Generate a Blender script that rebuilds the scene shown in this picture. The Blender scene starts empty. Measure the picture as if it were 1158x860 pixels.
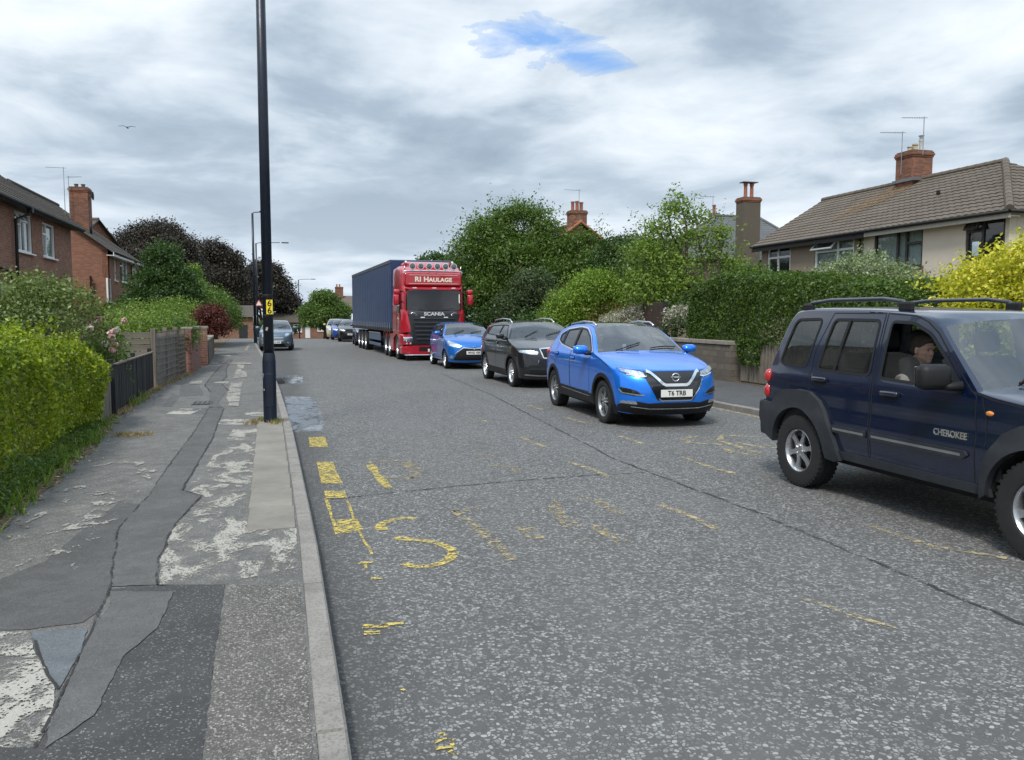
import bpy, bmesh, math, random
import numpy as np
from mathutils import Vector, Matrix
from mathutils.geometry import delaunay_2d_cdt
from mathutils.bvhtree import BVHTree
R = math.radians
random.seed(7)
rng = np.random.default_rng(11)
scn = bpy.context.scene
COL = scn.collection

# ------------------------------------------------------------------ objects
def tag(o, label=None, cat=None, group=None, kind=None):
    if label: o['label'] = label
    if cat: o['category'] = cat
    if group: o['group'] = group
    if kind: o['kind'] = kind
    return o

def link(o, parent=None):
    COL.objects.link(o)
    if parent is not None: o.parent = parent
    return o

def thing(name, label, cat, loc=(0, 0, 0), rz=0.0, group=None):
    o = bpy.data.objects.new(name, None)
    o.empty_display_size = 0.2
    link(o); o.location = loc; o.rotation_euler = (0, 0, rz)
    return tag(o, label, cat, group)

def copy_tree(o, parent=None):
    c = o.copy(); COL.objects.link(c); c.parent = parent
    for ch in list(o.children): copy_tree(ch, c)
    return c

def mesh_obj(name, verts, faces, mats, parent=None, smooth=False, sharp=None, fmat=None):
    me = bpy.data.meshes.new(name)
    me.from_pydata([tuple(map(float, v)) for v in verts], [], [tuple(int(i) for i in f) for f in faces])
    if not isinstance(mats, (list, tuple)): mats = [mats]
    for m in mats: me.materials.append(m)
    if fmat is not None: me.polygons.foreach_set('material_index', np.asarray(fmat, dtype=np.int32))
    if smooth or sharp is not None:
        me.polygons.foreach_set('use_smooth', np.ones(len(me.polygons), dtype=bool))
        if sharp is not None: me.set_sharp_from_angle(angle=R(sharp))
    me.update()
    o = bpy.data.objects.new(name, me)
    return link(o, parent)

class MB:
    """collects simple solids into ONE mesh"""
    def __init__(s): s.v = []; s.f = []; s.m = []
    def add(s, vs, fs, mi=0):
        n = len(s.v); s.v += [tuple(map(float, p)) for p in vs]
        s.f += [tuple(n + i for i in f) for f in fs]; s.m += [mi] * len(fs); return s
    def box(s, c, d, rz=0.0, mi=0, bev=0.0, rx=0.0, ry=0.0):
        hx, hy, hz = d[0] / 2, d[1] / 2, d[2] / 2
        if bev <= 0:
            vs = [(x, y, z) for z in (-hz, hz) for (x, y) in ((-hx, -hy), (hx, -hy), (hx, hy), (-hx, hy))]
            fs = [(3, 2, 1, 0), (4, 5, 6, 7), (0, 1, 5, 4), (1, 2, 6, 5), (2, 3, 7, 6), (3, 0, 4, 7)]
        else:
            b = min(bev, hx * .98, hy * .98, hz * .98)
            bm = bmesh.new(); bmesh.ops.create_cube(bm, size=1)
            for v in bm.verts: v.co = Vector((v.co.x * 2 * hx, v.co.y * 2 * hy, v.co.z * 2 * hz))
            bmesh.ops.bevel(bm, geom=bm.edges[:], offset=b, segments=2, profile=.5, affect='EDGES')
            bm.verts.index_update()
            vs = [tuple(v.co) for v in bm.verts]; fs = [tuple(v.index for v in f.verts) for f in bm.faces]; bm.free()
        M = Matrix.Translation(c) @ Matrix.Rotation(rz, 4, 'Z') @ Matrix.Rotation(ry, 4, 'Y') @ Matrix.Rotation(rx, 4, 'X')
        return s.add([M @ Vector(v) for v in vs], fs, mi)
    def tube(s, pts, r, n=8, mi=0, cap=True):
        pts = [Vector(p) for p in pts]; rs = r if isinstance(r, (list, tuple)) else [r] * len(pts)
        rings = []; up = None
        for i, p in enumerate(pts):
            t = (pts[min(i + 1, len(pts) - 1)] - pts[max(i - 1, 0)]).normalized()
            if up is None:
                up = Vector((0, 0, 1)) if abs(t.z) < .9 else Vector((1, 0, 0))
            a = (up - t * up.dot(t)).normalized(); b = t.cross(a); up = a
            rings.append([p + (a * math.cos(2 * math.pi * k / n) + b * math.sin(2 * math.pi * k / n)) * rs[i] for k in range(n)])
        vs = [v for rg in rings for v in rg]
        fs = [(i * n + k, i * n + (k + 1) % n, (i + 1) * n + (k + 1) % n, (i + 1) * n + k) for i in range(len(pts) - 1) for k in range(n)]
        if cap: fs += [tuple(range(n - 1, -1, -1)), tuple((len(pts) - 1) * n + k for k in range(n))]
        return s.add(vs, fs, mi)
    def lathe(s, prof, axis='z', c=(0, 0, 0), n=24, mi=0):
        """prof: (r, h) list. h runs along axis"""
        vs = []
        for (r, h) in prof:
            for k in range(n):
                a = 2 * math.pi * k / n; x, y = r * math.cos(a), r * math.sin(a)
                q = {'z': (x, y, h), 'y': (x, h, -y), 'x': (h, x, y)}[axis]
                vs.append((q[0] + c[0], q[1] + c[1], q[2] + c[2]))
        m = len(prof)
        fs = [(i * n + k, i * n + (k + 1) % n, (i + 1) * n + (k + 1) % n, (i + 1) * n + k) for i in range(m - 1) for k in range(n)]
        return s.add(vs, fs, mi)
    def prism(s, poly, d, axis='y', o=0.0, mi=0):
        """extrude a 2D polygon: axis y -> poly is (x,z) from y=o to o+d; z -> (x,y); x -> (y,z)"""
        n = len(poly)
        def P(p, h): return {'y': (p[0], h, p[1]), 'z': (p[0], p[1], h), 'x': (h, p[0], p[1])}[axis]
        vs = [P(p, o) for p in poly] + [P(p, o + d) for p in poly]
        fs = [tuple(range(n - 1, -1, -1)), tuple(range(n, 2 * n))] + [(i, (i + 1) % n, n + (i + 1) % n, n + i) for i in range(n)]
        return s.add(vs, fs, mi)
    def ell(s, c, r, nu=16, nv=10, mi=0, e=2.0):
        vs = []
        for i in range(nv + 1):
            ph = -math.pi / 2 + math.pi * i / nv
            for k in range(nu):
                a = 2 * math.pi * k / nu
                d = np.array([math.cos(ph) * math.cos(a), math.cos(ph) * math.sin(a), math.sin(ph)])
                q = (np.abs(d) ** e).sum() ** (-1 / e); vs.append((c[0] + d[0] * q * r[0], c[1] + d[1] * q * r[1], c[2] + d[2] * q * r[2]))
        fs = [(i * nu + k, i * nu + (k + 1) % nu, (i + 1) * nu + (k + 1) % nu, (i + 1) * nu + k) for i in range(nv) for k in range(nu)]
        return s.add(vs, fs, mi)
    def build(s, name, mats, parent=None, smooth=False, sharp=None, fix=True):
        o = mesh_obj(name, s.v, s.f, mats, parent, fmat=s.m)
        if fix:
            bm = bmesh.new(); bm.from_mesh(o.data); bmesh.ops.recalc_face_normals(bm, faces=bm.faces[:]); bm.to_mesh(o.data); bm.free()
        if smooth or sharp is not None:
            o.data.polygons.foreach_set('use_smooth', np.ones(len(o.data.polygons), dtype=bool))
            if sharp is not None: o.data.set_sharp_from_angle(angle=R(sharp))
        return o

def text_obj(name, s, size, mat, parent=None, M=Matrix.Identity(4), align='CENTER', extrude=0.001, sx=1.0, bold=0.0, shear=0.0, space=1.0):
    cu = bpy.data.curves.new(name, 'FONT'); cu.body = s; cu.size = size; cu.extrude = extrude
    cu.align_x = align; cu.align_y = 'CENTER'; cu.offset = bold; cu.shear = shear; cu.space_character = space
    t = bpy.data.objects.new('tmp', cu); COL.objects.link(t)
    bpy.context.view_layer.update()
    me = bpy.data.meshes.new_from_object(t.evaluated_get(bpy.context.evaluated_depsgraph_get()))
    bpy.data.objects.remove(t); bpy.data.curves.remove(cu)
    me.transform(M @ Matrix.Diagonal((sx, 1, 1, 1)))
    me.name = name; me.materials.clear(); me.materials.append(mat)
    o = bpy.data.objects.new(name, me)
    return link(o, parent)

# ------------------------------------------------------------------ materials
class NT:
    def __init__(s, name):
        s.m = bpy.data.materials.new(name); s.m.use_nodes = True
        s.t = s.m.node_tree; s.n = s.t.nodes; s.l = s.t.links
        s.b = s.n['Principled BSDF']; s.out = s.n['Material Output']; s._c = {}
    def node(s, k, **kw):
        n = s.n.new(k)
        for a, v in kw.items():
            if hasattr(n, a): setattr(n, a, v)
            else: n.inputs[a].default_value = v
        return n
    def ln(s, a, b): s.l.new(a, b)
    def coord(s, kind='Object'):
        if kind not in s._c: s._c[kind] = s.node('ShaderNodeTexCoord').outputs[kind]
        return s._c[kind]
    def mapping(s, sc=(1, 1, 1), kind='Object', rot=(0, 0, 0), src=None):
        n = s.node('ShaderNodeMapping'); n.inputs['Scale'].default_value = sc; n.inputs['Rotation'].default_value = rot
        s.ln(src if src is not None else s.coord(kind), n.inputs['Vector']); return n.outputs[0]
    def noise(s, scale, detail=4, rough=.6, vec=None, dist=0.0):
        n = s.node('ShaderNodeTexNoise'); n.inputs['Scale'].default_value = scale; n.inputs['Detail'].default_value = detail
        n.inputs['Roughness'].default_value = rough; n.inputs['Distortion'].default_value = dist
        s.ln(vec if vec is not None else s.coord(), n.inputs['Vector']); return n.outputs['Fac']
    def ramp(s, fac, stops, interp='LINEAR'):
        n = s.node('ShaderNodeValToRGB'); n.color_ramp.interpolation = interp
        e = n.color_ramp.elements
        while len(e) < len(stops): e.new(.5)
        for k, (p, c) in enumerate(stops):
            e[k].position = p
            if not isinstance(c, (tuple, list)): c = (c, c, c)
            e[k].color = (c[0], c[1], c[2], 1)
        s.ln(fac, n.inputs['Fac']); return n.outputs['Color']
    def mix(s, fac, a, b, mode='MIX'):
        n = s.node('ShaderNodeMix'); n.data_type = 'RGBA'; n.blend_type = mode
        for i, v in ((0, fac), (6, a), (7, b)):
            if hasattr(v, 'links') or isinstance(v, bpy.types.NodeSocket): s.ln(v, n.inputs[i])
            elif i == 0: n.inputs[0].default_value = v
            else: n.inputs[i].default_value = (v[0], v[1], v[2], 1) if isinstance(v, (tuple, list)) else (v, v, v, 1)
        return n.outputs[2]
    def math(s, op, a, b=0.0, clamp=False):
        n = s.node('ShaderNodeMath'); n.operation = op; n.use_clamp = clamp
        for i, v in enumerate((a, b)):
            if isinstance(v, bpy.types.NodeSocket): s.ln(v, n.inputs[i])
            else: n.inputs[i].default_value = v
        return n.outputs[0]
    def set(s, **kw):
        for k, v in kw.items():
            i = s.b.inputs[k.replace('_', ' ')]
            if isinstance(v, bpy.types.NodeSocket): s.ln(v, i)
            elif isinstance(v, (tuple, list)) and len(v) == 3 and i.type == 'RGBA': i.default_value = (v[0], v[1], v[2], 1)
            else: i.default_value = v
        return s
    def bump(s, h, strength=.5, dist=.01):
        n = s.node('ShaderNodeBump'); n.inputs['Strength'].default_value = strength; n.inputs['Distance'].default_value = dist
        s.ln(h, n.inputs['Height']); s.ln(n.outputs[0], s.b.inputs['Normal']); return n.outputs[0]

_mats = {}
def plain(name, c, rough=.6, metal=0.0, var=.12, scale=6.0, coat=0.0, spec=.5, bump=0.0, bscale=80):
    if name in _mats: return _mats[name]
    t = NT(name)
    f = t.noise(scale, 5, .65)
    col = t.ramp(f, [(.3, tuple(x * (1 - var) for x in c)), (.7, tuple(min(1, x * (1 + var)) for x in c))])
    rr = t.ramp(t.noise(scale * 3.1, 3), [(.3, max(0, rough - .06)), (.7, min(1, rough + .06))])
    t.set(Base_Color=col, Roughness=rr, Metallic=metal, Coat_Weight=coat)
    t.b.inputs['Specular IOR Level'].default_value = spec; t.b.inputs['Coat Roughness'].default_value = .04
    if bump: t.bump(t.noise(bscale, 4), bump, .01)
    _mats[name] = t.m; return t.m

def paint(name, c, metal=.35, rough=.38, dirt=.15, flake=.06):
    t = NT(name)
    g = t.noise(1.6, 6, .7)
    z = t.node('ShaderNodeSeparateXYZ'); t.ln(t.coord(), z.inputs[0])
    low = t.math('MULTIPLY', t.ramp(z.outputs[2], [(.0, 1.0), (.62, .0)]), t.ramp(t.noise(5, 6, .75), [(.35, .0), (.75, 1.0)]))
    d = t.math('MULTIPLY', t.math('ADD', low, t.math('MULTIPLY', t.ramp(g, [(.45, 0.), (.8, 1.)]), .35)), dirt, True)
    fl = t.node('ShaderNodeTexVoronoi'); fl.inputs['Scale'].default_value = 900; t.ln(t.coord(), fl.inputs['Vector'])
    sc = t.node('ShaderNodeSeparateColor'); t.ln(fl.outputs['Color'], sc.inputs[0])
    base = t.mix(t.math('MULTIPLY', sc.outputs[0], flake), c, tuple(min(1, x * 1.9) for x in c))
    t.set(Base_Color=t.mix(d, base, (.16, .145, .125)), Metallic=metal, Roughness=rough, Coat_Weight=1.0, Coat_Roughness=t.ramp(t.noise(2.3, 5), [(.3, .02), (.75, .09)]))
    return t.m

def glass_mat(name, tint=(.5, .55, .56), ior=1.6, dust=.06):
    t = NT(name)
    tr = t.node('ShaderNodeBsdfTransparent'); tr.inputs[0].default_value = (*tint, 1)
    gl = t.node('ShaderNodeBsdfGlossy'); gl.inputs['Roughness'].default_value = .02; gl.inputs[0].default_value = (1, 1, 1, 1)
    df = t.node('ShaderNodeBsdfDiffuse'); df.inputs[0].default_value = (.35, .35, .33, 1)
    fr = t.node('ShaderNodeFresnel'); fr.inputs[0].default_value = ior
    m1 = t.node('ShaderNodeMixShader'); m2 = t.node('ShaderNodeMixShader')
    geo = t.node('ShaderNodeNewGeometry'); t.ln(t.math('MULTIPLY', fr.outputs[0], t.math('SUBTRACT', 1.0, geo.outputs['Backfacing'])), m1.inputs[0]); t.ln(tr.outputs[0], m1.inputs[1]); t.ln(gl.outputs[0], m1.inputs[2])
    t.ln(t.ramp(t.noise(2.5, 6, .7), [(.35, dust * .3), (.8, dust * 2)]), m2.inputs[0]); t.ln(m1.outputs[0], m2.inputs[1]); t.ln(df.outputs[0], m2.inputs[2])
    t.ln(m2.outputs[0], t.out.inputs['Surface'])
    return t.m

def leaf_mat(name, cols, trans=.3, rough=.45, seedscale=1.3):
    """cols: dark, mid, light leaf colours, varied per leaf and by clump"""
    t = NT(name)
    g = t.node('ShaderNodeNewGeometry')
    n = t.noise(seedscale, 3, .6)
    f = t.math('ADD', t.math('MULTIPLY', g.outputs['Random Per Island'], .62), t.math('MULTIPLY', n, .42), True)
    st = [(.12, cols[0]), (.5, cols[1]), (.88, cols[2])]
    if len(cols) > 3: st += [(.97, cols[2]), (.985, cols[3])]
    col = t.ramp(f, st)
    t.set(Base_Color=col, Roughness=rough); t.b.inputs['Specular IOR Level'].default_value = .35
    tl = t.node('ShaderNodeBsdfTranslucent'); t.ln(t.mix(1.0, col, (1.5, 1.6, .7), 'MULTIPLY'), tl.inputs[0])
    mx = t.node('ShaderNodeMixShader'); mx.inputs[0].default_value = trans
    t.ln(t.b.outputs[0], mx.inputs[1]); t.ln(tl.outputs[0], mx.inputs[2]); t.ln(mx.outputs[0], t.out.inputs['Surface'])
    return t.m

def brick_mat(name, c1, c2, mortar, dirt=.35):
    t = NT(name)
    # walls lie in planes x=const or y=const: use (x+y, z)
    s = t.node('ShaderNodeSeparateXYZ'); t.ln(t.coord(), s.inputs[0])
    cb = t.node('ShaderNodeCombineXYZ'); t.ln(t.math('ADD', s.outputs[0], s.outputs[1]), cb.inputs[0]); t.ln(s.outputs[2], cb.inputs[1])
    b = t.node('ShaderNodeTexBrick'); t.ln(cb.outputs[0], b.inputs['Vector'])
    b.inputs['Scale'].default_value = 1.0; b.inputs['Brick Width'].default_value = .225; b.inputs['Row Height'].default_value = .075
    b.inputs['Mortar Size'].default_value = .006; b.inputs['Bias'].default_value = -.25
    b.inputs['Color1'].default_value = (*c1, 1); b.inputs['Color2'].default_value = (*c2, 1); b.inputs['Mortar'].default_value = (*mortar, 1)
    bl = t.noise(.9, 6, .7); fi = t.noise(14, 4)
    c = t.mix(t.ramp(bl, [(.4, 0.), (.75, dirt)]), b.outputs['Color'], (.09, .07, .06))
    c = t.mix(t.ramp(fi, [(.35, 0.), (.8, .35)]), c, tuple(min(1, x * 1.5) for x in c1))
    t.set(Base_Color=c, Roughness=.9); t.bump(t.math('SUBTRACT', fi, b.outputs['Fac']), .5, .006)
    return t.m

def wood_mat(name, c, axis=2, rough=.85, dark=.45):
    t = NT(name)
    sc = [14, 14, 14]; sc[axis] = .9
    f = t.noise(1.0, 6, .7, t.mapping(tuple(sc))); g = t.noise(1.7, 4)
    col = t.ramp(f, [(.3, tuple(x * dark for x in c)), (.55, c), (.8, tuple(min(1, x * 1.35) for x in c))])
    col = t.mix(t.ramp(g, [(.45, 0.), (.8, .4)]), col, (.05, .06, .04))
    t.set(Base_Color=col, Roughness=rough); t.bump(f, .5, .004)
    return t.m

M = {}
M['black'] = plain('black_plastic', (.010, .010, .011), .55, spec=.35, bump=.15, bscale=300)
M['trim'] = plain('grey_plastic', (.026, .029, .034), .62, spec=.35, var=.25, bump=.2, bscale=400)
M['rubber'] = plain('tyre_rubber', (.013, .013, .013), .82, var=.3, scale=9, bump=.2, bscale=120)
M['gap'] = plain('panel_gap', (.006, .006, .007), .9)
M['under'] = plain('underbody', (.012, .012, .012), .95)
M['chrome'] = plain('chrome', (.75, .76, .78), .12, 1.0, .04)
M['alloy'] = plain('alloy', (.50, .51, .53), .3, .85, .1)
M['alloyb'] = plain('bright_alloy', (.72, .73, .75), .25, .8, .06)
M['cloth'] = plain('seat_cloth', (.03, .03, .033), .9)
M['plate'] = plain('plate_white', (.72, .72, .68), .4, var=.04)
M['ink'] = plain('plate_ink', (.01, .01, .01), .5)
M['red'] = plain('red_lens', (.42, .012, .012), .15, var=.15, coat=1.0)
M['amber'] = plain('amber_lens', (.7, .22, .03), .2, coat=1.0)
M['lampglass'] = glass_mat('lamp_glass', (.93, .95, .96), 1.45, .01)
M['reflector'] = plain('reflector', (.62, .64, .66), .18, .9, .25, 30)
M['white'] = plain('white_upvc', (.72, .73, .72), .4, var=.06)
M['pane'] = glass_mat('window_pane', (.72, .76, .76), 1.6, .02)
M['room'] = plain('room_dark', (.03, .03, .032), .95)
M['curtain'] = plain('net_curtain', (.80, .81, .80), .9, var=.15, scale=9)
M['carglass'] = glass_mat('car_glass', (.56, .61, .61), 1.75, .03)
M['screen'] = glass_mat('windscreen_glass', (.50, .55, .56), 2.15, .045)
M['carglassdark'] = glass_mat('car_glass_dark', (.20, .22, .23), 1.9, .04)
M['metalblack'] = plain('black_lamp_paint', (.006, .011, .024), .36, var=.35, scale=3, bump=.1)
# ------------------------------------------------------------------ camera, light, sky
CW, CH, F_, H_ = 1158, 860, 921.7, 1.714
cam_d = bpy.data.cameras.new('camera'); cam = bpy.data.objects.new('camera', cam_d); link(cam)
cam_d.sensor_fit = 'HORIZONTAL'; cam_d.sensor_width = 36.0; cam_d.lens = 36.0 * F_ / CW
cam_d.clip_start = .05; cam_d.clip_end = 3000
pitch = math.atan((430 - 357.5) / F_); yaw = math.atan((579 - 320.2) / F_ * math.cos(pitch))
cam.location = (0, 0, H_); cam.rotation_euler = (math.pi / 2 - pitch, 0, -yaw)
scn.camera = cam
scn.view_settings.view_transform = 'Standard'; scn.view_settings.look = 'None'; scn.view_settings.gamma = 1
scn.view_settings.exposure = 1.02

SUN_EL, SUN_AZ = R(52), R(215)          # azimuth clockwise from +Y
sd = Vector((math.sin(SUN_AZ) * math.cos(SUN_EL), math.cos(SUN_AZ) * math.cos(SUN_EL), math.sin(SUN_EL)))
sl = bpy.data.lights.new('sun', 'SUN'); sl.energy = 1.5; sl.angle = R(12); sl.color = (1, .96, .9)
so = bpy.data.objects.new('sun', sl); link(so); so.rotation_euler = sd.to_track_quat('Z', 'Y').to_euler()

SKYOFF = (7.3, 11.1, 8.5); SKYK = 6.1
w = bpy.data.worlds.new('World'); scn.world = w; w.use_nodes = True
t = NT.__new__(NT); t.t = w.node_tree; t.n = t.t.nodes; t.l = t.t.links; t._c = {}
bg = t.n['Background']
sky = t.node('ShaderNodeTexSky'); sky.sky_type = 'NISHITA'; sky.sun_disc = False
sky.sun_elevation = SUN_EL; sky.sun_rotation = SUN_AZ; sky.altitude = 20; sky.air_density = 1.0; sky.dust_density = .6
gen = t.coord('Generated')
sp = t.node('ShaderNodeSeparateXYZ'); t.ln(gen, sp.inputs[0])
den = t.math('ADD', t.math('MAXIMUM', sp.outputs[2], 0.0), .12)
px = t.math('DIVIDE', sp.outputs[0], den); py = t.math('DIVIDE', sp.outputs[1], den)
cv = t.node('ShaderNodeCombineXYZ'); t.ln(px, cv.inputs[0]); t.ln(py, cv.inputs[1])
v1 = t.mapping((1.0, .92, 1), src=cv.outputs[0], rot=(0, 0, R(-14)))
of = t.node('ShaderNodeVectorMath'); of.operation = 'ADD'; t.ln(v1, of.inputs[0]); of.inputs[1].default_value = SKYOFF; v1 = of.outputs[0]
big = t.noise(.50, 3, .5, v1, .25); mid = t.noise(1.5, 8, .55, v1, .35); fine = t.noise(4.2, 8, .6, v1, .3)
f = t.math('ADD', t.math('ADD', t.math('MULTIPLY', big, .62), t.math('MULTIPLY', mid, .42)), t.math('MULTIPLY', fine, .09))
cloud = t.ramp(f, [(.44, (.20, .275, .365)), (.515, (.33, .415, .51)), (.565, (.52, .60, .685)), (.63, (.72, .785, .85)), (.71, (.94, .96, .98))])
# towards the horizon the deck goes evenly pale
hz = t.ramp(sp.outputs[2], [(.0, 1.), (.10, .75), (.24, .22), (.5, 0.)])
cloud = t.mix(t.math('MULTIPLY', hz, .62), cloud, (.60, .68, .76))
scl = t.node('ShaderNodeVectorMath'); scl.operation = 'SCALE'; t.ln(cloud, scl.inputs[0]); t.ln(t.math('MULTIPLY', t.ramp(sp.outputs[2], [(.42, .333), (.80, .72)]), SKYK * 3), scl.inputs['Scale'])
# one ragged opening with blue sky showing through (in the plane of the cloud deck)
def ell(cx, cy, rx, ry, rot):
    m = t.node('ShaderNodeVectorMath'); m.operation = 'SUBTRACT'; t.ln(cv.outputs[0], m.inputs[0]); m.inputs[1].default_value = (cx, cy, 0)
    mp = t.node('ShaderNodeMapping'); mp.inputs['Rotation'].default_value = (0, 0, -rot); t.ln(m.outputs[0], mp.inputs['Vector'])
    sc2 = t.node('ShaderNodeVectorMath'); sc2.operation = 'MULTIPLY'; t.ln(mp.outputs[0], sc2.inputs[0]); sc2.inputs[1].default_value = (1 / rx, 1 / ry, 1)
    le = t.node('ShaderNodeVectorMath'); le.operation = 'LENGTH'; t.ln(sc2.outputs[0], le.inputs[0]); return le.outputs['Value']
hn = t.math('MULTIPLY', t.math('SUBTRACT', t.noise(4.2, 9, .62, cv.outputs[0], .5), .5), 4.2)
e1 = t.math('MINIMUM', ell(.62, 2.10, .19, .10, R(6)), ell(.80, 2.17, .19, .085, R(12)))
hm = t.ramp(t.math('ADD', e1, hn), [(.35, 1.), (1.0, .35), (1.45, 0.)] if False else [(.10, 1.), (.60, .62), (1.0, .25), (1.5, 0.)])
deep = t.mix(.82, sky.outputs[0], (.70, 2.0, 4.6))
# thin the deck: sky x cloud
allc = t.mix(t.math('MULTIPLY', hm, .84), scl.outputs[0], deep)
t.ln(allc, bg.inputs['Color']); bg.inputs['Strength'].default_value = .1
# ------------------------------------------------------------------ ground: road, kerbs, pavements, verge
def gz(y):
    """the land falls away gently beyond the crest"""
    y = np.asarray(y, float)
    return np.where(y < 58, 0.0, -.0245 * (y - 58) * np.clip((y - 58) / 20, 0, 1) ** .5)
def bend(y):
    """how far the left kerb has wandered from x=0.2"""
    y = np.asarray(y, float)
    return np.interp(y, [-10, 6, 12, 18.7, 30, 42, 56, 75, 100, 130, 170], [.05, 0, -.1, -.3, -.72, -1.35, -2.0, -2.2, -1.6, 1.0, 8.0])
def kl(y): return .2 + bend(y)                       # road face of the left kerb
def kr(y): return kl(y) + np.interp(y, [0, 13, 20, 200], [7.8, 7.75, 8.05, 8.1])
YS = np.unique(np.concatenate([np.arange(-8, 60, 1.0), np.arange(60, 171, 3.0)]))
def sheet(name, xl, xr, dz, mat, ys=YS, nx=2, kind='structure', parent=None):
    vs = []; fs = []
    for y in ys:
        a, b = float(xl(y)), float(xr(y))
        for k in range(nx + 1): vs.append((a + (b - a) * k / nx, y, float(gz(y)) + dz))
    n = nx + 1
    for i in range(len(ys) - 1):
        for k in range(nx): fs.append((i * n + k, i * n + k + 1, (i + 1) * n + k + 1, (i + 1) * n + k))
    o = mesh_obj(name, vs, fs, mat, parent)
    if kind: o['kind'] = kind
    return o

# far ground (one sheet to the horizon), a little below the road
t = NT('ground_earth')
c = t.ramp(t.noise(.7, 8, .7), [(.35, (.05, .06, .025)), (.55, (.09, .10, .04)), (.75, (.14, .12, .07))])
t.set(Base_Color=c, Roughness=.95); t.bump(t.noise(12, 6), .6, .03)
gy = np.concatenate([np.array([-40., -8]), np.arange(0, 200, 5.0), np.array([260., 400, 900, 2500])])
vs = []; fs = []; gx = [-2500, -600, -150, -60, -25, -10, 0, 10, 25, 60, 150, 600, 2500]
for y in gy:
    zz = float(gz(min(y, 170))) - .06
    for x in gx: vs.append((x, y, zz))
n = len(gx)
for i in range(len(gy) - 1):
    for k in range(n - 1): fs.append((i * n + k, i * n + k + 1, (i + 1) * n + k + 1, (i + 1) * n + k))
g = mesh_obj('ground', vs, fs, t.m); g['kind'] = 'structure'

# road: surface-dressed asphalt with stone chips
def asphalt(name, base, chip_lo, chip_hi, cover, scale=48, mott=.45):
    t = NT(name)
    P = t.coord()
    v = t.node('ShaderNodeTexVoronoi'); v.inputs['Scale'].default_value = scale; v.inputs['Randomness'].default_value = 1
    w_ = t.noise(scale * .5, 2, .5)
    t.ln(P, v.inputs['Vector'])
    sc = t.node('ShaderNodeSeparateColor'); t.ln(v.outputs['Color'], sc.inputs[0])
    v2 = t.node('ShaderNodeTexVoronoi'); v2.feature = 'DISTANCE_TO_EDGE'; v2.inputs['Scale'].default_value = scale; t.ln(P, v2.inputs['Vector'])
    inside = t.ramp(v2.outputs['Distance'], [(.03, 0.), (.12, 1.)])
    lf = t.noise(.45, 6, .65); mf = t.noise(2.2, 6, .7)
    cov = t.math('ADD', t.math('MULTIPLY', t.math('ADD', lf, mf), .5), cover - .5)      # fraction of chips showing
    show = t.ramp(t.math('ADD', t.math('SUBTRACT', cov, sc.outputs[0]), .5), [(.46, 0.), (.54, 1.)])
    chip = t.ramp(sc.outputs[1], [(0., chip_lo), (.6, tuple((a + b) / 2 for a, b in zip(chip_lo, chip_hi))), (1., chip_hi)])
    bs = t.mix(t.ramp(t.noise(90, 3, .8), [(.3, 0.), (.8, 1.)]), tuple(x * .65 for x in base), tuple(x * 1.5 for x in base))
    bs = t.mix(t.ramp(mf, [(.4, 0.), (.7, .4)]), bs, tuple(x * .6 for x in base))
    bs = t.mix(t.ramp(t.noise(1.1, 9, .78, None, .8), [(.42, 0.), (.62, mott)]), bs, tuple(min(1, x * 1.75) for x in base))
    col = t.mix(t.math('MULTIPLY', inside, show), bs, chip)
    col = t.mix(t.ramp(t.noise(6.5, 7, .75), [(.38, mott * .8), (.60, 0.)]), col, tuple(x * .55 for x in base))
    t.set(Base_Color=col, Roughness=.82); t.b.inputs['Specular IOR Level'].default_value = .4
    h = t.math('ADD', t.math('MULTIPLY', t.math('MULTIPLY', inside, show), .8), t.math('MULTIPLY', t.noise(200, 2), .3))
    t.bump(h, .75, .006)
    return t
t = asphalt('road_chippings', (.096, .093, .088), (.13, .129, .125), (.36, .353, .335), .56, mott=.22)
# polished wheel tracks and a darker gutter strip, along the road
s = t.node('ShaderNodeSeparateXYZ'); t.ln(t.coord(), s.inputs[0])
col = t.b.inputs['Base Color'].links[0].from_socket
wob = t.math('MULTIPLY', t.math('SUBTRACT', t.noise(.5, 4), .5), .9)
xw = t.math('ADD', s.outputs[0], wob)
gut = t.ramp(t.math('DIVIDE', xw, 8.0), [(.03, 1.), (.085, .0), (.11, .0)])
tr = t.ramp(t.math('DIVIDE', xw, 8.0), [(.16, 0.), (.22, .4), (.28, 0.), (.40, .0), (.46, .35), (.52, 0.)])
col = t.mix(t.math('MULTIPLY', gut, .62), col, (.048, .046, .043))
col = t.mix(t.math('MULTIPLY', tr, .45), col, (.15, .148, .143))
col = t.mix(t.ramp(t.noise(.9, 7, .7, t.mapping((1.6, .35, 1))), [(.54, 0.), (.78, .4)]), col, (.065, .063, .06))
col = t.mix(t.ramp(t.noise(3.5, 6, .8), [(.64, 0.), (.74, .55)]), col, (.03, .03, .03))
t.ln(col, t.b.inputs['Base Color'])
road = sheet('road', lambda y: kl(y) - .01, lambda y: kr(y) + .01, 0.0, t.m, nx=4)

tarmac = asphalt('pavement_tarmac', (.120, .113, .103), (.15, .145, .135), (.36, .345, .315), .46, scale=110, mott=.6).m
tarmac2 = asphalt('pavement_tarmac_right', (.075, .075, .076), (.11, .11, .11), (.26, .26, .25), .35, scale=140).m
pave_l = sheet('pavement', lambda y: kl(y) - np.interp(y, [-8, 5, 10, 14, 20, 35, 47, 60, 170], [2.55, 2.5, 2.6, 2.8, 2.75, 2.45, 2.5, 2.6, 3]), lambda y: kl(y) - .12, .1, tarmac)
pave_r = sheet('pavement', lambda y: kr(y) + .12, lambda y: kr(y) + 2.75, .1, tarmac2)

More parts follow.
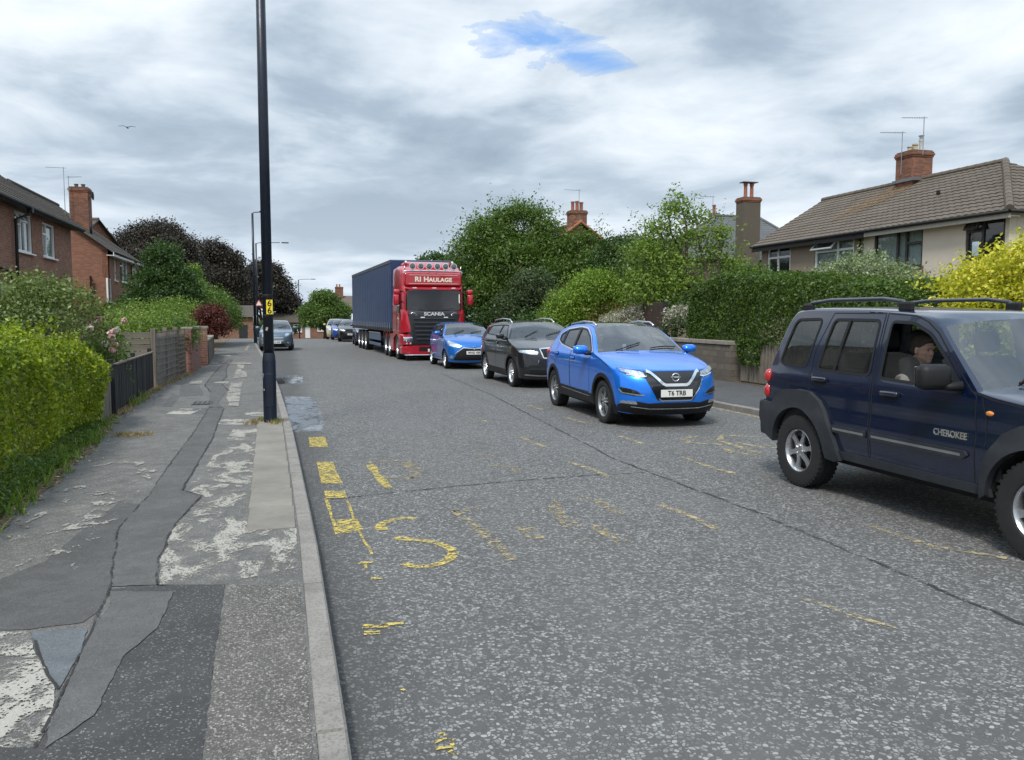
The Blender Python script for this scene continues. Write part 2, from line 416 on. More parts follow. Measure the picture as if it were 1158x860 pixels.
# kerbs: separate concrete stones, 0.1 m step
t = NT('kerb_concrete')
f = t.noise(3, 7, .7); c = t.ramp(f, [(.3, (.17, .155, .135)), (.6, (.27, .25, .22)), (.8, (.34, .32, .285))])
v = t.node('ShaderNodeTexVoronoi'); v.inputs['Scale'].default_value = 120; t.ln(t.coord(), v.inputs['Vector'])
sc = t.node('ShaderNodeSeparateColor'); t.ln(v.outputs['Color'], sc.inputs[0])
c = t.mix(t.ramp(sc.outputs[0], [(.6, 0.), (.9, .5)]), c, (.10, .095, .09))
t.set(Base_Color=c, Roughness=.9); t.bump(t.noise(160, 4), .5, .004)
kerbm = t.m
def kerb(name, fx, side, y0, y1, step=.914):
    mb = MB(); y = y0; k = 0; r = random.Random(3)
    while y < y1:
        L = step if y < 60 else 3.0
        a, b = y + .004, y + L - .004
        xa, xb = float(fx(a)), float(fx(b)); z = float(gz(y))
        h = .1 + r.uniform(-.003, .004) + z
        if side < 0:
            q = [(xa - .125, a), (xa, a), (xb, b), (xb - .125, b)]
        else:
            q = [(xa, a), (xa + .125, a), (xb + .125, b), (xb, b)]
        e = .012
        vs = [(p[0], p[1], z - .1) for p in q] + [(p[0], p[1], h - e) for p in q]
        top = [(p[0] + (e if i in (0, 3) else -e), p[1] + (e / 3 if i < 2 else -e / 3), h) for i, p in enumerate(q)]
        mb.add(vs + top, [(0, 1, 5, 4), (1, 2, 6, 5), (2, 3, 7, 6), (3, 0, 4, 7), (4, 5, 9, 8), (5, 6, 10, 9), (6, 7, 11, 10), (7, 4, 8, 11), (8, 9, 10, 11)])
        y += L
    o = mb.build(name, kerbm); o['kind'] = 'structure'; return o
kerb('kerb', kl, -1, -6, 120)
kerb('kerb', kr, 1, -6, 120)
# wide flagstones behind the kerb near the post
t = NT('flagstone'); f = t.noise(2.2, 7, .7)
t.set(Base_Color=t.ramp(f, [(.3, (.165, .15, .125)), (.6, (.235, .215, .18)), (.8, (.30, .28, .24))]), Roughness=.9); t.bump(t.noise(90, 5), .4, .004)
mb = MB(); y = 6.33; k = 0
while y < 12.3:
    L = .74; xr = float(kl(y)) - .128
    mb.box(((xr - .19 + kl(y) * .0), y + L / 2, .072), (.36, L - .012, .075), bev=.006); y += L
o = mb.build('paving_slab', t.m); o['kind'] = 'structure'

# tarmac patches, worn bits, trench scars (all laid a few mm proud)
def patch_mat(name, c, chip, cover, scale=140): return asphalt(name, c, tuple(x * .9 for x in c), chip, cover, scale=scale).m
PM = {'mid': patch_mat('patch_mid', (.098, .093, .087), (.20, .19, .18), .28, 150), 'dark': patch_mat('patch_dark', (.052, .050, .048), (.30, .29, .27), .22, 110),
      'mid2': patch_mat('patch_mid2', (.10, .097, .092), (.22, .21, .19), .3, 150), 'blue': patch_mat('patch_blue', (.125, .135, .142), (.24, .24, .24), .3, 170),
      'grav': patch_mat('patch_gravel', (.10, .092, .082), (.44, .41, .36), .62, 95), 'darkl': patch_mat('patch_soot', (.085, .081, .077), (.18, .17, .16), .3, 150)}
def worn_mat(name, c, lo, hi, scale, stretch=(1, 1, 1), chips=True):
    """thin worn layer: only islands of it are left"""
    t = NT(name)
    f = t.noise(scale, 8, .68, t.mapping(stretch), .5)
    a = t.ramp(f, [(lo, 0.), (hi, 1.)])
    if chips:      # stones of the old surface poke through the thin layer
        vc = t.node('ShaderNodeTexVoronoi'); vc.inputs['Scale'].default_value = 95; t.ln(t.coord(), vc.inputs['Vector']); sc_ = t.node('ShaderNodeSeparateColor'); t.ln(vc.outputs['Color'], sc_.inputs[0])
        a = t.math('MULTIPLY', a, t.ramp(t.math('ADD', sc_.outputs[0], t.math('MULTIPLY', t.math('SUBTRACT', f, hi), 2.5)), [(.20, .0), (.34, 1.)]))
    c2 = t.ramp(t.noise(120, 3, .8), [(.3, tuple(x * .72 for x in c)), (.75, tuple(min(1, x * 1.15) for x in c))])
    t.set(Base_Color=c2, Roughness=.85, Alpha=a); t.bump(t.noise(150, 3), .4, .003)
    return t.m
PM['light'] = worn_mat('worn_concrete', (.40, .375, .325), .44, .50, 3.2)
PM['lightR'] = worn_mat('worn_concrete_patchy', (.38, .355, .305), .49, .55, 2.6, (1.5, .8, 1))
PM['lightS'] = worn_mat('worn_concrete_sparse', (.36, .34, .29), .565, .62, 3.4, (1.6, .9, 1))
PM['slab'] = worn_mat('pale_slab', (.33, .31, .265), .36, .50, 2.4)
def wobble(poly, amp=.02, n=6, seed=0):
    r = random.Random(seed); out = []
    for i in range(len(poly)):
        a, b = poly[i], poly[(i + 1) % len(poly)]
        L = math.hypot(b[0] - a[0], b[1] - a[1]); k = max(1, min(90, int(L / .05)))
        for j in range(k):
            u = j / k; out.append((a[0] + (b[0] - a[0]) * u + (r.uniform(-amp, amp) if j else 0), a[1] + (b[1] - a[1]) * u + (r.uniform(-amp, amp) if j else 0)))
    return out
def flat(name, poly, z, mat, amp=.006, kind='structure'):
    w_ = wobble(poly, amp, seed=len(COL.objects))
    o = mesh_obj(name, [(x, y, z + float(gz(y))) for x, y in w_], [tuple(range(len(w_)))], mat)
    bm = bmesh.new(); bm.from_mesh(o.data); bmesh.ops.triangulate(bm, faces=bm.faces[:])
    for f in bm.faces:
        if f.normal.z < 0: f.normal_flip()
    bm.to_mesh(o.data); bm.free(); o['kind'] = kind; return o
PATCH = [('dark', [(-.76, 5.19), (-.37, 5.08), (-.35, 4.13), (-.32, 3.05), (-.28, 1.2), (-1.9, 1.2), (-1.9, 3.2), (-1.29, 3.39), (-.92, 3.31), (-.95, 3.74), (-.99, 4.53), (-.96, 4.88), (-1.02, 5.18)], 0),
    ('darkl', [(-1.92, 5.15), (-1.55, 5.88), (-1.49, 6.75), (-1.4, 7.66), (-1.2, 7.47), (-1.23, 6.57), (-1.01, 5.12), (-1.0, 4.83), (-1.05, 4.64), (-1.29, 4.61), (-2.2, 4.75)], 0),
    ('grav', [(-.35, 5.07), (.06, 4.94), (.07, 4.04), (.07, 2.92), (.08, 1.2), (-.27, 1.2), (-.31, 3.05), (-.35, 4.13)], 0),
    ('mid', [(-1.29, 15.29), (-1.23, 12.27), (-1.22, 9.02), (-1.2, 7.82), (-1.24, 6.7), (-1.12, 5.83), (-1.02, 5.22), (-.76, 5.18), (-.83, 5.75), (-.84, 6.7), (-.74, 7.69), (-.94, 7.98), (-.93, 11.17), (-1.03, 14.94)], 1),
    ('mid2', [(-1.01, 5.12), (-.65, 5.02), (-.66, 4.44), (-.76, 4.12), (-.77, 3.51), (-.89, 3.28), (-.92, 3.47), (-.95, 4.06), (-.98, 4.53), (-.96, 4.88)], 2),
    ('mid', [(-1.95, 32.41), (-1.87, 32.39), (-1.72, 25.88), (-1.5, 23.01), (-1.5, 20.75), (-1.2, 18.82), (-1.2, 16.0), (-1.05, 15.1), (-1.30, 15.2), (-1.5, 18.0), (-1.76, 20.04), (-1.83, 21.87), (-1.94, 26.74)], 1),
    ('blue', [(-1.28, 4.57), (-1.01, 4.54), (-.97, 4.22), (-.97, 3.81), (-1.11, 4.14)], 1),
    ('light', [(-2.1, 4.75), (-1.3, 4.57), (-1.14, 4.18), (-.99, 3.85), (-.92, 3.5), (-.92, 3.31), (-1.29, 3.39), (-2.1, 3.3)], 1),
    ('lightR', [(-.88, 8.41), (-.16, 7.89), (-.16, 6.39), (.06, 6.31), (.06, 5.31), (-.08, 5.25), (-.37, 5.12), (-.76, 5.16), (-.83, 5.76), (-.84, 6.45)], 0),
    ('lightR', [(-.72, 12.2), (-.26, 12.2), (-.2, 8.0), (-.86, 8.5)], 0), ('lightS', [(-2.0, 9.8), (-1.3, 9.8), (-1.3, 5.6), (-1.95, 5.6)], 2),
    ('mid2', [(-2.26, 18.26), (-2.03, 17.46), (-1.94, 15.49), (-2.12, 15.65)], 0), ('mid2', [(-1.61, 15.23), (-1.3, 15.08), (-1.3, 14.31), (-1.54, 14.39)], 0),
    ('mid2', [(-2.35, 20.45), (-1.9, 20.05), (-1.6, 17.67), (-2.05, 17.53)], 0)]
for m_, poly, lv in PATCH: flat('tarmac_patch', poly, .1035 + .0025 * lv, PM[m_])
SL = [[(-1.26, 21.06), (-.99, 20.98), (-.89, 17.88), (-.8, 15.22), (-.98, 15.27), (-1.0, 15.86), (-1.11, 16.85)], [(-1.54, 29.65), (-1.29, 29.58), (-1.21, 26.54), (-1.25, 25.34), (-1.05, 24.53), (-.94, 22.32), (-1.28, 22.0), (-1.41, 26.59)],
      [(-2.57, 35.3), (-2.08, 35.16), (-2.04, 33.87), (-2.49, 34.14)], [(-1.95, 37.15), (-1.56, 37.01), (-1.5, 35.42), (-1.87, 35.55)], [(-1.66, 21.17), (-1.3, 21.07), (-1.28, 20.34), (-1.62, 20.64)],
      [(-2.23, 21.43), (-1.96, 21.46), (-1.89, 20.51), (-2.18, 20.59)], [(-1.98, 48.33), (-1.81, 48.29), (-1.64, 39.72), (-1.75, 39.75)], [(-2.39, 29.68), (-2.15, 29.62), (-2.12, 28.7), (-2.35, 28.86)], [(-1.83, 29.53), (-1.08, 29.21), (-1.06, 28.5), (-1.79, 28.81)]]
for i, poly in enumerate(SL): flat('paving_slab', poly, .112 + .001 * (i % 3), PM['slab'], .006)
for poly in ([(-.7, 14.4), (-.3, 14.2), (-.3, 13.6), (-.6, 13.8)], [(-1.75, 15.2), (-1.4, 15.0), (-1.5, 14.2), (-1.9, 14.4)], [(-.95, 13.4), (-.55, 13.3), (-.5, 12.6), (-1.0, 12.8)]): flat('tarmac_patch', poly, .104, PM['light'])
# dark joint lines along the trench scar
def ribbon(name, pts, wd, z, mat, kind='structure', amp=.0, seed=1, parent=None):
    r = random.Random(seed); P = []
    for i in range(len(pts) - 1):
        a, b = Vector(pts[i]), Vector(pts[i + 1]); k = max(1, int((b - a).length / (.15 if amp else .5)))
        for j in range(k): P.append(a.lerp(b, j / k) + Vector((r.uniform(-amp, amp), r.uniform(-amp, amp) * .3)))
    P.append(Vector(pts[-1])); vs = []
    for i, p in enumerate(P):
        d = (P[min(i + 1, len(P) - 1)] - P[max(i - 1, 0)]).normalized(); n = Vector((-d.y, d.x)) * (wd / 2 * r.uniform(.75, 1.25) if amp else wd / 2)
        zz = z + float(gz(p.y)); vs += [(p.x + n.x, p.y + n.y, zz), (p.x - n.x, p.y - n.y, zz)]
    fs = [(2 * i, 2 * i + 1, 2 * i + 3, 2 * i + 2) for i in range(len(P) - 1)]
    o = mesh_obj(name, vs, fs, mat, parent)
    if kind: o['kind'] = kind
    return o
crackm = worn_mat('bitumen_joint', (.030, .028, .027), .38, .50, 5)
for a, wd in (([(-1.29, 15.2), (-1.23, 12.27), (-1.22, 9.02), (-1.2, 7.82), (-1.24, 6.7), (-1.12, 5.83), (-1.02, 5.22), (-.98, 4.5), (-.94, 3.8), (-.93, 3.3)], .016),
          ([(-1.03, 14.94), (-.93, 11.17), (-.94, 7.98), (-.74, 7.69), (-.84, 6.7), (-.83, 5.75), (-.76, 5.18)], .02), ([(-1.28, 4.58), (-1.12, 4.14), (-.97, 3.81)], .02),
          ([(-1.5, 18.2), (-1.78, 20.04), (-1.85, 21.87), (-1.96, 26.7), (-1.96, 32.4)], .03), ([(-1.18, 18.6), (-1.48, 20.75), (-1.48, 23.), (-1.7, 25.9), (-1.85, 32.3)], .03)):
    ribbon('tarmac_joint', a, wd * .75, .1105, crackm, amp=.009)
seamm = worn_mat('road_seam', (.035, .034, .033), .36, .54, 7)
ribbon('road_seam', [(4.5, 24), (4.32, 17), (3.94, 11.09), (3.80, 9.08), (3.83, 8.2), (3.89, 7.14), (3.95, 6.12), (3.93, 4.31), (3.95, 1.0)], .035, .004, seamm, amp=.014)
ribbon('road_seam', [(.4, 7.7), (1.01, 7.84), (1.54, 7.94), (2.2, 8.05), (3.19, 8.13), (3.78, 8.1)], .03, .004, seamm, amp=.015)
# worn road markings
yel = worn_mat('worn_yellow_paint', (.60, .42, .07), .42, .47, 9, (1.2, .8, 1)); yel2 = worn_mat('faint_yellow_paint', (.40, .32, .17), .47, .58, 14, (1, 1, 1))
wht = worn_mat('worn_white_paint', (.30, .30, .28), .45, .58, 12)
def wide(poly, k=1.12):
    cx = sum(p[0] for p in poly) / len(poly); cy = sum(p[1] for p in poly) / len(poly)
    return [(cx + (p[0] - cx) * k, cy + (p[1] - cy) * 1.04) for p in poly]
solidy = worn_mat('yellow_paint', (.60, .46, .11), .40, .52, 22, (.8, 1.4, 1))
for poly in ([(.31, 11.8), (.54, 11.74), (.53, 10.83), (.3, 10.89)], [(.34, 9.74), (.53, 9.68), (.53, 9.0), (.34, 9.05)], [(.34, 9.0), (.54, 8.95), (.55, 8.4), (.34, 8.45)], [(.35, 8.09), (.55, 8.03), (.55, 7.7), (.35, 7.75)],
             [(.40, 6.9), (.57, 6.87), (.58, 6.5), (.38, 6.45)]):
    flat('bus_stop_marking', poly, .005, solidy, .006)

Y1 = [([(.35, 7.73), (.365, 7.0), (.37, 6.42), (.48, 6.45)], .03), ([(.54, 7.6), (.54, 6.92), (.55, 6.35), (.58, 5.8)], .022), ([(.47, 5.62), (.57, 5.61)], .04), ([(.51, 5.48), (.51, 5.61)], .02), ([(.52, 5.26), (.59, 5.25)], .04), ([(.39, 4.44), (.52, 4.41)], .05), ([(.39, 4.34), (.47, 4.33)], .05), ([(.49, 4.44), (.61, 4.42)], .04),
      ([(.55, 3.12), (.59, 3.14), (.59, 3.19)], .025), ([(.55, 3.07), (.61, 3.07), (.62, 3.13)], .022), ([(.6, 3.04), (.62, 3.0)], .02), ([(.49, 3.61), (.5, 3.62)], .02),
      ([(.93, 9.4), (.94, 8.63), (.98, 8.06)], .09), ([(1.04, 6.74), (.97, 6.80), (.89, 6.78), (.81, 6.73), (.75, 6.66), (.72, 6.56), (.73, 6.45)], .08), ([(.80, 6.20), (.90, 6.12), (1.0, 6.06), (1.08, 5.98), (1.13, 5.88), (1.155, 5.76), (1.14, 5.65), (1.09, 5.54), (1.02, 5.46), (.93, 5.42), (.84, 5.44), (.76, 5.52)], .085)]
for a, wd in Y1: ribbon('bus_stop_marking', a, wd, .006, solidy, amp=.006)
Y2 = [([(.91, 9.57), (1.34, 9.6), (1.38, 9.02), (1.31, 8.41)], .12), ([(.99, 9.1), (1.27, 9.08)], .1), ([(.98, 8.62), (1.3, 8.49)], .1), ([(1.42, 6.96), (1.49, 6.22), (1.51, 5.4)], .1), ([(1.41, 6.91), (1.67, 6.99)], .1),
      ([(2.29, 9.81), (2.45, 9.57)], .1), ([(2.29, 9.04), (2.46, 8.8), (2.45, 8.46)], .1), ([(2.39, 7.11), (2.27, 6.67), (2.24, 6.29), (2.24, 6.14)], .1), ([(2.64, 7.15), (2.77, 7.0), (2.77, 6.65), (2.78, 6.41)], .09), ([(1.85, 6.28), (1.85, 5.88)], .12), ([(2.42, 6.17), (2.42, 5.89), (2.44, 5.6)], .1), ([(2.16, 5.77), (2.22, 5.75)], .1)]
for a, wd in Y2: ribbon('bus_stop_marking', a, wd * 1.2, .005, yel2, amp=.01)
yelf = worn_mat('far_yellow_paint', (.44, .36, .20), .43, .54, 10)
Y3 = [([(3.2, 10.99), (3.27, 10.06)], .08), ([(2.8, 13.1), (3.11, 13.01), (3.17, 12.66)], .08), ([(3.26, 6.65), (3.33, 6.26), (3.33, 5.77)], .07), ([(3.2, 8.93), (3.25, 8.69), (3.3, 8.22), (3.32, 7.97)], .07), ([(4.58, 10.69), (4.63, 9.87)], .08), ([(4.64, 8.84), (4.63, 8.3), (4.69, 7.76)], .07),
      ([(4.51, 14.93), (4.53, 14.17)], .08), ([(4.55, 12.91), (4.64, 12.13)], .08), ([(6.48, 10.08), (6.05, 10.37), (5.74, 9.95), (5.7, 8.86)], .1), ([(5.87, 9.71), (5.98, 9.3), (6.4, 9.0)], .09), ([(5.6, 9.6), (5.25, 9.89), (5.36, 10.26), (5.65, 10.39), (5.72, 10.03)], .1), ([(5.61, 8.72), (5.39, 9.01), (5.52, 9.43)], .1), ([(7.72, 14.2), (7.72, 9.0)], .1), ([(7.05, 9.6), (7.3, 8.4)], .1),
      ([(4.6, 5.6), (4.62, 4.9), (4.9, 4.5)], .07), ([(3.0, 4.2), (3.2, 3.6)], .05)]
for a, wd in Y3: ribbon('slow_marking', a, wd, .005, yelf, amp=.008)
for a in ([(3.93, 10.96), (3.93, 9.42)], [(3.96, 8.25), (4.01, 7.14)], [(3.97, 6.78), (3.98, 6.0)], [(4.10, 16.97), (4.05, 15.5)], [(4.1, 21.5), (4.1, 20)]): ribbon('centre_line', a, .1, .006, wht, amp=.006)
# shallow puddles against the left kerb
t = NT('puddle_water'); t.set(Base_Color=(.05, .055, .06), Roughness=.04, Alpha=t.ramp(t.noise(2.4, 5, .6, t.mapping((1.6, .6, 1))), [(.42, 0.), (.5, .85)])); t.b.inputs['Specular IOR Level'].default_value = .8
pud = t.m
for poly in ([(.0, 17.6), (.62, 17.2), (.50, 13.0), (.06, 12.55)], [(-.3, 24.5), (.5, 24), (.45, 21.0), (-.2, 21.2)]): flat('puddle', poly, .008, pud, .03)
t = NT('painted_wet_sheen'); t.set(Base_Color=(.36, .39, .42), Roughness=.4, Alpha=t.ramp(t.noise(1.8, 6, .6, t.mapping((1.4, .5, 1))), [(.40, 0.), (.62, .6)])); flat('puddle_sheen', [(.0, 18.0), (.7, 17.6), (.55, 12.4), (.05, 12.3)], .005, t.m, .04)  # pale bluish sheet: the wet patch's sky reflection painted in as colour
# small iron cover
mb = MB(); mb.box((-1.47, 15.95, .112), (.34, .48, .012), bev=.004)
for k in range(6):
    for j in range(4): mb.box((-1.47 - .125 + .083 * j, 15.95 - .19 + .076 * k, .1205), (.05, .03, .008))
tag(mb.build('utility_cover', plain('cast_iron', (.09, .088, .085), .6, .4, .3)), 'small rusty iron access cover set flush in the grey footpath', 'manhole cover')
# soil and debris verge along the left fences
t = NT('leaf_litter'); f = t.noise(22, 6, .75)
t.set(Base_Color=t.ramp(f, [(.3, (.05, .035, .025)), (.5, (.14, .10, .06)), (.62, (.22, .17, .10)), (.8, (.05, .07, .03))]), Roughness=.95); t.bump(f, .9, .03)
sheet('verge_soil', lambda y: np.interp(y, [-6, 5, 10, 14, 20, 24, 35, 47, 60], [-6.5, -6.5, -6.5, -6.5, -6.5, -6.5, -6.5, -6.5, -7]), lambda y: np.interp(y, [-6, 5, 7, 10, 14.3, 20, 24, 35, 47, 60], [-2.05, -2.08, -2.1, -2.22, -2.58, -2.72, -2.52, -2.9, -3.2, -3.6]) + .04 * math.sin(y * 3.1) + .03 * math.sin(y * 7.3), .107, t.m, ys=np.arange(-6, 60, .25))
o = sheet('lawn', lambda y: -40 + 0 * y, lambda y: -6.4 + 0 * y, .02, plain('lawn_grass', (.05, .085, .022), .9, var=.5, scale=3, bump=.5), ys=np.arange(-6, 60, 2.0))
sheet('garden_soil', lambda y: kr(y) + 2.7, lambda y: kr(y) + 16, .107, t.m, ys=np.arange(0, 60, 2.0))
# ------------------------------------------------------------------ foliage
def nz(P, s, seed):
    r = np.random.default_rng(seed); out = 0
    for k in range(5):
        d = r.normal(size=3); d /= np.linalg.norm(d); out = out + np.sin(P @ d * s * (1 + .55 * k) + r.uniform(0, 6.3)) / (1 + .4 * k)
    return out / 2.6
def leaves_mesh(name, C, N, size, mat, parent=None, aspect=.5, tilt=.9, seed=0, kind=None, sizevar=.35, fold=.18):
    """C (n,3) leaf centres, N (n,3) facing; each leaf a folded diamond of 4 vertices"""
    r = np.random.default_rng(seed); n = len(C)
    D = N / (np.linalg.norm(N, axis=1, keepdims=True) + 1e-9) + r.normal(size=(n, 3)) * tilt
    D /= np.linalg.norm(D, axis=1, keepdims=True)
    T = np.cross(D, r.normal(size=(n, 3))); T /= np.linalg.norm(T, axis=1, keepdims=True) + 1e-9
    B = np.cross(D, T); L = (size * (1 + sizevar * r.normal(size=n)).clip(.4, 2))[:, None]
    V = np.stack([C - T * L * .5, C + B * L * aspect * .5 + D * L * fold, C + T * L * .5, C - B * L * aspect * .5 + D * L * fold * .3], 1).reshape(-1, 3)
    me = bpy.data.meshes.new(name)
    me.vertices.add(4 * n); me.loops.add(4 * n); me.polygons.add(n)
    me.vertices.foreach_set('co', V.ravel().astype(np.float32)); me.loops.foreach_set('vertex_index', np.arange(4 * n, dtype=np.int32))
    me.polygons.foreach_set('loop_start', np.arange(0, 4 * n, 4, dtype=np.int32)); me.polygons.foreach_set('loop_total', np.full(n, 4, dtype=np.int32))
    me.materials.append(mat); me.update(calc_edges=True)
    o = bpy.data.objects.new(name, me); link(o, parent)
    if kind: o['kind'] = kind
    return o
def blob_points(blobs, n, seed, spread=.16, per=14, lump=.22, flat_bottom=True):
    """leaf twigs in clumps near the surface of a set of ellipsoids (x,y,z,rx,ry,rz)"""
    r = np.random.default_rng(seed); A = np.array([(b[3] * b[4] + b[4] * b[5] + b[3] * b[5]) for b in blobs]); A = A / A.sum()
    C = []; N = []
    for b, a in zip(blobs, A):
        m = max(3, int(n * a / per)); c = np.array(b[:3]); rad = np.array(b[3:6])
        d = r.normal(size=(m, 3)); d /= np.linalg.norm(d, axis=1, keepdims=True)
        low = d[:, 2] < -.45; d[low, 2] *= -1
        k = r.uniform(.62, 1.0, m) ** .6; p = c + d * rad * k[:, None]
        p = p + d * rad * (lump * nz(p, 3.2 / max(.4, rad.mean()), seed + 3))[:, None]
        q = np.repeat(p, per, 0); dd = np.repeat(d, per, 0)
        s_ = min(spread, rad.mean() * .45)
        q = q + r.normal(size=q.shape) * s_ * np.array([1, 1, .75]); C.append(q); N.append(dd + np.array([0, 0, .35]))
    return np.concatenate(C), np.concatenate(N)
def box_points(x0, x1, y0, y1, z0, z1, n, seed, rad=.35, amp=.07, depth=.10, sc=3.0, top=None, faces='tlrfb'):
    """points through the skin of a clipped hedge; top(y) gives its height"""
    r = np.random.default_rng(seed); LX, LY, LZ = x1 - x0, y1 - y0, z1 - z0
    ar = {'t': LX * LY, 'l': LY * LZ, 'r': LY * LZ, 'f': LX * LZ, 'b': LX * LZ}; fs = list(faces)
    pr = np.array([ar[f] for f in fs]); pr /= pr.sum(); ch = r.choice(len(fs), n, p=pr); u = r.random((n, 3)); P = np.empty((n, 3)); D = np.zeros((n, 3))
    for i, f in enumerate(fs):
        k = ch == i; a, b, c = u[k, 0], u[k, 1], u[k, 2]
        if f == 't': P[k] = np.c_[a, b, np.ones_like(a)]; D[k] = (0, 0, 1)
        if f == 'l': P[k] = np.c_[np.zeros_like(a), a, b]; D[k] = (-1, 0, 0)
        if f == 'r': P[k] = np.c_[np.ones_like(a), a, b]; D[k] = (1, 0, 0)
        if f == 'f': P[k] = np.c_[a, np.zeros_like(a), b]; D[k] = (0, -1, 0)
        if f == 'b': P[k] = np.c_[a, np.ones_like(a), b]; D[k] = (0, 1, 0)
    P = P * [LX, LY, LZ] + [x0, y0, z0]
    if top is not None: P[:, 2] = z0 + (P[:, 2] - z0) / LZ * (top(P[:, 1]) - z0)
    zt = top(P[:, 1]) if top is not None else np.full(n, z1)
    lo = np.array([x0 + rad, y0 + rad, -99]); hi = np.c_[np.full(n, x1 - rad), np.full(n, y1 - rad), zt - rad]
    q = np.minimum(np.maximum(P, lo), hi); d = P - q; L = np.linalg.norm(d, axis=1, keepdims=True)
    P2 = np.where(L > rad, q + d / (L + 1e-9) * rad, P); D = np.where(L > .01, d / (L + 1e-9), D)
    a = amp * nz(P2, sc, seed) + .5 * amp * nz(P2, sc * 3.3, seed + 1)
    P2 = P2 + D * (a - np.abs(r.normal(size=n)) * depth)[:, None] + r.normal(size=(n, 3)) * .015
    return P2, D + np.array([0, 0, .3])
def limbs(mb, base, tips, r0, seed=0, n=7):
    r = random.Random(seed); base = Vector(base)
    for tp in tips:
        tp = Vector(tp); pts = []
        for k in range(6):
            u = k / 5; p = base.lerp(tp, u) + Vector((r.uniform(-1, 1), r.uniform(-1, 1), r.uniform(-.4, .4))) * .06 * (tp - base).length * (u > 0) * (u < 1); pts.append(p)
        mb.tube(pts, [max(.006, r0 * (1 - .85 * k / 5)) for k in range(6)], n)
bark = wood_mat('bark', (.085, .065, .048), 2, .95, .4)
G = {'hedge': leaf_mat('leaf_bright_hedge', [(.050, .088, .007), (.165, .235, .012), (.42, .46, .028), (.58, .48, .04)]),
     'privet': leaf_mat('leaf_privet', [(.020, .044, .008), (.052, .098, .014), (.13, .20, .03)]),
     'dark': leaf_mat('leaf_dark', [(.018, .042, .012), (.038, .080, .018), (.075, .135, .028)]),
     'mid': leaf_mat('leaf_mid', [(.030, .062, .012), (.075, .135, .022), (.155, .235, .045)]),
     'light': leaf_mat('leaf_light', [(.055, .10, .018), (.13, .205, .03), (.26, .35, .07)]),
     'lime': leaf_mat('leaf_lime', [(.07, .13, .015), (.14, .23, .025), (.26, .36, .05)]),
     'silver': leaf_mat('leaf_silver', [(.085, .12, .055), (.18, .235, .11), (.36, .42, .25)], .2),
     'grey': leaf_mat('leaf_greygreen', [(.06, .095, .028), (.13, .18, .05), (.25, .30, .11)], .25),
     'purple': leaf_mat('leaf_purple', [(.013, .012, .009), (.032, .026, .018), (.075, .060, .042)], .15, .4),
     'maple': leaf_mat('leaf_maple', [(.035, .008, .008), (.09, .022, .016), (.17, .05, .03)], .25),
     'yellow': leaf_mat('leaf_yellow', [(.20, .24, .018), (.46, .44, .03), (.72, .64, .07)], .3),
     'white': leaf_mat('blossom_white', [(.42, .36, .33), (.60, .55, .50), (.72, .70, .66)], .2),
     'pink': leaf_mat('blossom_pink', [(.50, .16, .19), (.66, .40, .40), (.78, .70, .66)], .2),
     'straw': leaf_mat('dry_grass', [(.16, .11, .05), (.28, .21, .09), (.40, .32, .16)], .1)}
def tree(name, label, cat, base, blobs, n, size, mat, trunk_r=.12, group=None, seed=1, aspect=.55, spread=.18, per=14, trunk=True, crown='crown', lump=.22, tilt=.9, sprays=0, slen=.8):
    o = thing(name, label, cat, base, 0, group); b0 = np.array(base)
    C, N = blob_points(blobs, n, seed, spread, per, lump); C = C - b0
    if sprays:
        rs = np.random.default_rng(seed + 77); SP = []
        zmin = min(b[2] for b in blobs)
        for q_ in range(sprays):
            b = blobs[rs.integers(len(blobs))]; d = rs.normal(size=3); d[2] = abs(d[2]) * .9 + .15; d /= np.linalg.norm(d)
            p = np.array(b[:3]) + d * np.array(b[3:6]) * .9 - b0; v = d * [1, 1, .6] + [0, 0, .45] + rs.normal(size=3) * .35; v /= np.linalg.norm(v); L = slen * rs.uniform(.5, 1.2); dr = rs.normal(size=3) * .25 - [0, 0, .2]
            for u in np.linspace(0, 1, 16): SP.append(p + v * L * u + dr * u * u * L + rs.normal(size=3) * size * (1.0 - .5 * u))
        C = np.r_[C, np.array(SP)]; N = np.r_[N, np.tile([0, 0, 1.], (len(SP), 1))]
    k_ = C[:, 2] > .02; C = C[k_]; N = N[k_]
    leaves_mesh(crown, C, N, size, mat, o, aspect, tilt, seed)
    if trunk:
        mb = MB(); zt = min(b[2] for b in blobs) - base[2]; fork = max(.35, zt * .55)
        mb.tube([(0, 0, -.05), (.03, .02, fork * .5), (0, 0, fork)], [trunk_r * 1.25, trunk_r, trunk_r * .9], 10)
        limbs(mb, (0, 0, fork * .95), [(b[0] - b0[0], b[1] - b0[1], b[2] - b0[2] + b[5] * .3) for b in blobs], trunk_r * .6, seed)
        mb.build('trunk', bark, o, smooth=True)
    return o

# --- left side
o = thing('hedge', 'bright yellow-green clipped hedge beside the footpath in the left foreground', 'hedge', (-3.3, 9, .1))
b0 = np.array([-3.3, 9, .1])
top = lambda y: 1.50 + .07 * np.sin(y * .9) + .05 * np.sin(y * 2.3 + 1) - .22 * np.clip(y - 12.4, 0, 2)
C, N = box_points(-4.6, -2.42, 4.6, 13.7, .25, 1.55, 105000, 5, .42, .10, .12, 2.6, top, 'trfb')
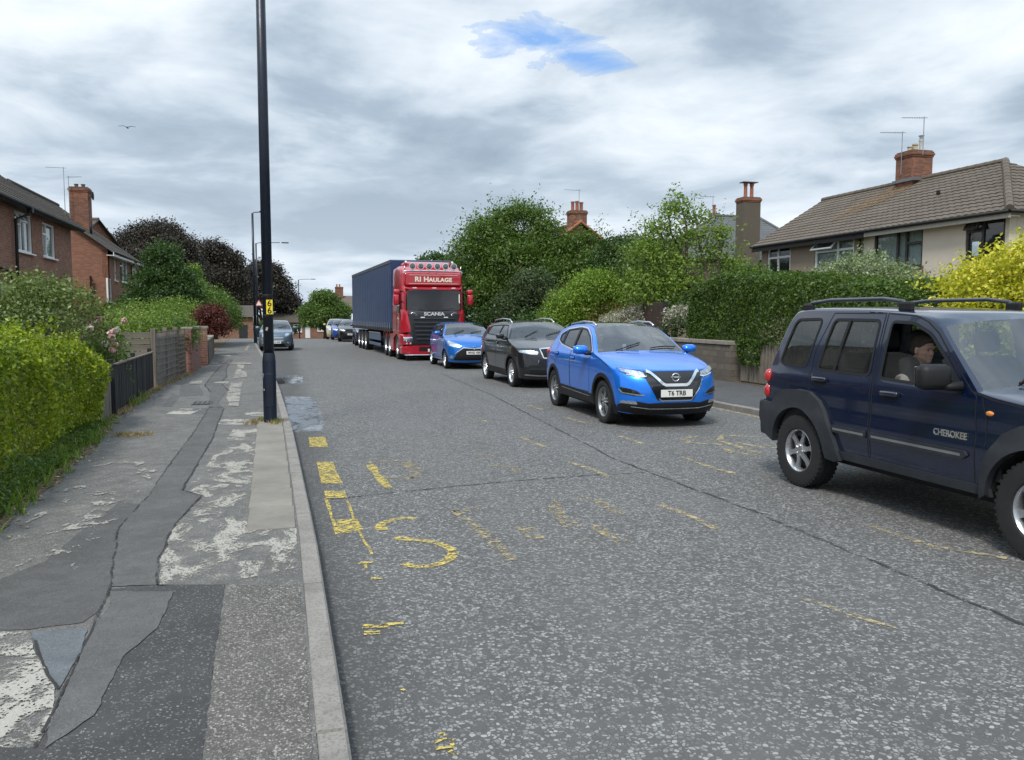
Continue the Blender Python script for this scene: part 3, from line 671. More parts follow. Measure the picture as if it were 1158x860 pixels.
# the hedge face bellies over the fence foot
C[:, 0] += -.10 * np.clip((C[:, 1] - 8), 0, 6) / 4 - .25 * np.clip(.75 - C[:, 2], 0, 1)
leaves_mesh('foliage', C - b0, N, .045, G['hedge'], o, .5, .8, 3)
r = np.random.default_rng(3); k = 260; yy = r.uniform(5, 13.4, k); xx = r.uniform(-4.3, -2.65, k); S = []; SN = []
for x, y in zip(xx, yy):
    h = r.uniform(.05, .22); lean = r.normal(size=2) * .04
    for q in np.linspace(0, 1, 12): S.append((x + lean[0] * q + r.normal() * .01, y + lean[1] * q + r.normal() * .01, float(top(y)) + h * q)); SN.append((0, 0, 1))
leaves_mesh('new_shoots', np.array(S) - b0, np.array(SN), .045, G['hedge'], o, .45, 1.1, 4)
mb = MB()
for i in range(16):
    y = 5 + i * .56; mb.tube([(-3.3 + .2 * math.sin(i), y, 0), (-3.2 + .2 * math.sin(i * 3), y + .1, .5), (-3.1, y, 1.1)], [.03, .022, .01], 6)
for v in range(len(mb.v)): mb.v[v] = (mb.v[v][0] + 3.3, mb.v[v][1] - 9, mb.v[v][2])
mb.build('stems', bark, o, smooth=True)
# weeds at the hedge foot: nobody could count them
r = np.random.default_rng(9); n = 15000
y = r.uniform(4.5, 13.2, n); wv = .32 * (.5 + .5 * np.sin(y * 1.7)) * np.clip((11.5 - y) / 3, .25, 1)
xr_ = np.interp(y, [4, 7, 10, 14.3], [-2.12, -2.2, -2.34, -2.66]); x = xr_ - np.abs(r.normal(size=n)) * .25; z = .1 + r.random(n) ** 1.7 * (.08 + wv * np.exp(-np.abs(x - xr_ + .2) / .25))
leaves_mesh('weeds', np.c_[x, y, z], np.tile([.3, 0, .8], (n, 1)), .042, G['mid'], None, .45, .9, 8, 'stuff')
def blades(name, pts, h, mat, n_per, rad, seed, parent=None, kind='stuff', w_=.006):
    r = np.random.default_rng(seed); V = []; F = []
    for (px_, py_, pz_) in pts:
        for k in range(n_per):
            a = r.uniform(0, 6.28); d = rad * r.random() ** .5; x, y = px_ + d * math.cos(a), py_ + d * math.sin(a); hh = h * r.uniform(.4, 1.2); l = r.normal(size=2) * hh * .45; t_ = r.uniform(0, 6.28); cx, cy = math.cos(t_) * w_, math.sin(t_) * w_; i = len(V)
            V += [(x - cx, y - cy, pz_), (x + cx, y + cy, pz_), (x + l[0] * .4 + cx * .7, y + l[1] * .4 + cy * .7, pz_ + hh * .6), (x + l[0] * .4 - cx * .7, y + l[1] * .4 - cy * .7, pz_ + hh * .6), (x + l[0], y + l[1], pz_ + hh)]
            F += [(i, i + 1, i + 2, i + 3), (i + 3, i + 2, i + 4)]
    o = mesh_obj(name, V, F, mat, parent)
    if kind: o['kind'] = kind
    return o
r_ = random.Random(4)
P = [(np.interp(y, [4, 7, 10, 14.3, 20, 24, 34], [-2.12, -2.16, -2.3, -2.6, -2.78, -2.6, -2.9]) + r_.uniform(-.25, .06), y, .105) for y in [4.6 + i * .085 for i in range(110)]]
blades('grass', P, .13, G['light'], 16, .10, 5)
P = [(np.interp(y, [13, 20, 24, 34], [-2.62, -2.76, -2.58, -2.95]) + r_.uniform(-.06, .12), y, .105) for y in [14.4 + i * .17 for i in range(110)]]
blades('dry_grass', P, .07, G['straw'], 10, .10, 6, w_=.008)
blades('dry_grass', [(-2.05, 11.9, .105), (-1.95, 11.8, .105), (-2.15, 12.0, .105), (-1.85, 11.9, .105)], .05, G['straw'], 60, .14, 7)
blades('grass', [(-2.62, 15.9, .105), (-2.6, 16.4, .105), (-2.64, 17.2, .105)], .2, G['light'], 30, .10, 9)
blades('dry_grass', [(-.42, 12.95, .105), (-.3, 13.1, .105), (-.1, 12.9, .105), (-.5, 12.7, .105), (-.15, 12.6, .105)], .06, G['straw'], 60, .12, 8)
blades('grass', [(-.35, 12.98, .105), (-.12, 12.7, .105)], .09, G['light'], 25, .08, 10)
# litter of fallen leaves / crumbs by the fence
r = np.random.default_rng(5); n = 2600; y = r.uniform(5, 36, n); x = np.interp(y, [5, 10, 14.3, 20, 24, 35], [-2.12, -2.25, -2.6, -2.74, -2.56, -2.95]) + np.abs(r.normal(size=n)) * .12 - .1
leaves_mesh('fallen_leaves', np.c_[x, y, np.full(n, .112)], np.tile([0, 0, 1.], (n, 1)), .035, G['straw'], None, .6, .25, 2, 'stuff')

tree('shrub', 'tall loose grey-green shrub behind the bright hedge in front of the first brick house', 'shrub', (-4.9, 14.6, .1), [(-4.4, 14.9, 1.8, .55, .6, .36), (-3.9, 15, 2.0, .45, .5, .36), (-3.4, 14.9, 1.8, .36, .5, .34), (-5.2, 14.6, 1.8, .7, .7, .5), (-4.2, 14.6, 1.4, 1.1, .7, .5), (-5.9, 14.4, 1.5, .8, .7, .6)], 17000, .055, G['grey'], .05, sprays=150, slen=.4, seed=21, spread=.12, per=12)
tree('shrub', 'dark purplish twiggy shrub beside the grey-green one, next to the roses', 'shrub', (-3.5, 17.2, .1), [(-3.7, 17, 1.35, .4, .5, .4), (-4.2, 17, 1.3, .5, .5, .45), (-3.5, 17.1, 1.65, .22, .3, .25)], 2600, .04, leaf_mat('leaf_dusky', [(.03, .02, .018), (.07, .04, .03), (.10, .09, .04)]), .04, seed=22, spread=.12)
def rose(loc, label, seed, h=1.3, w_=.45, nfl=12):
    o = thing('rose_bush', label, 'rose bush', loc, 0, 'pink rose bushes behind the low fence'); r = np.random.default_rng(seed)
    C, N = blob_points([(0, 0, h * .55, w_, w_, h * .42)], 2600, seed, .12, 10); leaves_mesh('foliage', C, N, .05, G['mid'], o, .6, 1, seed)
    mb = MB()
    for i in range(9): a = i * .7; mb.tube([(0, 0, 0), (.12 * math.cos(a), .12 * math.sin(a), h * .5), (w_ * .7 * math.cos(a), w_ * .7 * math.sin(a), h * r.uniform(.8, 1.05))], [.012, .009, .005], 5)
    mb.build('stems', bark, o, smooth=True)
    for k in range(nfl):
        a = r.uniform(0, 6.28); d = w_ * r.uniform(.5, 1.1); c = np.array([d * math.cos(a), d * math.sin(a), h * r.uniform(.6, 1.12)]); q = c + r.normal(size=(60, 3)) * .022
        leaves_mesh('bloom', q, q - c + [0, 0, .01], .06, G['pink'] if k % 3 else G['white'], o, .9, .5, seed + k, sizevar=.15)
rose((-3.25, 15.9, .1), 'rose bush with pale pink blooms nodding over the end of the black fence', 31, 1.25, .42)
rose((-3.55, 18.2, .1), 'rose bush with deeper pink blooms standing behind the first one', 32, 1.5, .4, 9)
tree('garden_shrub', 'low bright green shrub spreading behind the trellis gate', 'shrub', (-4.2, 25, .1), [(-4.2, 25, 1.2, 1.3, 1.6, .55), (-3.6, 27, 1.25, .8, 1.2, .5), (-5.3, 23, 1.0, 1.2, 1.5, .6)], 13000, .07, G['light'], .05, sprays=80, slen=.4, seed=23)
tree('garden_shrub', 'dark green climber hanging over the brick pier', 'shrub', (-2.85, 25.2, .1), [(-2.62, 24.9, 1.0, .2, .4, .35), (-2.9, 25.3, 1.3, .3, .5, .3)], 2600, .06, G['mid'], .03, seed=24)
tree('conifer_tree', 'mid-green spreading garden tree in front of the second brick house', 'tree', (-5.6, 43, .1), [(-5.6, 43, 4.2, .75, .8, .9), (-5.2, 43, 3.3, 1.2, 1.1, .8), (-6.0, 43, 3.1, 1.1, 1.1, .8), (-5.6, 42.7, 2.2, 1.6, 1.3, .9), (-4.7, 42.6, 2.5, .9, .9, .7), (-6.4, 42.6, 1.9, 1.1, 1.1, .8)], 30000, .11, G['dark'], .14, sprays=240, slen=.6, seed=41, spread=.22, per=16)
tree('garden_shrub', 'pale green bush with a few pink flowers behind the low stone wall', 'shrub', (-4.4, 38, .1), [(-4.5, 38, 1.5, 1.2, 1.3, .9), (-5.6, 36, 1.4, 1.1, 1.3, .8), (-6.6, 34, 1.3, 1.3, 1.3, .8)], 15000, .085, G['light'], .06, seed=42)
tree('maple_tree', 'small dark red Japanese maple overhanging the low stone wall', 'tree', (-3.05, 35.6, .1), [(-2.85, 35.6, 1.75, .55, .7, .35), (-2.6, 35.4, 1.35, .45, .6, .4), (-3.2, 35.6, 1.45, .5, .6, .4), (-2.75, 35.3, 1.05, .5, .5, .3)], 11000, .07, G['maple'], .05, seed=43, spread=.11)
tree('hedge_bush', 'tall light green bush leaning over the pavement beyond the red maple', 'bush', (-3.9, 47, .1), [(-4.0, 47, 1.9, 1.1, 2.2, 1.2), (-3.4, 45.5, 1.6, .75, 1.4, 1.0), (-4.6, 48, 2.6, .9, 1.5, .9), (-3.1, 50, 1.5, .7, 1.7, 1.1), (-3.6, 51, 2.2, .6, 1.3, .9)], 30000, .10, G['mid'], .1, sprays=160, slen=.6, seed=44)
tree('conifer_tree', 'pointed green conifer rising above the light green bush', 'tree', (-4.9, 50, .1), [(-4.9, 50, 3.9, .35, .4, .6), (-4.9, 50, 3.2, .65, .7, .7), (-4.9, 50, 2.2, 1.0, 1.0, .9)], 13000, .10, G['light'], .1, seed=45)
B = lambda x, y, z, r0, sz=1.0: (x, y, z, r0, r0 * 1.1, r0 * .78 * sz)
tree('copper_beech', 'copper beech tree with the tallest dark purple crown, left of the others', 'tree', (-9.8, 72, float(gz(72))), [B(-9.6, 72, 7.8, 1.9), B(-11.2, 72, 7.0, 2.0), B(-8.4, 71, 6.6, 1.9), B(-12.2, 72, 5.6, 1.8), B(-10, 70, 5.4, 2.4), B(-7.6, 71, 5.2, 1.7)], 64000, .155, G['purple'], .3, 'dark purple copper beeches', 51, sprays=220, slen=1.1, spread=.36, per=16)
tree('copper_beech', 'copper beech tree with the middle dark purple crown', 'tree', (-6.2, 80, float(gz(80))), [B(-6.2, 80, 7.0, 1.6), B(-4.9, 80, 6.3, 1.4), B(-7.6, 80, 6.2, 1.5), B(-5.4, 79, 4.7, 1.8), B(-4.2, 80, 4.4, 1.1), B(-7.4, 79, 4.4, 1.8)], 56000, .165, G['purple'], .3, 'dark purple copper beeches', 52, sprays=220, slen=1.1, spread=.36, per=16)
tree('copper_beech', 'copper beech tree with the broad purple crown behind the tall black lamp column', 'tree', (-2.2, 122, float(gz(122))), [B(-2.4, 122, 7.3, 2.4), B(-1.0, 122, 5.6, 2.0), B(-5.0, 122, 6.4, 2.1), B(.2, 122, 3.4, 2.0), B(-2.4, 121, 4.2, 2.8), B(-5.6, 122, 3.4, 2.3), B(1.0, 122, 1.9, 1.6)], 56000, .25, G['purple'], .35, 'dark purple copper beeches', 53, sprays=220, slen=1.1, spread=.5, per=16)
tree('round_tree', 'round dense green tree at the far end of the road', 'tree', (5.2, 108, float(gz(108))), [B(5.2, 108, 3.4, 1.7), B(3.9, 108, 2.2, 1.6), B(6.8, 108, 2.2, 1.6), B(5.2, 107.5, 1.4, 2.3), B(3.6, 108, .8, 1.3), B(7.3, 108, .8, 1.2)], 32000, .22, G['mid'], .25, seed=54, spread=.3)
tree('garden_shrub', 'low dark shrub against the far brick bungalow', 'shrub', (.6, 112, float(gz(112))), [(.6, 112, -.4, 1.2, 1, .8), (-3, 112, -.2, 2, 1, 1.0)], 5000, .2, G['dark'], .08, seed=55, trunk=False)

# --- right side
o = thing('hedge', 'tall dark green clipped privet hedge above the stone wall and timber fence', 'hedge', (11.6, 16, .1)); b0 = np.array([11.6, 16, .1])
topR = lambda y: np.interp(y, [10, 12, 15, 18, 20.4], [2.15, 2.25, 2.55, 2.80, 2.70]) + .05 * np.sin(y * 2.1)
C, N = box_points(10.62, 12.9, 11.2, 20.4, 1.02, 2.9, 80000, 15, .40, .055, .10, 2.2, topR, 'tlfb')
C2, N2 = box_points(10.5, 11.0, 16.6, 17.5, .55, 1.2, 2500, 16, .12, .08, .1, 4, None, 'tlfb')
leaves_mesh('foliage', np.r_[C, C2] - b0, np.r_[N, N2], .062, G['privet'], o, .5, .75, 13)
mb = MB()
for i in range(12): y = 11.8 + i * .72; mb.tube([(11.5 - 11.6, y - 16, 0), (11.6 - 11.6, y - 15.9, 1.2), (.2, y - 16, 2.2)], [.04, .03, .012], 6)
mb.build('stems', bark, o, smooth=True)
tree('golden_bush', 'big vivid yellow-leaved bush at the right edge behind the dark blue car', 'bush', (11.4, 9.9, .1), [(11.3, 10.7, 2.15, .75, .7, .55), (11.2, 9.7, 2.35, .8, .8, .55), (11.4, 8.6, 2.3, .9, .9, .55), (11.1, 10.2, 1.7, 1.0, 1.2, .75), (11.2, 8.6, 1.7, 1.0, 1.2, .9), (11.3, 11.3, 1.9, .65, .6, .6), (11.3, 9.6, .85, 1.0, 1.9, .85)], 50000, .06, G['yellow'], .07, sprays=200, slen=.4, seed=61, spread=.13, per=12)
tree('silver_shrub', 'pale silvery-green shrub rising behind the dark hedge below the bay window', 'shrub', (15.2, 18.6, .1), [(15.0, 18.7, 2.75, .75, .8, .62), (14.4, 19, 2.5, .6, .7, .5), (15.8, 18.4, 2.4, .8, .8, .6), (15, 18.6, 1.8, 1.4, 1.1, .8)], 20000, .06, G['silver'], .07, sprays=150, slen=.4, seed=62, spread=.14)
tree('fruit_tree', 'open leaning tree with twisted bare limbs and pale leaf sprays above the wall', 'tree', (13.1, 23.2, .1), [(11.9, 24, 4.95, .30, .4, .25), (12.35, 24, 5.15, .28, .4, .2), (12.9, 24, 4.75, .4, .4, .28), (11.6, 24, 4.35, .5, .5, .35), (12.6, 24, 4.1, .5, .5, .3), (11.3, 24, 3.6, .6, .6, .45), (12.0, 24, 3.2, .7, .7, .5), (13.3, 23.5, 3.6, .35, .4, .4), (13.7, 23.3, 3.2, .35, .35, .35), (13.4, 23.4, 4.2, .3, .3, .25), (12.3, 23.6, 2.3, 1.0, .9, .7), (11.2, 24, 2.4, .8, .8, .7), (13.9, 23.0, 2.4, .5, .4, .5)], 12500, .09, G['light'], .19, sprays=150, slen=.8, seed=63, spread=.16, per=10, lump=.35)
tree('big_tree', 'large broad green tree right of the lorry, with a ragged top', 'tree', (10.6, 36.5, .1), [(9.0, 37, 5.3, .9, .9, .8), (8.4, 37, 4.3, .9, 1.0, .9), (8.7, 37, 3.4, 1.1, 1.2, .9), (10.0, 37, 6.0, .6, .7, .5), (9.9, 37, 5.0, 1.0, 1.0, .8), (11.1, 37, 6.3, .75, .7, .5), (11.7, 36.5, 5.6, .8, .8, .5), (11.6, 36.5, 4.6, 1.2, 1.2, .8), (12.8, 36.2, 4.7, .8, .9, .6), (13.6, 36, 5.0, .45, .5, .4), (10.3, 36, 3.9, 1.6, 1.3, 1.3), (12.2, 35.6, 3.3, 1.6, 1.3, 1.1), (8.9, 36.2, 2.5, 1.2, 1.2, 1.1), (13.6, 35.5, 3.8, 1.0, 1.0, .8)], 62000, .105, G['mid'], .25, sprays=520, slen=1.1, seed=64, spread=.24, per=14, lump=.3)
tree('lilac_bush', 'dusky green bush with a scatter of faded pink flower heads below the large tree', 'bush', (10.4, 33.4, .1), [(10.3, 33.5, 2.7, 1.0, .9, .9), (9.6, 33.6, 1.9, .9, .9, .8), (11.2, 33.2, 2.0, .9, .9, .8)], 15000, .09, leaf_mat('leaf_lilac', [(.03, .055, .02), (.06, .095, .035), (.12, .15, .07), (.30, .16, .18)]), .07, sprays=100, slen=.5, seed=65)
tree('lime_bush', 'rounded fresh lime-green bush in front of the darker trees', 'bush', (11.6, 28.6, .1), [(11.3, 28.6, 2.6, 1.1, 1.0, .75), (10.5, 28.8, 1.9, .95, .9, .8), (12.5, 28.4, 2.1, 1.1, .9, .85), (10.0, 28.8, 1.3, .8, .8, .8)], 26000, .08, G['lime'], .07, sprays=160, slen=.5, seed=66)
tree('dark_tree', 'dark rounded tree between the large tree and the leaning one', 'tree', (14.6, 33, .1), [(14.3, 33, 4.2, 1.2, 1.1, .9), (15.4, 33, 3.9, 1.0, 1.1, .9), (13.6, 32.6, 3.2, 1.2, 1.1, 1.0), (15, 32, 2.9, 1.3, 1.2, 1)], 26000, .10, G['dark'], .14, sprays=160, slen=.6, seed=67)
tree('pale_tree', 'pale-leaved tree with blossom specks behind the leaning one', 'tree', (14.2, 28, .1), [(12.9, 28, 3.9, .8, .8, .6), (13.9, 28, 4.1, .6, .7, .4), (12.8, 27.6, 3.1, 1.0, .9, .8), (14.2, 27.6, 3.1, 1.0, .9, .8), (13.6, 27, 2.3, 1.5, 1.1, .9)], 12500, .085, leaf_mat('leaf_pale_tree', [(.04, .075, .02), (.09, .14, .035), (.18, .24, .08), (.5, .5, .42)]), .12, sprays=260, slen=.7, seed=68)
tree('blossom_bush', 'low bush covered in small white and pinkish blossom behind the wall', 'bush', (10.95, 22.8, .1), [(11.2, 24.3, 1.55, .75, .7, .5), (10.7, 25.4, 1.35, .5, .7, .45), (11.1, 21.6, 1.65, .35, .5, .3)], 9500, .07, leaf_mat('leaf_blossom_bush', [(.06, .10, .03), (.30, .28, .24), (.60, .55, .52)]), .04, seed=69, spread=.1)
tree('dark_shrub', 'dark green shrub on the wall between the wooden board and the privet hedge', 'shrub', (11.6, 21.2, .1), [(11.3, 21.3, 1.3, .6, .9, .4), (11.9, 22.2, 1.7, .7, 1.1, .6), (12.6, 21, 1.7, .8, 1, .8)], 9000, .07, G['dark'], .05, seed=70)
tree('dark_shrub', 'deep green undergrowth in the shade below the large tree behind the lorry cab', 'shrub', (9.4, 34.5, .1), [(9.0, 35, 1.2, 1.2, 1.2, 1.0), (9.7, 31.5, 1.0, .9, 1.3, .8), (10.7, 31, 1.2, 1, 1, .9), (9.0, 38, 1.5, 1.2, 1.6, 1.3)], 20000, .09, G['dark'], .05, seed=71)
tree('background_tree', 'green tree behind the lorry trailer on the far right verge', 'tree', (9.6, 50, .1), [(9.6, 50, 4.4, 1.7, 1.6, 1.2), (8.6, 52, 3.0, 1.6, 1.6, 1.4), (11, 49, 3.4, 1.8, 1.6, 1.4), (10, 46, 2.4, 1.6, 1.6, 1.4)], 20000, .15, G['dark'], .2, sprays=100, slen=.9, seed=72)
tree('background_tree', 'leafy tree screening the foot of the slate-roofed house', 'tree', (18.5, 30, .1), [(18, 30, 2.6, 1.6, 1.4, 1.2), (16.6, 27, 2.2, 1.6, 1.5, 1.1), (19.5, 28, 2.0, 1.6, 1.5, 1.1)], 20000, .11, G['mid'], .12, seed=73)
# ------------------------------------------------------------------ houses, walls, fences, lamps
def rebase(root, base):
    Tm = Matrix.Translation(-Vector(base)); seen = set()
    def rec(o):
        for c in o.children:
            if c.type == 'MESH' and c.data.name not in seen: seen.add(c.data.name); c.data.transform(Tm)
            rec(c)
    rec(root); root.location = base
def facade(mb, ax, const, a0, a1, z0, z1, holes=(), th=.25, mi=0):
    """wall in plane ax=const; th>0 grows towards +ax; holes (a0,a1,z0,z1)"""
    zs = sorted({z0, z1, *[h[2] for h in holes], *[h[3] for h in holes]})
    for i in range(len(zs) - 1):
        za, zb = zs[i], zs[i + 1]; zm = (za + zb) / 2
        hs = sorted([(h[0], h[1]) for h in holes if h[2] < zm < h[3]]); a = a0
        for h0, h1 in hs + [(a1, a1)]:
            if h0 > a + 1e-4:
                c = (a + h0) / 2, (za + zb) / 2; d = h0 - a, zb - za
                if ax == 'x': mb.box((const + th / 2, c[0], c[1]), (abs(th), d[0], d[1]), mi=mi)
                else: mb.box((c[0], const + th / 2, c[1]), (d[0], abs(th), d[1]), mi=mi)
            a = max(a, h1)
def window(par, ax, const, out, a0, a1, z0, z1, mull=(), trans=(), mat='white', curtain=0, fw=.06, openl=None, sill=True, name='window', depth=.09):
    """const = outer wall face, out = +1/-1 outward direction; frame set 70 mm back"""
    f0 = const - out * .07
    def bx(mb, a, b, za, zb, d, off=0.0):
        p = f0 + out * off
        if ax == 'x': mb.box((p, (a + b) / 2, (za + zb) / 2), (d, b - a, zb - za), bev=.006 if min(b - a, zb - za) > .03 and d > .03 else 0)
        else: mb.box(((a + b) / 2, p, (za + zb) / 2), (b - a, d, zb - za), bev=.006 if min(b - a, zb - za) > .03 and d > .03 else 0)
    mb = MB(); bx(mb, a0, a1, z0, z0 + fw, depth); bx(mb, a0, a1, z1 - fw, z1, depth); bx(mb, a0, a0 + fw, z0 + fw, z1 - fw, depth - .004); bx(mb, a1 - fw, a1, z0 + fw, z1 - fw, depth - .004)
    for m_ in mull: bx(mb, m_ - fw / 2, m_ + fw / 2, z0 + fw, z1 - fw, depth - .012)
    for (b0, b1, z) in trans: bx(mb, b0 + .001, b1 - .001, z - fw / 2, z + fw / 2, depth - .02)
    w = mb.build(name, M[mat] if isinstance(mat, str) else mat, par)
    mb = MB(); bx(mb, a0 + .01, a1 - .01, z0 + .01, z1 - .01, .008, -.012); mb.build('pane', M['pane'], w)
    mb = MB(); bx(mb, a0 - .25, a1 + .25, z0 - .3, z1 + .1, .02, -.75); mb.build('room', M['room'], w)
    if curtain:
        n = 40; L = a1 - a0 - .04
        for (u0, u1) in ([(0, 1)] if curtain == 1 else [(0, .28), (.72, 1)]):
            vs = []; k = int(n * (u1 - u0)) + 2
            for i in range(k + 1):
                u = u0 + (u1 - u0) * i / k; a = a0 + .02 + L * u; dd = f0 - out * (.075 + .014 * math.sin(i * 1.9))
                for z in (z0 + .03, z1 - .03): vs.append((dd, a, z) if ax == 'x' else (a, dd, z))
            MB().add(vs, [(2 * i, 2 * i + 1, 2 * i + 3, 2 * i + 2) for i in range(k)]).build('curtain', M['curtain'], w)
    if sill:
        mb = MB(); c = const + out * .04
        if ax == 'x': mb.box((c - out * .05, (a0 + a1) / 2, z0 - .03), (.2, a1 - a0 + .12, .05), bev=.01)
        else: mb.box(((a0 + a1) / 2, c - out * .05, z0 - .03), (a1 - a0 + .12, .2, .05), bev=.01)
        mb.build('sill', M['white'] if mat == 'white' else M['trim'], w)
    if openl:
        b0, b1, za, zb, ang = openl; h = zb - za; mb = MB(); L = b1 - b0; e = fw * .8
        for (u, v_, du, dv) in ((L / 2, -e / 2, L, e), (L / 2, -h + e / 2, L, e), (e / 2, -h / 2, e, h - 2 * e), (L - e / 2, -h / 2, e, h - 2 * e)):
            mb.box((0.0, u - L / 2, v_), (.05, du, dv))
        q = mb.build('open_light', M[mat] if isinstance(mat, str) else mat, w); g_ = MB().box((0, 0, -h / 2), (.01, L - .02, h - .02)).build('light_glass', M['pane'], w)
        for oo in (q, g_): oo.data.transform(Matrix.Translation((f0 + out * .05, (b0 + b1) / 2, zb)) @ Matrix.Rotation(-out * ang, 4, 'Y'))
    return w
def tile_mat(name, c, c2, moss=.3, mosscol=(.13, .11, .04)):
    t = NT(name); f = t.noise(1.1, 7, .7); g = t.noise(30, 4, .7)
    col = t.ramp(f, [(.3, c), (.7, c2)]); col = t.mix(t.ramp(g, [(.4, 0.), (.75, .5)]), col, tuple(x * .55 for x in c))
    col = t.mix(t.ramp(t.noise(2.1, 7, .75), [(.55, 0.), (.75, moss)]), col, mosscol)
    t.set(Base_Color=col, Roughness=.9); t.bump(g, .4, .008); return t.m
def slope(mb, P0, e, up, aL, aR, Ls, row=.3, pitch=.3, amp=.02, lip=.022, step=.075, prof=True):
    """one roof slope as real lapped tile courses. aL(b), aR(b): ends of the course at height b up the slope"""
    P0, e, up = Vector(P0), Vector(e).normalized(), Vector(up).normalized(); nrm = e.cross(up).normalized()
    if nrm.z < 0: nrm = -nrm
    k = max(1, round(Ls / row)); rr = random.Random(5)
    for i in range(k):
        b0, b1 = Ls * i / k, Ls * (i + 1) / k; L0, R0, L1, R1 = aL(b0), aR(b0), aL(b1), aR(b1); n = max(1, int((R0 - L0) / step)); vs = []
        lo = rr.uniform(-.003, .003)
        for j in range(n + 1):
            u = j / n; a0 = L0 + (R0 - L0) * u; a1 = L1 + (R1 - L1) * u
            w0 = amp * (abs(math.sin(math.pi * a0 / pitch)) if prof else 0); w1 = amp * (abs(math.sin(math.pi * a1 / pitch)) if prof else 0)
            vs += [P0 + e * a0 + up * b0 + nrm * (lip + w0 - .03), P0 + e * a0 + up * b0 + nrm * (lip + w0 + lo), P0 + e * a1 + up * b1 + nrm * w1]
        fs = []
        for j in range(n): a = 3 * j; fs += [(a, a + 3, a + 4, a + 1), (a + 1, a + 4, a + 5, a + 2)]
        mb.add(vs, fs)
def ridge_caps(mb, A, B_, r=.11, L=.42):
    A, B_ = Vector(A), Vector(B_); n = max(1, int((B_ - A).length / L))
    for i in range(n): mb.tube([A.lerp(B_, i / n), A.lerp(B_, (i + .97) / n)], [r * 1.04, r * .96], 8)
brickA = brick_mat('brick_red', (.20, .082, .046), (.35, .16, .092), (.24, .215, .185), .4)
brickB = brick_mat('brick_orange', (.20, .070, .038), (.32, .13, .066), (.20, .175, .15), .35)
brickC = brick_mat('brick_chimney', (.15, .052, .028), (.34, .13, .062), (.17, .14, .115), .75)
brickW = brick_mat('brick_garden', (.17, .065, .045), (.32, .13, .09), (.26, .23, .2), .4)
tileA = tile_mat('tiles_brown', (.060, .050, .040), (.095, .078, .060), .35)
tileR = tile_mat('tiles_grey_brown', (.095, .075, .055), (.165, .135, .105), .22, (.10, .09, .045))
slate = tile_mat('slates', (.095, .10, .105), (.15, .155, .16), .25)
def render_mat(name, c, dirt=.25):
    t = NT(name); f = t.noise(.8, 7, .7); g = t.noise(60, 3, .8)
    col = t.mix(t.ramp(f, [(.4, 0.), (.8, dirt)]), c, tuple(x * .55 for x in c)); col = t.mix(t.ramp(g, [(.4, 0.), (.8, .35)]), col, tuple(x * .7 for x in c))
    t.set(Base_Color=col, Roughness=.95); t.bump(g, .6, .01); return t.m
beige = render_mat('render_beige', (.62, .55, .455)); brownr = render_mat('pebbledash_brown', (.27, .22, .165), .4); stackr = render_mat('stack_render', (.11, .09, .068), .4); whiter = render_mat('render_white', (.6, .6, .57))
terra = plain('terracotta', (.33, .12, .07), .85, var=.3, scale=8); buff = plain('buff_clay', (.42, .34, .23), .85, var=.25, scale=8)
lead = plain('lead_flashing', (.16, .17, .18), .5, .4); dkboard = plain('dark_board', (.02, .02, .022), .6)
def pot(mb, x, y, z, h, r=.11, mi=1):
    mb.lathe([(r * .9, 0), (r * .86, h * .15), (r * .8, h * .8), (r * 1.02, h * .86), (r * 1.02, h), (r * .75, h), (r * .7, h * .7)], 'z', (x, y, z), 14, mi)
def chimney(par, x0, x1, y0, y1, z0, z1, mat=None, pots=(), potmat=None, name='chimney', lead_ = True):
    mb = MB(); m0 = mat or brickC; c = ((x0 + x1) / 2, (y0 + y1) / 2); dx, dy = x1 - x0, y1 - y0
    mb.box((c[0], c[1], (z0 + z1 - .25) / 2), (dx, dy, z1 - z0 - .25))
    mb.box((c[0], c[1], z1 - .21), (dx + .06, dy + .06, .075), mi=2); mb.box((c[0], c[1], z1 - .135), (dx + .12, dy + .12, .075), mi=2); mb.box((c[0], c[1], z1 - .06), (dx + .07, dy + .07, .075), mi=2)
    mb.box((c[0], c[1], z1), (dx - .02, dy - .02, .06), mi=3)
    ch = mb.build(name, [m0, terra, brickC, stackr], par)
    for (px_, py_, h, r, pm) in pots:
        pb = MB(); pot(pb, px_, py_, z1, h, r, 0); pb.build('chimney_pot', pm, ch, sharp=40)
    return ch
alum = plain('aerial_metal', (.35, .36, .37), .4, .8)
def aerial(par, x, y, z0, z1, L=1.1, d=(-1, 0), name='aerial', nel=9, up=0):
    mb = MB(); mb.tube([(x, y, z0), (x, y, z1)], .018, 6); dx, dy = d
    mb.tube([(x + dx * -.15, y + dy * -.15, z1 - .05), (x + dx * L, y + dy * L, z1 - .05 + up)], .012, 6)
    for i in range(nel):
        u = (i + .3) / nel * L; l = .16 - .008 * i; mb.tube([(x + dx * u - dy * l, y + dy * u + dx * l, z1 - .05 + up * u / L), (x + dx * u + dy * l, y + dy * u - dx * l, z1 - .05 + up * u / L)], .006, 4)
    return mb.build(name, alum, par)
def gutter(par, pts, r=.055, mat=None, name='gutter'):
    mb = MB(); mb.tube(pts, r, 8); return mb.build(name, mat or M['black'], par, smooth=True)

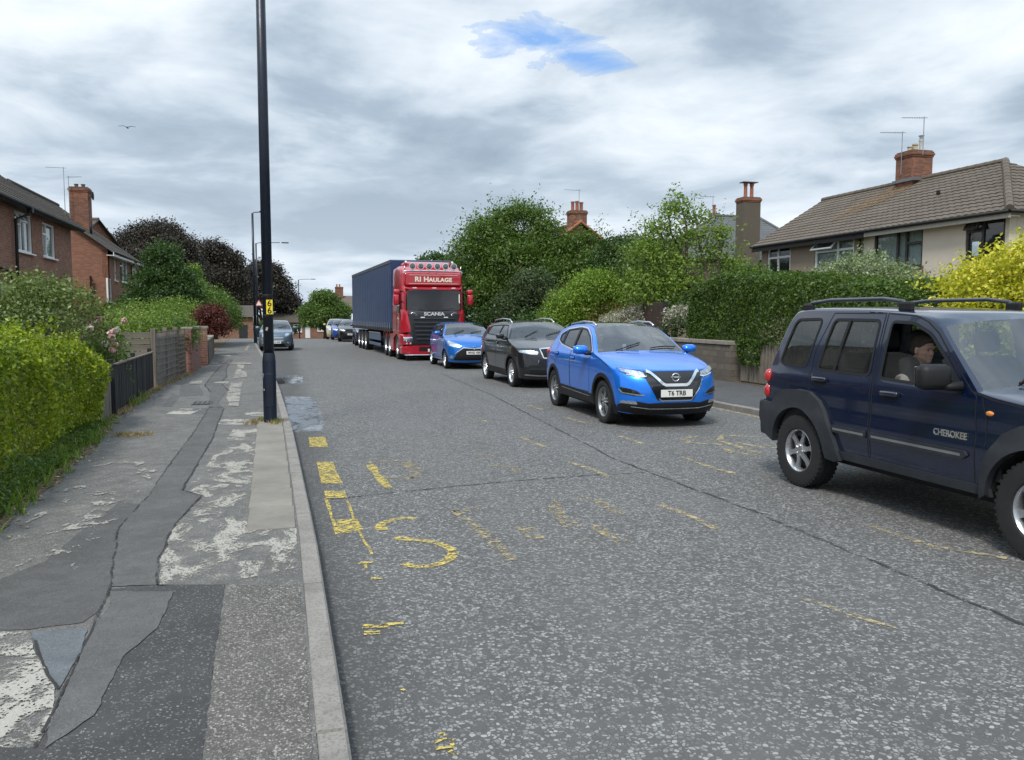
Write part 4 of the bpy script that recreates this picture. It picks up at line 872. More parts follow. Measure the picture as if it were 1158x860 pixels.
# house A, first brick house on the left
hA = thing('brick_house', 'red brick house with dark gutter, nearest on the left', 'house')
X = -7.6; mb = MB()
wins = [(27.5, 29.2, 3.66, 4.86), (30.4, 31.9, 3.68, 4.82), (25.0, 26.35, .95, 2.65), (29.0, 30.8, .95, 2.4), (22.0, 23.8, 3.66, 4.86)]
facade(mb, 'x', X, 14, 34.2, 0, 5.12, wins, -.28); facade(mb, 'y', 34.2, -16.2, X - .29, 0, 5.12, (), -.28)
mb.prism([(-16.2, 5.12), (X - .0, 5.12), (-11.9, 8.15)], .28, 'y', 33.92)
mb.build('wall', brickA, hA)
for i, h in enumerate(wins): window(hA, 'x', X, 1, *h, mull=[h[0] + (h[1] - h[0]) * .38], trans=[(h[0] + .06, h[0] + (h[1] - h[0]) * .38 - .03, h[3] - .38)], curtain=2 if i % 2 == 0 else 1, openl=(h[0] + .05, h[0] + (h[1] - h[0]) * .38, h[3] - .4, h[3] - .05, R(32)) if i == 0 else None)
a = math.atan2(3.03, 4.3 + .35); up = Vector((-(4.3 + .35), 0, 3.03 + .25)).normalized(); Ls = math.hypot(4.65, 3.28)
mb = MB(); slope(mb, (X + .35, 14, 4.98), (0, 1, 0), up, lambda b: 0, lambda b: 20.45, Ls, .27, .27, .012, .02, .09)
mb.add([(X + .35, 14, 4.97), (X + .35, 34.45, 4.97), (-11.9, 34.45, 8.25), (-11.9, 14, 8.25), (-16.55, 34.45, 4.97), (-16.55, 14, 4.97)], [(0, 1, 2, 3), (3, 2, 4, 5)])
ridge_caps(mb, (-11.9, 14, 8.32), (-11.9, 34.45, 8.32)); rf = mb.build('roof', tileA, hA)
mb = MB(); mb.prism([(X + .38, 4.86), (X + .38, 5.0), (-11.9, 8.27), (-16.6, 5.0), (-16.6, 4.86), (-11.9, 8.1)], .05, 'y', 34.45)
mb.box((X + .17, 24.2, 4.93), (.36, 20.4, .03)); mb.box((X + .355, 24.2, 4.95), (.02, 20.4, .15)); mb.build('fascia', dkboard, hA)
gutter(hA, [(X + .42, 14, 4.98), (X + .42, 34.4, 4.94)], .06)
gutter(hA, [(X + .42, 27.6, 4.92), (X + .38, 27.5, 4.72), (X + .1, 27.25, 4.55), (X + .07, 27.25, .2)], .045, name='downpipe')
gutter(hA, [(X + .1, 24.5, 3.1), (X + .1, 26.6, 3.0), (X + .1, 26.7, 2.9), (X + .1, 26.7, .3)], .04, name='waste_pipe')
MB().box((X + .4, 27.6, 4.86), (.16, .2, .18), bev=.02).build('hopper', M['black'], hA)
rebase(hA, (-8, 24, 0))
# house B
hB = thing('brick_house', 'orange-red brick house with a tall brick chimney and white eaves, second on the left', 'house'); X = -8.6; mb = MB()
wins = [(47.75, 48.35, 3.6, 4.9), (49.4, 51.7, 3.6, 4.9), (52.9, 54.6, 3.55, 4.85), (46.15, 46.95, 2.45, 3.65), (47.8, 48.4, .9, 2.4), (49.6, 51.5, .3, 2.4), (53.2, 54.4, .95, 2.3)]
facade(mb, 'x', X, 46.2, 55, 0, 5.12, wins, -.28); facade(mb, 'y', 46.2, -17.2, X, 0, 5.12, (), .28); mb.prism([(-17.2, 5.12), (X, 5.12), (-12.9, 8.2)], .28, 'y', 46.2); mb.build('wall', brickB, hB)
for i, h in enumerate(wins):
    wd = h[1] - h[0]; window(hB, 'x', X, 1, *h, mull=[h[0] + wd * .5] if wd > 1 else [], trans=[(h[0] + .06, h[0] + wd * .5, h[3] - .4)] if wd > 1 else [], curtain=2 if wd > 1 else 0, name='patio_door' if i == 5 else 'window', sill=i != 5)
up = Vector((-4.65, 0, 3.4)).normalized(); Ls = math.hypot(4.65, 3.4)
mb = MB(); slope(mb, (X + .35, 45.9, 4.9), (0, 1, 0), up, lambda b: 0, lambda b: 9.3, Ls, .27, .27, .012, .02, .12)
mb.add([(X + .35, 45.9, 4.89), (X + .35, 55.2, 4.89), (-12.9, 55.2, 8.28), (-12.9, 45.9, 8.28), (-17.55, 55.2, 4.89), (-17.55, 45.9, 4.89)], [(0, 1, 2, 3), (3, 2, 4, 5)])
ridge_caps(mb, (-12.9, 45.9, 8.34), (-12.9, 55.2, 8.34)); mb.build('roof', tileA, hB)
mb = MB(); mb.box((X + .34, 50.5, 4.86), (.03, 9.3, .2)); mb.box((X + .17, 50.5, 4.8), (.34, 9.2, .03)); mb.build('fascia', M['white'], hB)
gutter(hB, [(X + .41, 45.9, 4.93), (X + .41, 55.2, 4.9)], .05); gutter(hB, [(X + .4, 52.3, 4.85), (X + .1, 52.3, 4.6), (X + .07, 52.3, .2)], .045, name='downpipe')
ch = chimney(hB, -11.3, -10.35, 50.8, 51.7, 6.2, 8.85, pots=[(-11.0, 51.2, .22, .12, stackr), (-10.65, 51.2, .22, .12, stackr)])
gutter(hB, [(-9.9, 49, 6.1), (-9.9, 49, 6.75)], .06, name='vent_pipe'); aerial(hB, -11.5, 50.7, 6.6, 9.9, .9, (-1, 0)); aerial(hB, -11.25, 50.6, 6.6, 9.4, .9, (.8, -.3)); aerial(hB, -14.5, 52, 7.0, 8.4, .5, (-1, 0), nel=5)
mb = MB(); mb.lathe([(.02, 0), (.12, .02), (.22, .07), (.24, .1)], 'x', (-10.2, 50.9, 8.4), 14); mb.tube([(-10.35, 50.9, 8.2), (-10.2, 50.9, 8.4)], .015, 6); mb.build('satellite_dish', M['trim'], hB)
rebase(hB, (-9, 50, 0))
# house C: gable turned to the road
hC = thing('brick_house', 'brick house with a plain gable end and grey tiled roof, furthest on the left', 'house'); mb = MB()
facade(mb, 'x', 0, -2.8, 2.8, 0, 5.75, [(-1, .4, 3.2, 4.4)], -.28); facade(mb, 'y', -2.8, -9, 0, 0, 5.75, (), .28)
mb.add([(0, -2.8, 5.75), (0, 2.8, 5.75), (0, 0, 7.8), (-.28, -2.8, 5.75), (-.28, 2.8, 5.75), (-.28, 0, 7.8)], [(0, 1, 2), (3, 5, 4)]); mb.build('wall', brickB, hC)
window(hC, 'x', 0, 1, -1, .4, 3.2, 4.4, mull=[-.3], curtain=1); mb = MB(); up = Vector((0, 3.05, 2.23)).normalized()
slope(mb, (-9, -3.05, 5.6), (1, 0, 0), up, lambda b: 0, lambda b: 9.2, 3.78, .27, .27, .01, .02, .15); mb.add([(-9, -3.05, 5.58), (.2, -3.05, 5.58), (.2, 0, 7.82), (-9, 0, 7.82), (.2, 3.05, 5.58), (-9, 3.05, 5.58)], [(0, 1, 2, 3), (3, 2, 4, 5)])
ridge_caps(mb, (-9, 0, 7.88), (.2, 0, 7.88)); mb.build('roof', tileR, hC)
mb = MB(); mb.tube([(.2, -3.05, 5.6), (.2, 0, 7.84), (.2, 3.05, 5.6)], .06, 6); mb.build('verge_board', dkboard, hC)
hC.location = (-11.4, 58, 0); hC.rotation_euler = (0, 0, R(-24))

# house R1, right: long roof with hip
h1 = thing('rendered_house', 'cream and brown rendered house with a long grey-brown tiled roof, nearest on the right', 'house'); X = 22.0
W = {1: (32.2, 34.0, 3.6, 4.88), 2: (27.95, 30.45, 3.55, 4.9), 3: (24.3, 26.8, 3.5, 4.9), 4: (20.85, 22.4, 3.6, 4.9)}
mb = MB(); facade(mb, 'x', X, 27.4, 34.5, 0, 5.0, [W[1], W[2]], .28, 0); facade(mb, 'x', X, 20.7, 27.39, 0, 5.0, [W[3], W[4], (24.3, 26.8, .9, 2.4)], .28, 1)
facade(mb, 'y', 20.7, X + .29, 29, 0, 5.0, (), .28, 1); facade(mb, 'y', 34.5, X + .29, 29.2, 0, 5.0, (), -.28, 0); mb.prism([(22, 5.0), (29, 5.0), (25.5, 7.2)], .28, 'y', 34.2, 0)
facade(mb, 'x', X - .04, 24.2, 26.9, 2.4, 3.42, (), .03, 2); mb.build('wall', [brownr, beige, brickB], h1)
dkf = plain('dark_frame', (.035, .03, .028), .5, var=.2)
window(h1, 'x', X, -1, *W[1], mull=[33.2], trans=[(32.26, 33.2, 4.4), (33.2, 33.94, 4.4)], fw=.09)
window(h1, 'x', X, -1, *W[2], mull=[29.0], trans=[(27.95, 29, 4.42), (29, 30.45, 4.42)], fw=.09, curtain=1, openl=(29.03, 30.4, 4.38, 4.84, R(40)))
window(h1, 'x', X, -1, *W[3], mull=[25.15, 25.6], trans=[(24.3, 25.1, 4.35)], fw=.09, curtain=1, mat=dkf)
window(h1, 'x', X, -1, *W[4], mull=[21.75], trans=[(21.8, 22.4, 4.5)], fw=.09, mat=dkf, openl=(21.78, 22.36, 4.5, 4.86, R(30))); window(h1, 'x', X, -1, 24.3, 26.8, .9, 2.4, mull=[25.5], curtain=1)
zr, ze, Y0, Y1, Yh = 7.32, 4.98, 20.35, 34.8, 24.3; mb = MB()
up = Vector((3.9, 0, zr - ze)).normalized(); Ls = math.hypot(3.9, zr - ze)
slope(mb, (21.6, Y0, ze), (0, 1, 0), up, lambda b: (Yh - Y0) * b / Ls, lambda b: Y1 - Y0, Ls, .31, .30, .026, .026, .05)
up2 = Vector((0, Yh - Y0, zr - ze)).normalized(); L2 = math.hypot(Yh - Y0, zr - ze)
slope(mb, (21.6, Y0, ze), (1, 0, 0), up2, lambda b: 3.9 * b / L2, lambda b: 7.8 - 3.9 * b / L2, L2, .31, .30, .026, .026, .05)
mb.add([(21.6, Y0, ze - .01), (21.6, Y1, ze - .01), (25.5, Y1, zr - .01), (25.5, Yh, zr - .01), (29.4, Y1, ze - .01), (29.4, Y0, ze - .01)], [(0, 1, 2, 3), (3, 2, 4, 5), (0, 3, 5)])
ridge_caps(mb, (25.5, Yh, zr + .03), (25.5, Y1, zr + .03), .12); ridge_caps(mb, (21.6, Y0, ze + .04), (25.5, Yh, zr + .05), .13); rf = mb.build('roof', tileR, h1)
t = NT('orange_lichen'); t.set(Base_Color=(.30, .16, .045), Roughness=.95, Alpha=t.ramp(t.noise(5, 8, .8), [(.47, 0.), (.62, .6)]))
mb = MB(); P0 = Vector((21.6, Y0, ze)); nrm = Vector((-(zr - ze), 0, 3.9)).normalized(); pts = [(9.3, .97), (7.9, .97), (8.0, .7), (9.3, .35), (10.4, .3), (10.2, .6)]
mb.add([P0 + Vector((0, a_, 0)) + up * (b_ * Ls) + nrm * .065 for a_, b_ in pts], [tuple(range(6))]); mb.build('lichen_patch', t.m, rf, fix=False)
mb = MB(); mb.box((21.66, 30.9, 4.83), (.04, 7.8, .2)); mb.box((21.85, 30.9, 4.8), (.34, 7.8, .03)); mb.build('fascia', dkboard, h1)
mb = MB(); mb.box((21.66, 23.66, 4.83), (.04, 6.6, .17)); mb.box((21.85, 23.66, 4.8), (.34, 6.6, .03)); mb.build('soffit_board', plain('dull_white_board', (.42, .40, .36), .7), h1)
gutter(h1, [(21.56, Y0, 4.94), (21.56, Y1, 4.97)], .055); gutter(h1, [(21.6, Y0 - .04, 4.94), (29.4, Y0 - .04, 4.94)], .055); gutter(h1, [(21.6, 27.5, 4.9), (21.9, 27.5, 4.7), (21.93, 27.5, .2)], .04, name='downpipe')
MB().lathe([(0.07, 0), (.07, .12), (.0, .14)], 'z', (23.6, 25.4, 6.25), 10).build('roof_vent', M['black'], h1)
chimney(h1, 25.0, 26.0, 28.35, 29.3, 6.6, 8.5, pots=[(25.25, 28.8, .22, .12, buff), (25.5, 28.8, .34, .12, buff), (25.8, 28.8, .55, .10, plain('cowl_white', (.6, .58, .52), .5))])
mb = MB(); mb.lathe([(.0, .2), (.12, .18), (.12, .16), (.08, .15), (.08, 0)], 'z', (25.8, 28.8, 9.03), 12); mb.build('chimney_cowl', alum, h1)
MB().box((25.5, 28.8, 7.32), (1.16, 1.2, .12)).build('flashing', lead, h1)
aerial(h1, 24.93, 28.9, 7.6, 9.35, .95, (-.95, .25)); aerial(h1, 25.45, 28.3, 8.3, 9.85, .95, (-.95, .25)); rebase(h1, (25, 27.5, 0))
# house R2
h2 = thing('slate_roofed_house', 'rendered house with slate hipped roof and a tall dark chimney stack, middle on the right', 'house'); mb = MB()
facade(mb, 'x', 23.4, 42.9, 49.6, 0, 5.1, [(44, 46, 3.5, 4.8)], .28, 0); facade(mb, 'y', 42.9, 23.69, 32, 0, 5.1, (), .28, 0); mb.build('wall', [brownr], h2); window(h2, 'x', 23.4, -1, 44, 46, 3.5, 4.8, mull=[45], curtain=1)
window(h2, 'y', 42.9, -1, 20.2, 21.9, 1.6, 2.6, mull=[21]) if False else None
mb = MB(); ze, zr = 5.0, 7.9; A0 = (23, 42.5, ze)
upx = Vector((3, 0, zr - ze)).normalized(); Lx = math.hypot(3, zr - ze); slope(mb, A0, (0, 1, 0), upx, lambda b: 3.5 * b / Lx, lambda b: 7.5 - 4.0 * b / Lx, Lx, .22, .25, .0, .012, .3, False)
upy = Vector((0, 3.5, zr - ze)).normalized(); Ly = math.hypot(3.5, zr - ze); slope(mb, A0, (1, 0, 0), upy, lambda b: 3 * b / Ly, lambda b: 9 - 3 * b / Ly, Ly, .22, .25, .0, .012, .3, False)
mb.add([(23, 42.5, ze - .01), (23, 50, ze - .01), (32, 50, ze - .01), (32, 42.5, ze - .01), (26, 46, zr - .01), (29, 46, zr - .01)], [(0, 1, 4), (1, 2, 5, 4), (2, 3, 5), (3, 0, 4, 5)])
for a_, b_ in (((23, 42.5, ze + .04), (26, 46, zr + .03)), ((26, 46, zr + .03), (29, 46, zr + .03)), ((29, 46, zr + .03), (32, 42.5, ze + .03)), ((23, 50, ze + .03), (26, 46, zr + .03))): ridge_caps(mb, a_, b_, .09)
mb.build('roof', slate, h2); gutter(h2, [(22.95, 42.5, 4.95), (22.95, 50, 4.95)]); gutter(h2, [(23, 42.45, 4.95), (32, 42.45, 4.95)])
chimney(h2, 25.35, 26.45, 41.7, 42.5, 0, 8.45, stackr, pots=[(25.7, 42.1, .85, .12, terra), (26.1, 42.1, .85, .12, terra)]); MB().box((25.9, 42.1, 9.34), (.95, .5, .04)).build('chimney_slab', stackr, h2)
chimney(h2, 26.15, 26.55, 46.6, 47, 7.5, 8.15, pots=[(26.35, 46.8, .55, .12, terra)], name='small_chimney'); aerial(h2, 26.1, 46.5, 7.8, 9.2, .9, (-1, 0)); rebase(h2, (27, 46, 0))
# house R3
h3 = thing('brick_house', 'brick house with orange verge tiles and red chimney pots behind the right-hand trees', 'house'); mb = MB()
facade(mb, 'y', 50, 14.6, 22.4, 0, 4.8, [(16, 17.4, 3.2, 4.4)], .28); facade(mb, 'x', 14.6, 50.29, 60, 0, 4.8, (), .28); mb.prism([(14.6, 4.8), (22.4, 4.8), (18.5, 7.6)], .28, 'y', 50); mb.build('wall', brickA, h3); window(h3, 'y', 50, -1, 16, 17.4, 3.2, 4.4, mull=[16.7])
mb = MB(); up = Vector((4.2, 0, 3.0)).normalized(); slope(mb, (14.3, 49.7, 4.65), (0, 1, 0), up, lambda b: 0, lambda b: 10.5, 5.16, .27, .27, .01, .02, .2); up = Vector((-4.2, 0, 3.0)).normalized(); slope(mb, (22.7, 49.7, 4.65), (0, 1, 0), up, lambda b: 0, lambda b: 10.5, 5.16, .27, .27, .01, .02, .2)
mb.build('roof', tileA, h3); mb = MB(); mb.tube([(14.3, 49.68, 4.72), (18.5, 49.68, 7.74), (22.7, 49.68, 4.72)], .1, 6); ridge_caps(mb, (18.5, 49.7, 7.74), (18.5, 60, 7.74), .12); mb.build('verge_tiles', terra, h3)
ch = chimney(h3, 18.15, 19.25, 50.6, 51.4, 6.5, 8.55, pots=[(18.4, 51, .62, .13, terra), (18.7, 51, .66, .13, terra), (19.0, 51, .6, .13, terra)]); aerial(h3, 18.7, 50.6, 8.0, 9.9, 1.0, (-1, 0)); rebase(h3, (18.5, 55, 0))
# far house and bungalow
g150 = float(gz(150)); h4 = thing('white_house', 'distant white house with grey roof and brick chimney behind the lorry', 'house'); mb = MB()
facade(mb, 'y', 150, 9.5, 24, g150, 3.2, [(11.8, 13.4, 1.4, 2.8), (15, 17, 1.4, 2.8)], .3); facade(mb, 'x', 9.5, 150.31, 158, g150, 3.2, (), .3); mb.build('wall', whiter, h4); window(h4, 'y', 150, -1, 11.8, 13.4, 1.4, 2.8, mull=[12.6], mat=dkf); window(h4, 'y', 150, -1, 15, 17, 1.4, 2.8, mull=[16], mat=dkf)
mb = MB(); mb.add([(9.1, 149.6, 3.1), (24.4, 149.6, 3.1), (24.4, 158.4, 3.1), (9.1, 158.4, 3.1), (10.6, 154, 5.4), (20, 154, 5.4)], [(0, 1, 5, 4), (1, 2, 5), (2, 3, 4, 5), (3, 0, 4)]); mb.build('roof', tileR, h4)
chimney(h4, 9.3, 10.7, 153, 154.2, 3, 7.0, pots=[(9.6, 153.6, .5, .16, terra), (10.1, 153.6, .5, .16, terra)]); rebase(h4, (15, 154, g150))
gb = float(gz(118)); h5 = thing('brick_bungalow', 'low brick bungalow with white windows closing the far end of the road', 'house'); mb = MB()
facade(mb, 'y', 118, -3, 9, gb, .85, [(1.3, 2.5, -.55, .55), (2.9, 3.6, gb + .1, .6), (4.6, 5.8, -.45, .55), (7, 8, -.45, .5)], .3); mb.build('wall', brickA, h5)
for a0, a1, z0 in ((1.3, 2.5, -.55), (4.6, 5.8, -.45), (7, 8, -.45)): window(h5, 'y', 118, -1, a0, a1, z0, .55 if a0 < 7 else .5, mull=[(a0 + a1) / 2], curtain=2, fw=.1)
MB().box((3.25, 118.1, (gb + .7) / 2), (.7, .08, .5 - gb)).build('door', M['white'], h5)
mb = MB(); mb.add([(-3.4, 117.5, .8), (9.4, 117.5, .8), (9.4, 124, .8), (-3.4, 124, .8), (-.5, 120.7, 2.2), (6.5, 120.7, 2.2)], [(0, 1, 5, 4), (1, 2, 5), (2, 3, 4, 5), (3, 0, 4)]); mb.build('roof', tileA, h5); rebase(h5, (3, 120, gb))
h6 = thing('brick_house', 'dim brick building glimpsed behind the purple trees at the end of the pavement', 'house'); mb = MB(); facade(mb, 'y', 100, -9, -3.4, float(gz(100)), 1.6, [(-5, -4, float(gz(100)) + .05, .7)], .3); mb.build('wall', brickA, h6)
MB().box((-4.5, 100.1, -.15), (.95, .06, 1.6)).build('door', dkboard, h6); mb = MB(); mb.add([(-9.3, 99.6, 1.6), (-3, 99.6, 1.6), (-3, 105, 3), (-9.3, 105, 3)], [(0, 1, 2, 3)]); mb.build('roof', tileA, h6); rebase(h6, (-6, 102, float(gz(100))))

# --- left garden boundaries
wblack = wood_mat('fence_black', (.011, .011, .011), 2, .8, .6); wgrey = wood_mat('fence_grey', (.19, .16, .125), 2, .9, .5); wgrey2 = wood_mat('fence_grey_h', (.19, .17, .14), 0, .9, .5); wbrown = wood_mat('board_brown', (.05, .028, .02), 2, .8, .5)
def fence_line(name, label, A, B_, z0, z1, mat, bw=.12, post=.08, postm=None, n_post=3, cap=True, jit=.0, group=None, spike=False, capm=None):
    A, B_ = Vector(A), Vector(B_); d = (B_ - A); L = d.length; d.normalize(); ang = math.atan2(d.y, d.x); o = thing(name, label, 'fence', (A.x, A.y, z0), ang, group)
    rr = random.Random(int(L * 100)); mb = MB(); n = int(L / bw)
    for i in range(n):
        h = z1 - z0 + rr.uniform(-jit, jit)
        if spike: mb.prism([(i * bw + .01, .03), (i * bw + bw - .02, .03), (i * bw + bw - .02, h - .04), (i * bw + bw / 2 - .005, h), (i * bw + .01, h - .04)], .02, 'y', rr.uniform(-.004, .004))
        else: mb.box((i * bw + bw / 2, rr.uniform(-.006, .006), h / 2 + .02), (bw - .008, .018, h - .04))
    mb.build('board_panel', mat, o)
    mb = MB(); mb.box((L / 2, .035, (z1 - z0) * .25), (L, .035, .07)); mb.box((L / 2, .035, (z1 - z0) * .8), (L, .035, .07)); mb.build('rail', mat, o)
    if cap: MB().box((L / 2, 0, z1 - z0 + .012), (L, .06, .03), bev=.005).build('capping', capm or mat, o)
    for i in range(n_post): MB().box((L * i / (n_post - 1), .06, (z1 - z0 + .1) / 2), (post, post, z1 - z0 + .1), bev=.008).build('post', postm or mat, o)
    return o
fence_line('board_fence', 'low black-stained board fence with a pale capping, between the bright hedge and the trellis gate', (-2.71, 14.75), (-2.82, 19.6), .1, .90, wblack, .1, .08, wblack, 3, capm=wgrey)
fence_line('board_fence', 'short grey board fence half buried under the end of the hedge', (-2.66, 13.3), (-2.70, 14.3), .1, .75, wgrey, .14, .09, wgrey, 2, cap=False)
o = thing('gate_post', 'short square post painted black at the end of the black fence', 'post', (-2.72, 14.5, .1)); MB().box((0, 0, .4), (.14, .14, .8), bev=.01).build('shaft', wblack, o); MB().box((0, 0, .82), (.16, .16, .03), bev=.008).build('cap', wblack, o)
def trellis(name, label, A, B_, z0, z1, cell=.15, postn=3):
    A, B_ = Vector(A), Vector(B_); d = B_ - A; L = d.length; ang = math.atan2(d.y, d.x); o = thing(name, label, 'fence', (A.x, A.y, z0), ang); H = z1 - z0; mb = MB()
    for i in range(int(L / cell) + 1): mb.box((i * cell, -.02, H / 2), (.03, .014, H - .06))
    for j in range(int(H / cell) + 1): mb.box((L / 2, -.033, .04 + j * cell), (L, .012, .03))
    mb.build('lattice', wgrey, o); MB().box((L / 2, .02, H / 2), (L, .02, H - .1)).build('backing', plain('pale_backing', (.48, .49, .48), .8, var=.25), o)
    for i in range(postn): MB().box((L * i / (postn - 1), .03, (H + .08) / 2), (.1, .1, H + .08), bev=.01).build('post', wgrey, o)
    return o
trellis('trellis_gate', 'grey wooden trellis gate with square posts beyond the black fence', (-2.80, 19.9), (-2.70, 22.9), .1, 1.35, .15, 3)
trellis('trellis_gate', 'narrow grey trellis panel next to the brick pier', (-2.70, 23.0), (-2.66, 24.2), .1, 1.3, .12, 2)
o = thing('slat_fence', 'grey horizontal-slat fence panel in the garden behind the roses', 'fence', (-6.4, 20.6, .1)); mb = MB()
for j in range(8): mb.box((1.7, 0, .12 + j * .15), (3.4, .025, .125), rx=.05)
mb.build('slat_panel', wgrey2, o)
for x in (0, 1.7, 3.45): MB().box((x, .04, .62), (.09, .09, 1.28), bev=.01).build('post', wgrey, o)
copestone = plain('coping_stone', (.25, .225, .185), .92, var=.35, scale=6, bump=.4)
def gwall(name, label, pts, z1, mat, th=.22, cope=.07, cm=None, cat='wall', z0=.1):
    o = thing(name, label, cat, (pts[0][0], pts[0][1], z0)); b = Vector((pts[0][0], pts[0][1], z0)); mb = MB(); mc = MB()
    for i in range(len(pts) - 1):
        a, c = Vector(pts[i]), Vector(pts[i + 1]); L = (c - a).length; ang = math.atan2((c - a).y, (c - a).x); m = (a + c) / 2
        mb.box((m.x - b.x, m.y - b.y, (z1 - z0) / 2), (L, th, z1 - z0), rz=ang)
        k = max(1, int(L / .6))
        for j in range(k): q = a.lerp(c, (j + .5) / k); mc.box((q.x - b.x, q.y - b.y, z1 - z0 + cope / 2), (L / k - .008, th + .07, cope), rz=ang, bev=.012)
    mb.build('masonry', mat, o); mc.build('coping', cm or copestone, o); return o
gwall('brick_wall', 'chest-high red brick garden wall with a stone coping, beyond the trellis gate', [(-2.62, 24.5), (-2.62, 27.2)], 1.33, brickW, .23)
gwall('brick_pier', 'square brick gate pier with a pale cap standing before the low stone wall', [(-2.62, 28.2), (-2.64, 28.65)], 1.30, brickW, .44, .08)
gwall('brick_wall', 'short far length of brick garden wall just before the red maple', [(-2.75, 29.6), (-2.78, 31.2)], 1.28, brickW, .23)
t = NT('rubble_stone'); v = t.node('ShaderNodeTexBrick'); s = t.node('ShaderNodeSeparateXYZ'); t.ln(t.coord(), s.inputs[0]); cb = t.node('ShaderNodeCombineXYZ'); t.ln(t.math('ADD', t.math('ADD', s.outputs[0], s.outputs[1]), t.math('MULTIPLY', t.noise(2.5, 3), .12)), cb.inputs[0]); t.ln(t.math('ADD', s.outputs[2], t.math('MULTIPLY', t.noise(3, 3), .07)), cb.inputs[1])
t.ln(cb.outputs[0], v.inputs['Vector']); v.inputs['Scale'].default_value = 1; v.inputs['Brick Width'].default_value = .38; v.inputs['Row Height'].default_value = .155; v.inputs['Mortar Size'].default_value = .012; v.inputs['Color1'].default_value = (.12, .097, .075, 1); v.inputs['Color2'].default_value = (.18, .15, .118, 1); v.inputs['Mortar'].default_value = (.11, .10, .085, 1)
c = t.mix(t.ramp(t.noise(5, 7, .75), [(.35, 0.), (.8, .6)]), v.outputs['Color'], (.075, .062, .05)); t.set(Base_Color=c, Roughness=.95); t.bump(t.math('SUBTRACT', t.noise(24, 5, .7), v.outputs['Fac']), .9, .02); rubble = t.m
gwall('stone_wall', 'low grey stone wall with flat coping beneath the red maple', [(-2.55, 29.0), (-2.75, 33), (-2.95, 36.5)], .88, rubble, .25)
gwall('stone_wall', 'weathered rubble stone wall with rounded coping along the right-hand pavement', [(10.68, 17.75), (10.68, 24), (10.5, 31), (10.1, 40)], 1.0, rubble, .3, .1)
fence_line('timber_fence', 'old grey vertical-board timber fence under the tall privet hedge', (10.66, 17.5), (10.66, 11.2), .12, 1.08, wgrey, .115, .09, wgrey, 4, cap=False, jit=.03, spike=True)
o = thing('wooden_board', 'dark brown wooden board on a black post rising behind the stone wall', 'board', (11.05, 23.2, .1)); MB().box((0, 0, 1.65), (.06, 1.45, .75), bev=.01).build('panel', wbrown, o)  # plain dark wooden panel, carries no notices
for y in (-.75, .68): MB().box((.02, y, 1.02), (.12, .12, 2.05), bev=.01).build('post', wblack, o)

# --- lamp columns
def lamp(name, label, x, y, H=8.0, arm=(1.6, 0), r1=.098, r2=.077, zb=None, door=True, group='black street lamp columns', face=1):
    zb = float(gz(y)) + .1 if zb is None else zb; o = thing(name, label, 'street lamp', (x, y, zb), 0, group)
    mb = MB(); mb.lathe([(r1 * 1.02, -.05), (r1, 0), (r1, .93), (r1 * .97, .96), (r2 * 1.12, 1.03), (r2 * 1.05, 1.06)], 'z', n=20); mb.build('base', M['metalblack'], o, sharp=35)
    mb = MB(); top = H; mb.tube([(0, 0, 1.04), (0, 0, H * .6), (0, 0, top)], [r2, r2 * .93, r2 * .80], 16); mb.build('column', M['metalblack'], o, smooth=True)
    mb = MB(); mb.tube([(0, 0, top - .05), (arm[0] * .1, arm[1] * .1, top + .05), (arm[0] * .8, arm[1] * .8, top + .1)], .028, 8); mb.build('arm', M['metalblack'], o, smooth=True)
    L = math.hypot(*arm); ux, uy = arm[0] / L, arm[1] / L; mb = MB(); mb.box((arm[0] + ux * -.05, arm[1] + uy * -.05, top + .1), (.62, .24, .09), rz=math.atan2(uy, ux), bev=.035); mb.build('lantern', M['trim'], o, sharp=40)
    if door:
        mb = MB(); mb.box((0, -r1 + .002, .5), (.1, .012, .5), bev=.004); mb.build('access_door', M['metalblack'], o)
    return o
L1 = lamp('street_lamp', 'tall black lamp column with a yellow number plate, nearest on the left kerb', -.22, 12.83, 8.0, (1.5, .1), zb=.1)
mb = MB(); mb.lathe([(.077, 0), (.0795, .005), (.0795, .03), (.077, .035)], 'z', (0, 0, 1.60), 18); mb.lathe([(.077, 0), (.0795, .005), (.0795, .03), (.077, .035)], 'z', (0, 0, 1.9), 18); mb.build('strap', M['black'], L1)
pl_ = MB().box((.026, -.087, 1.745), (.092, .012, .215), bev=.004).build('number_plate', plain('plate_yellow', (.80, .62, .02), .4, var=.05), L1)
for k, zz in enumerate((1.798, 1.692)): text_obj('number', '6', .13, M['ink'], pl_, Matrix.Translation((.026, -.0950, zz)) @ Matrix.Rotation(math.pi / 2, 4, 'X'), bold=.002)
mb = MB(); mb.box((-.02, -.077, 1.42), (.03, .004, .05), ry=.3); mb.box((-.085, -.03, .72), (.01, .05, .06), rx=.3); mb.box((-.08, -.045, .5), (.01, .04, .03), rx=-.4); mb.build('peeling_paint', plain('peel', (.35, .33, .30), .7), L1)
lamp('street_lamp', 'thin black lamp column with a short arm, second along the left kerb', -1.62, 51, 7.65, (.75, 0))
lamp('street_lamp', 'black lamp column with a long pale lantern, third along the left kerb', -2.15, 75, 8.3, (2.5, 0))
lamp('street_lamp', 'distant lamp column in the purple tree line, fourth along the left kerb', -1.7, 95, 8.1, (1.7, 0))
lamp('street_lamp', 'far lamp column standing alone against the sky where the road bends', 2.1, 115, 7.9, (2.0, 0))
o = thing('warning_sign', 'small red-bordered triangular warning sign on a black pole behind the parked car', 'road sign', (-2.25, 74, float(gz(74)) + .1)); MB().tube([(0, 0, 0), (0, 0, 3.5)], .04, 8).build('pole', M['metalblack'], o)
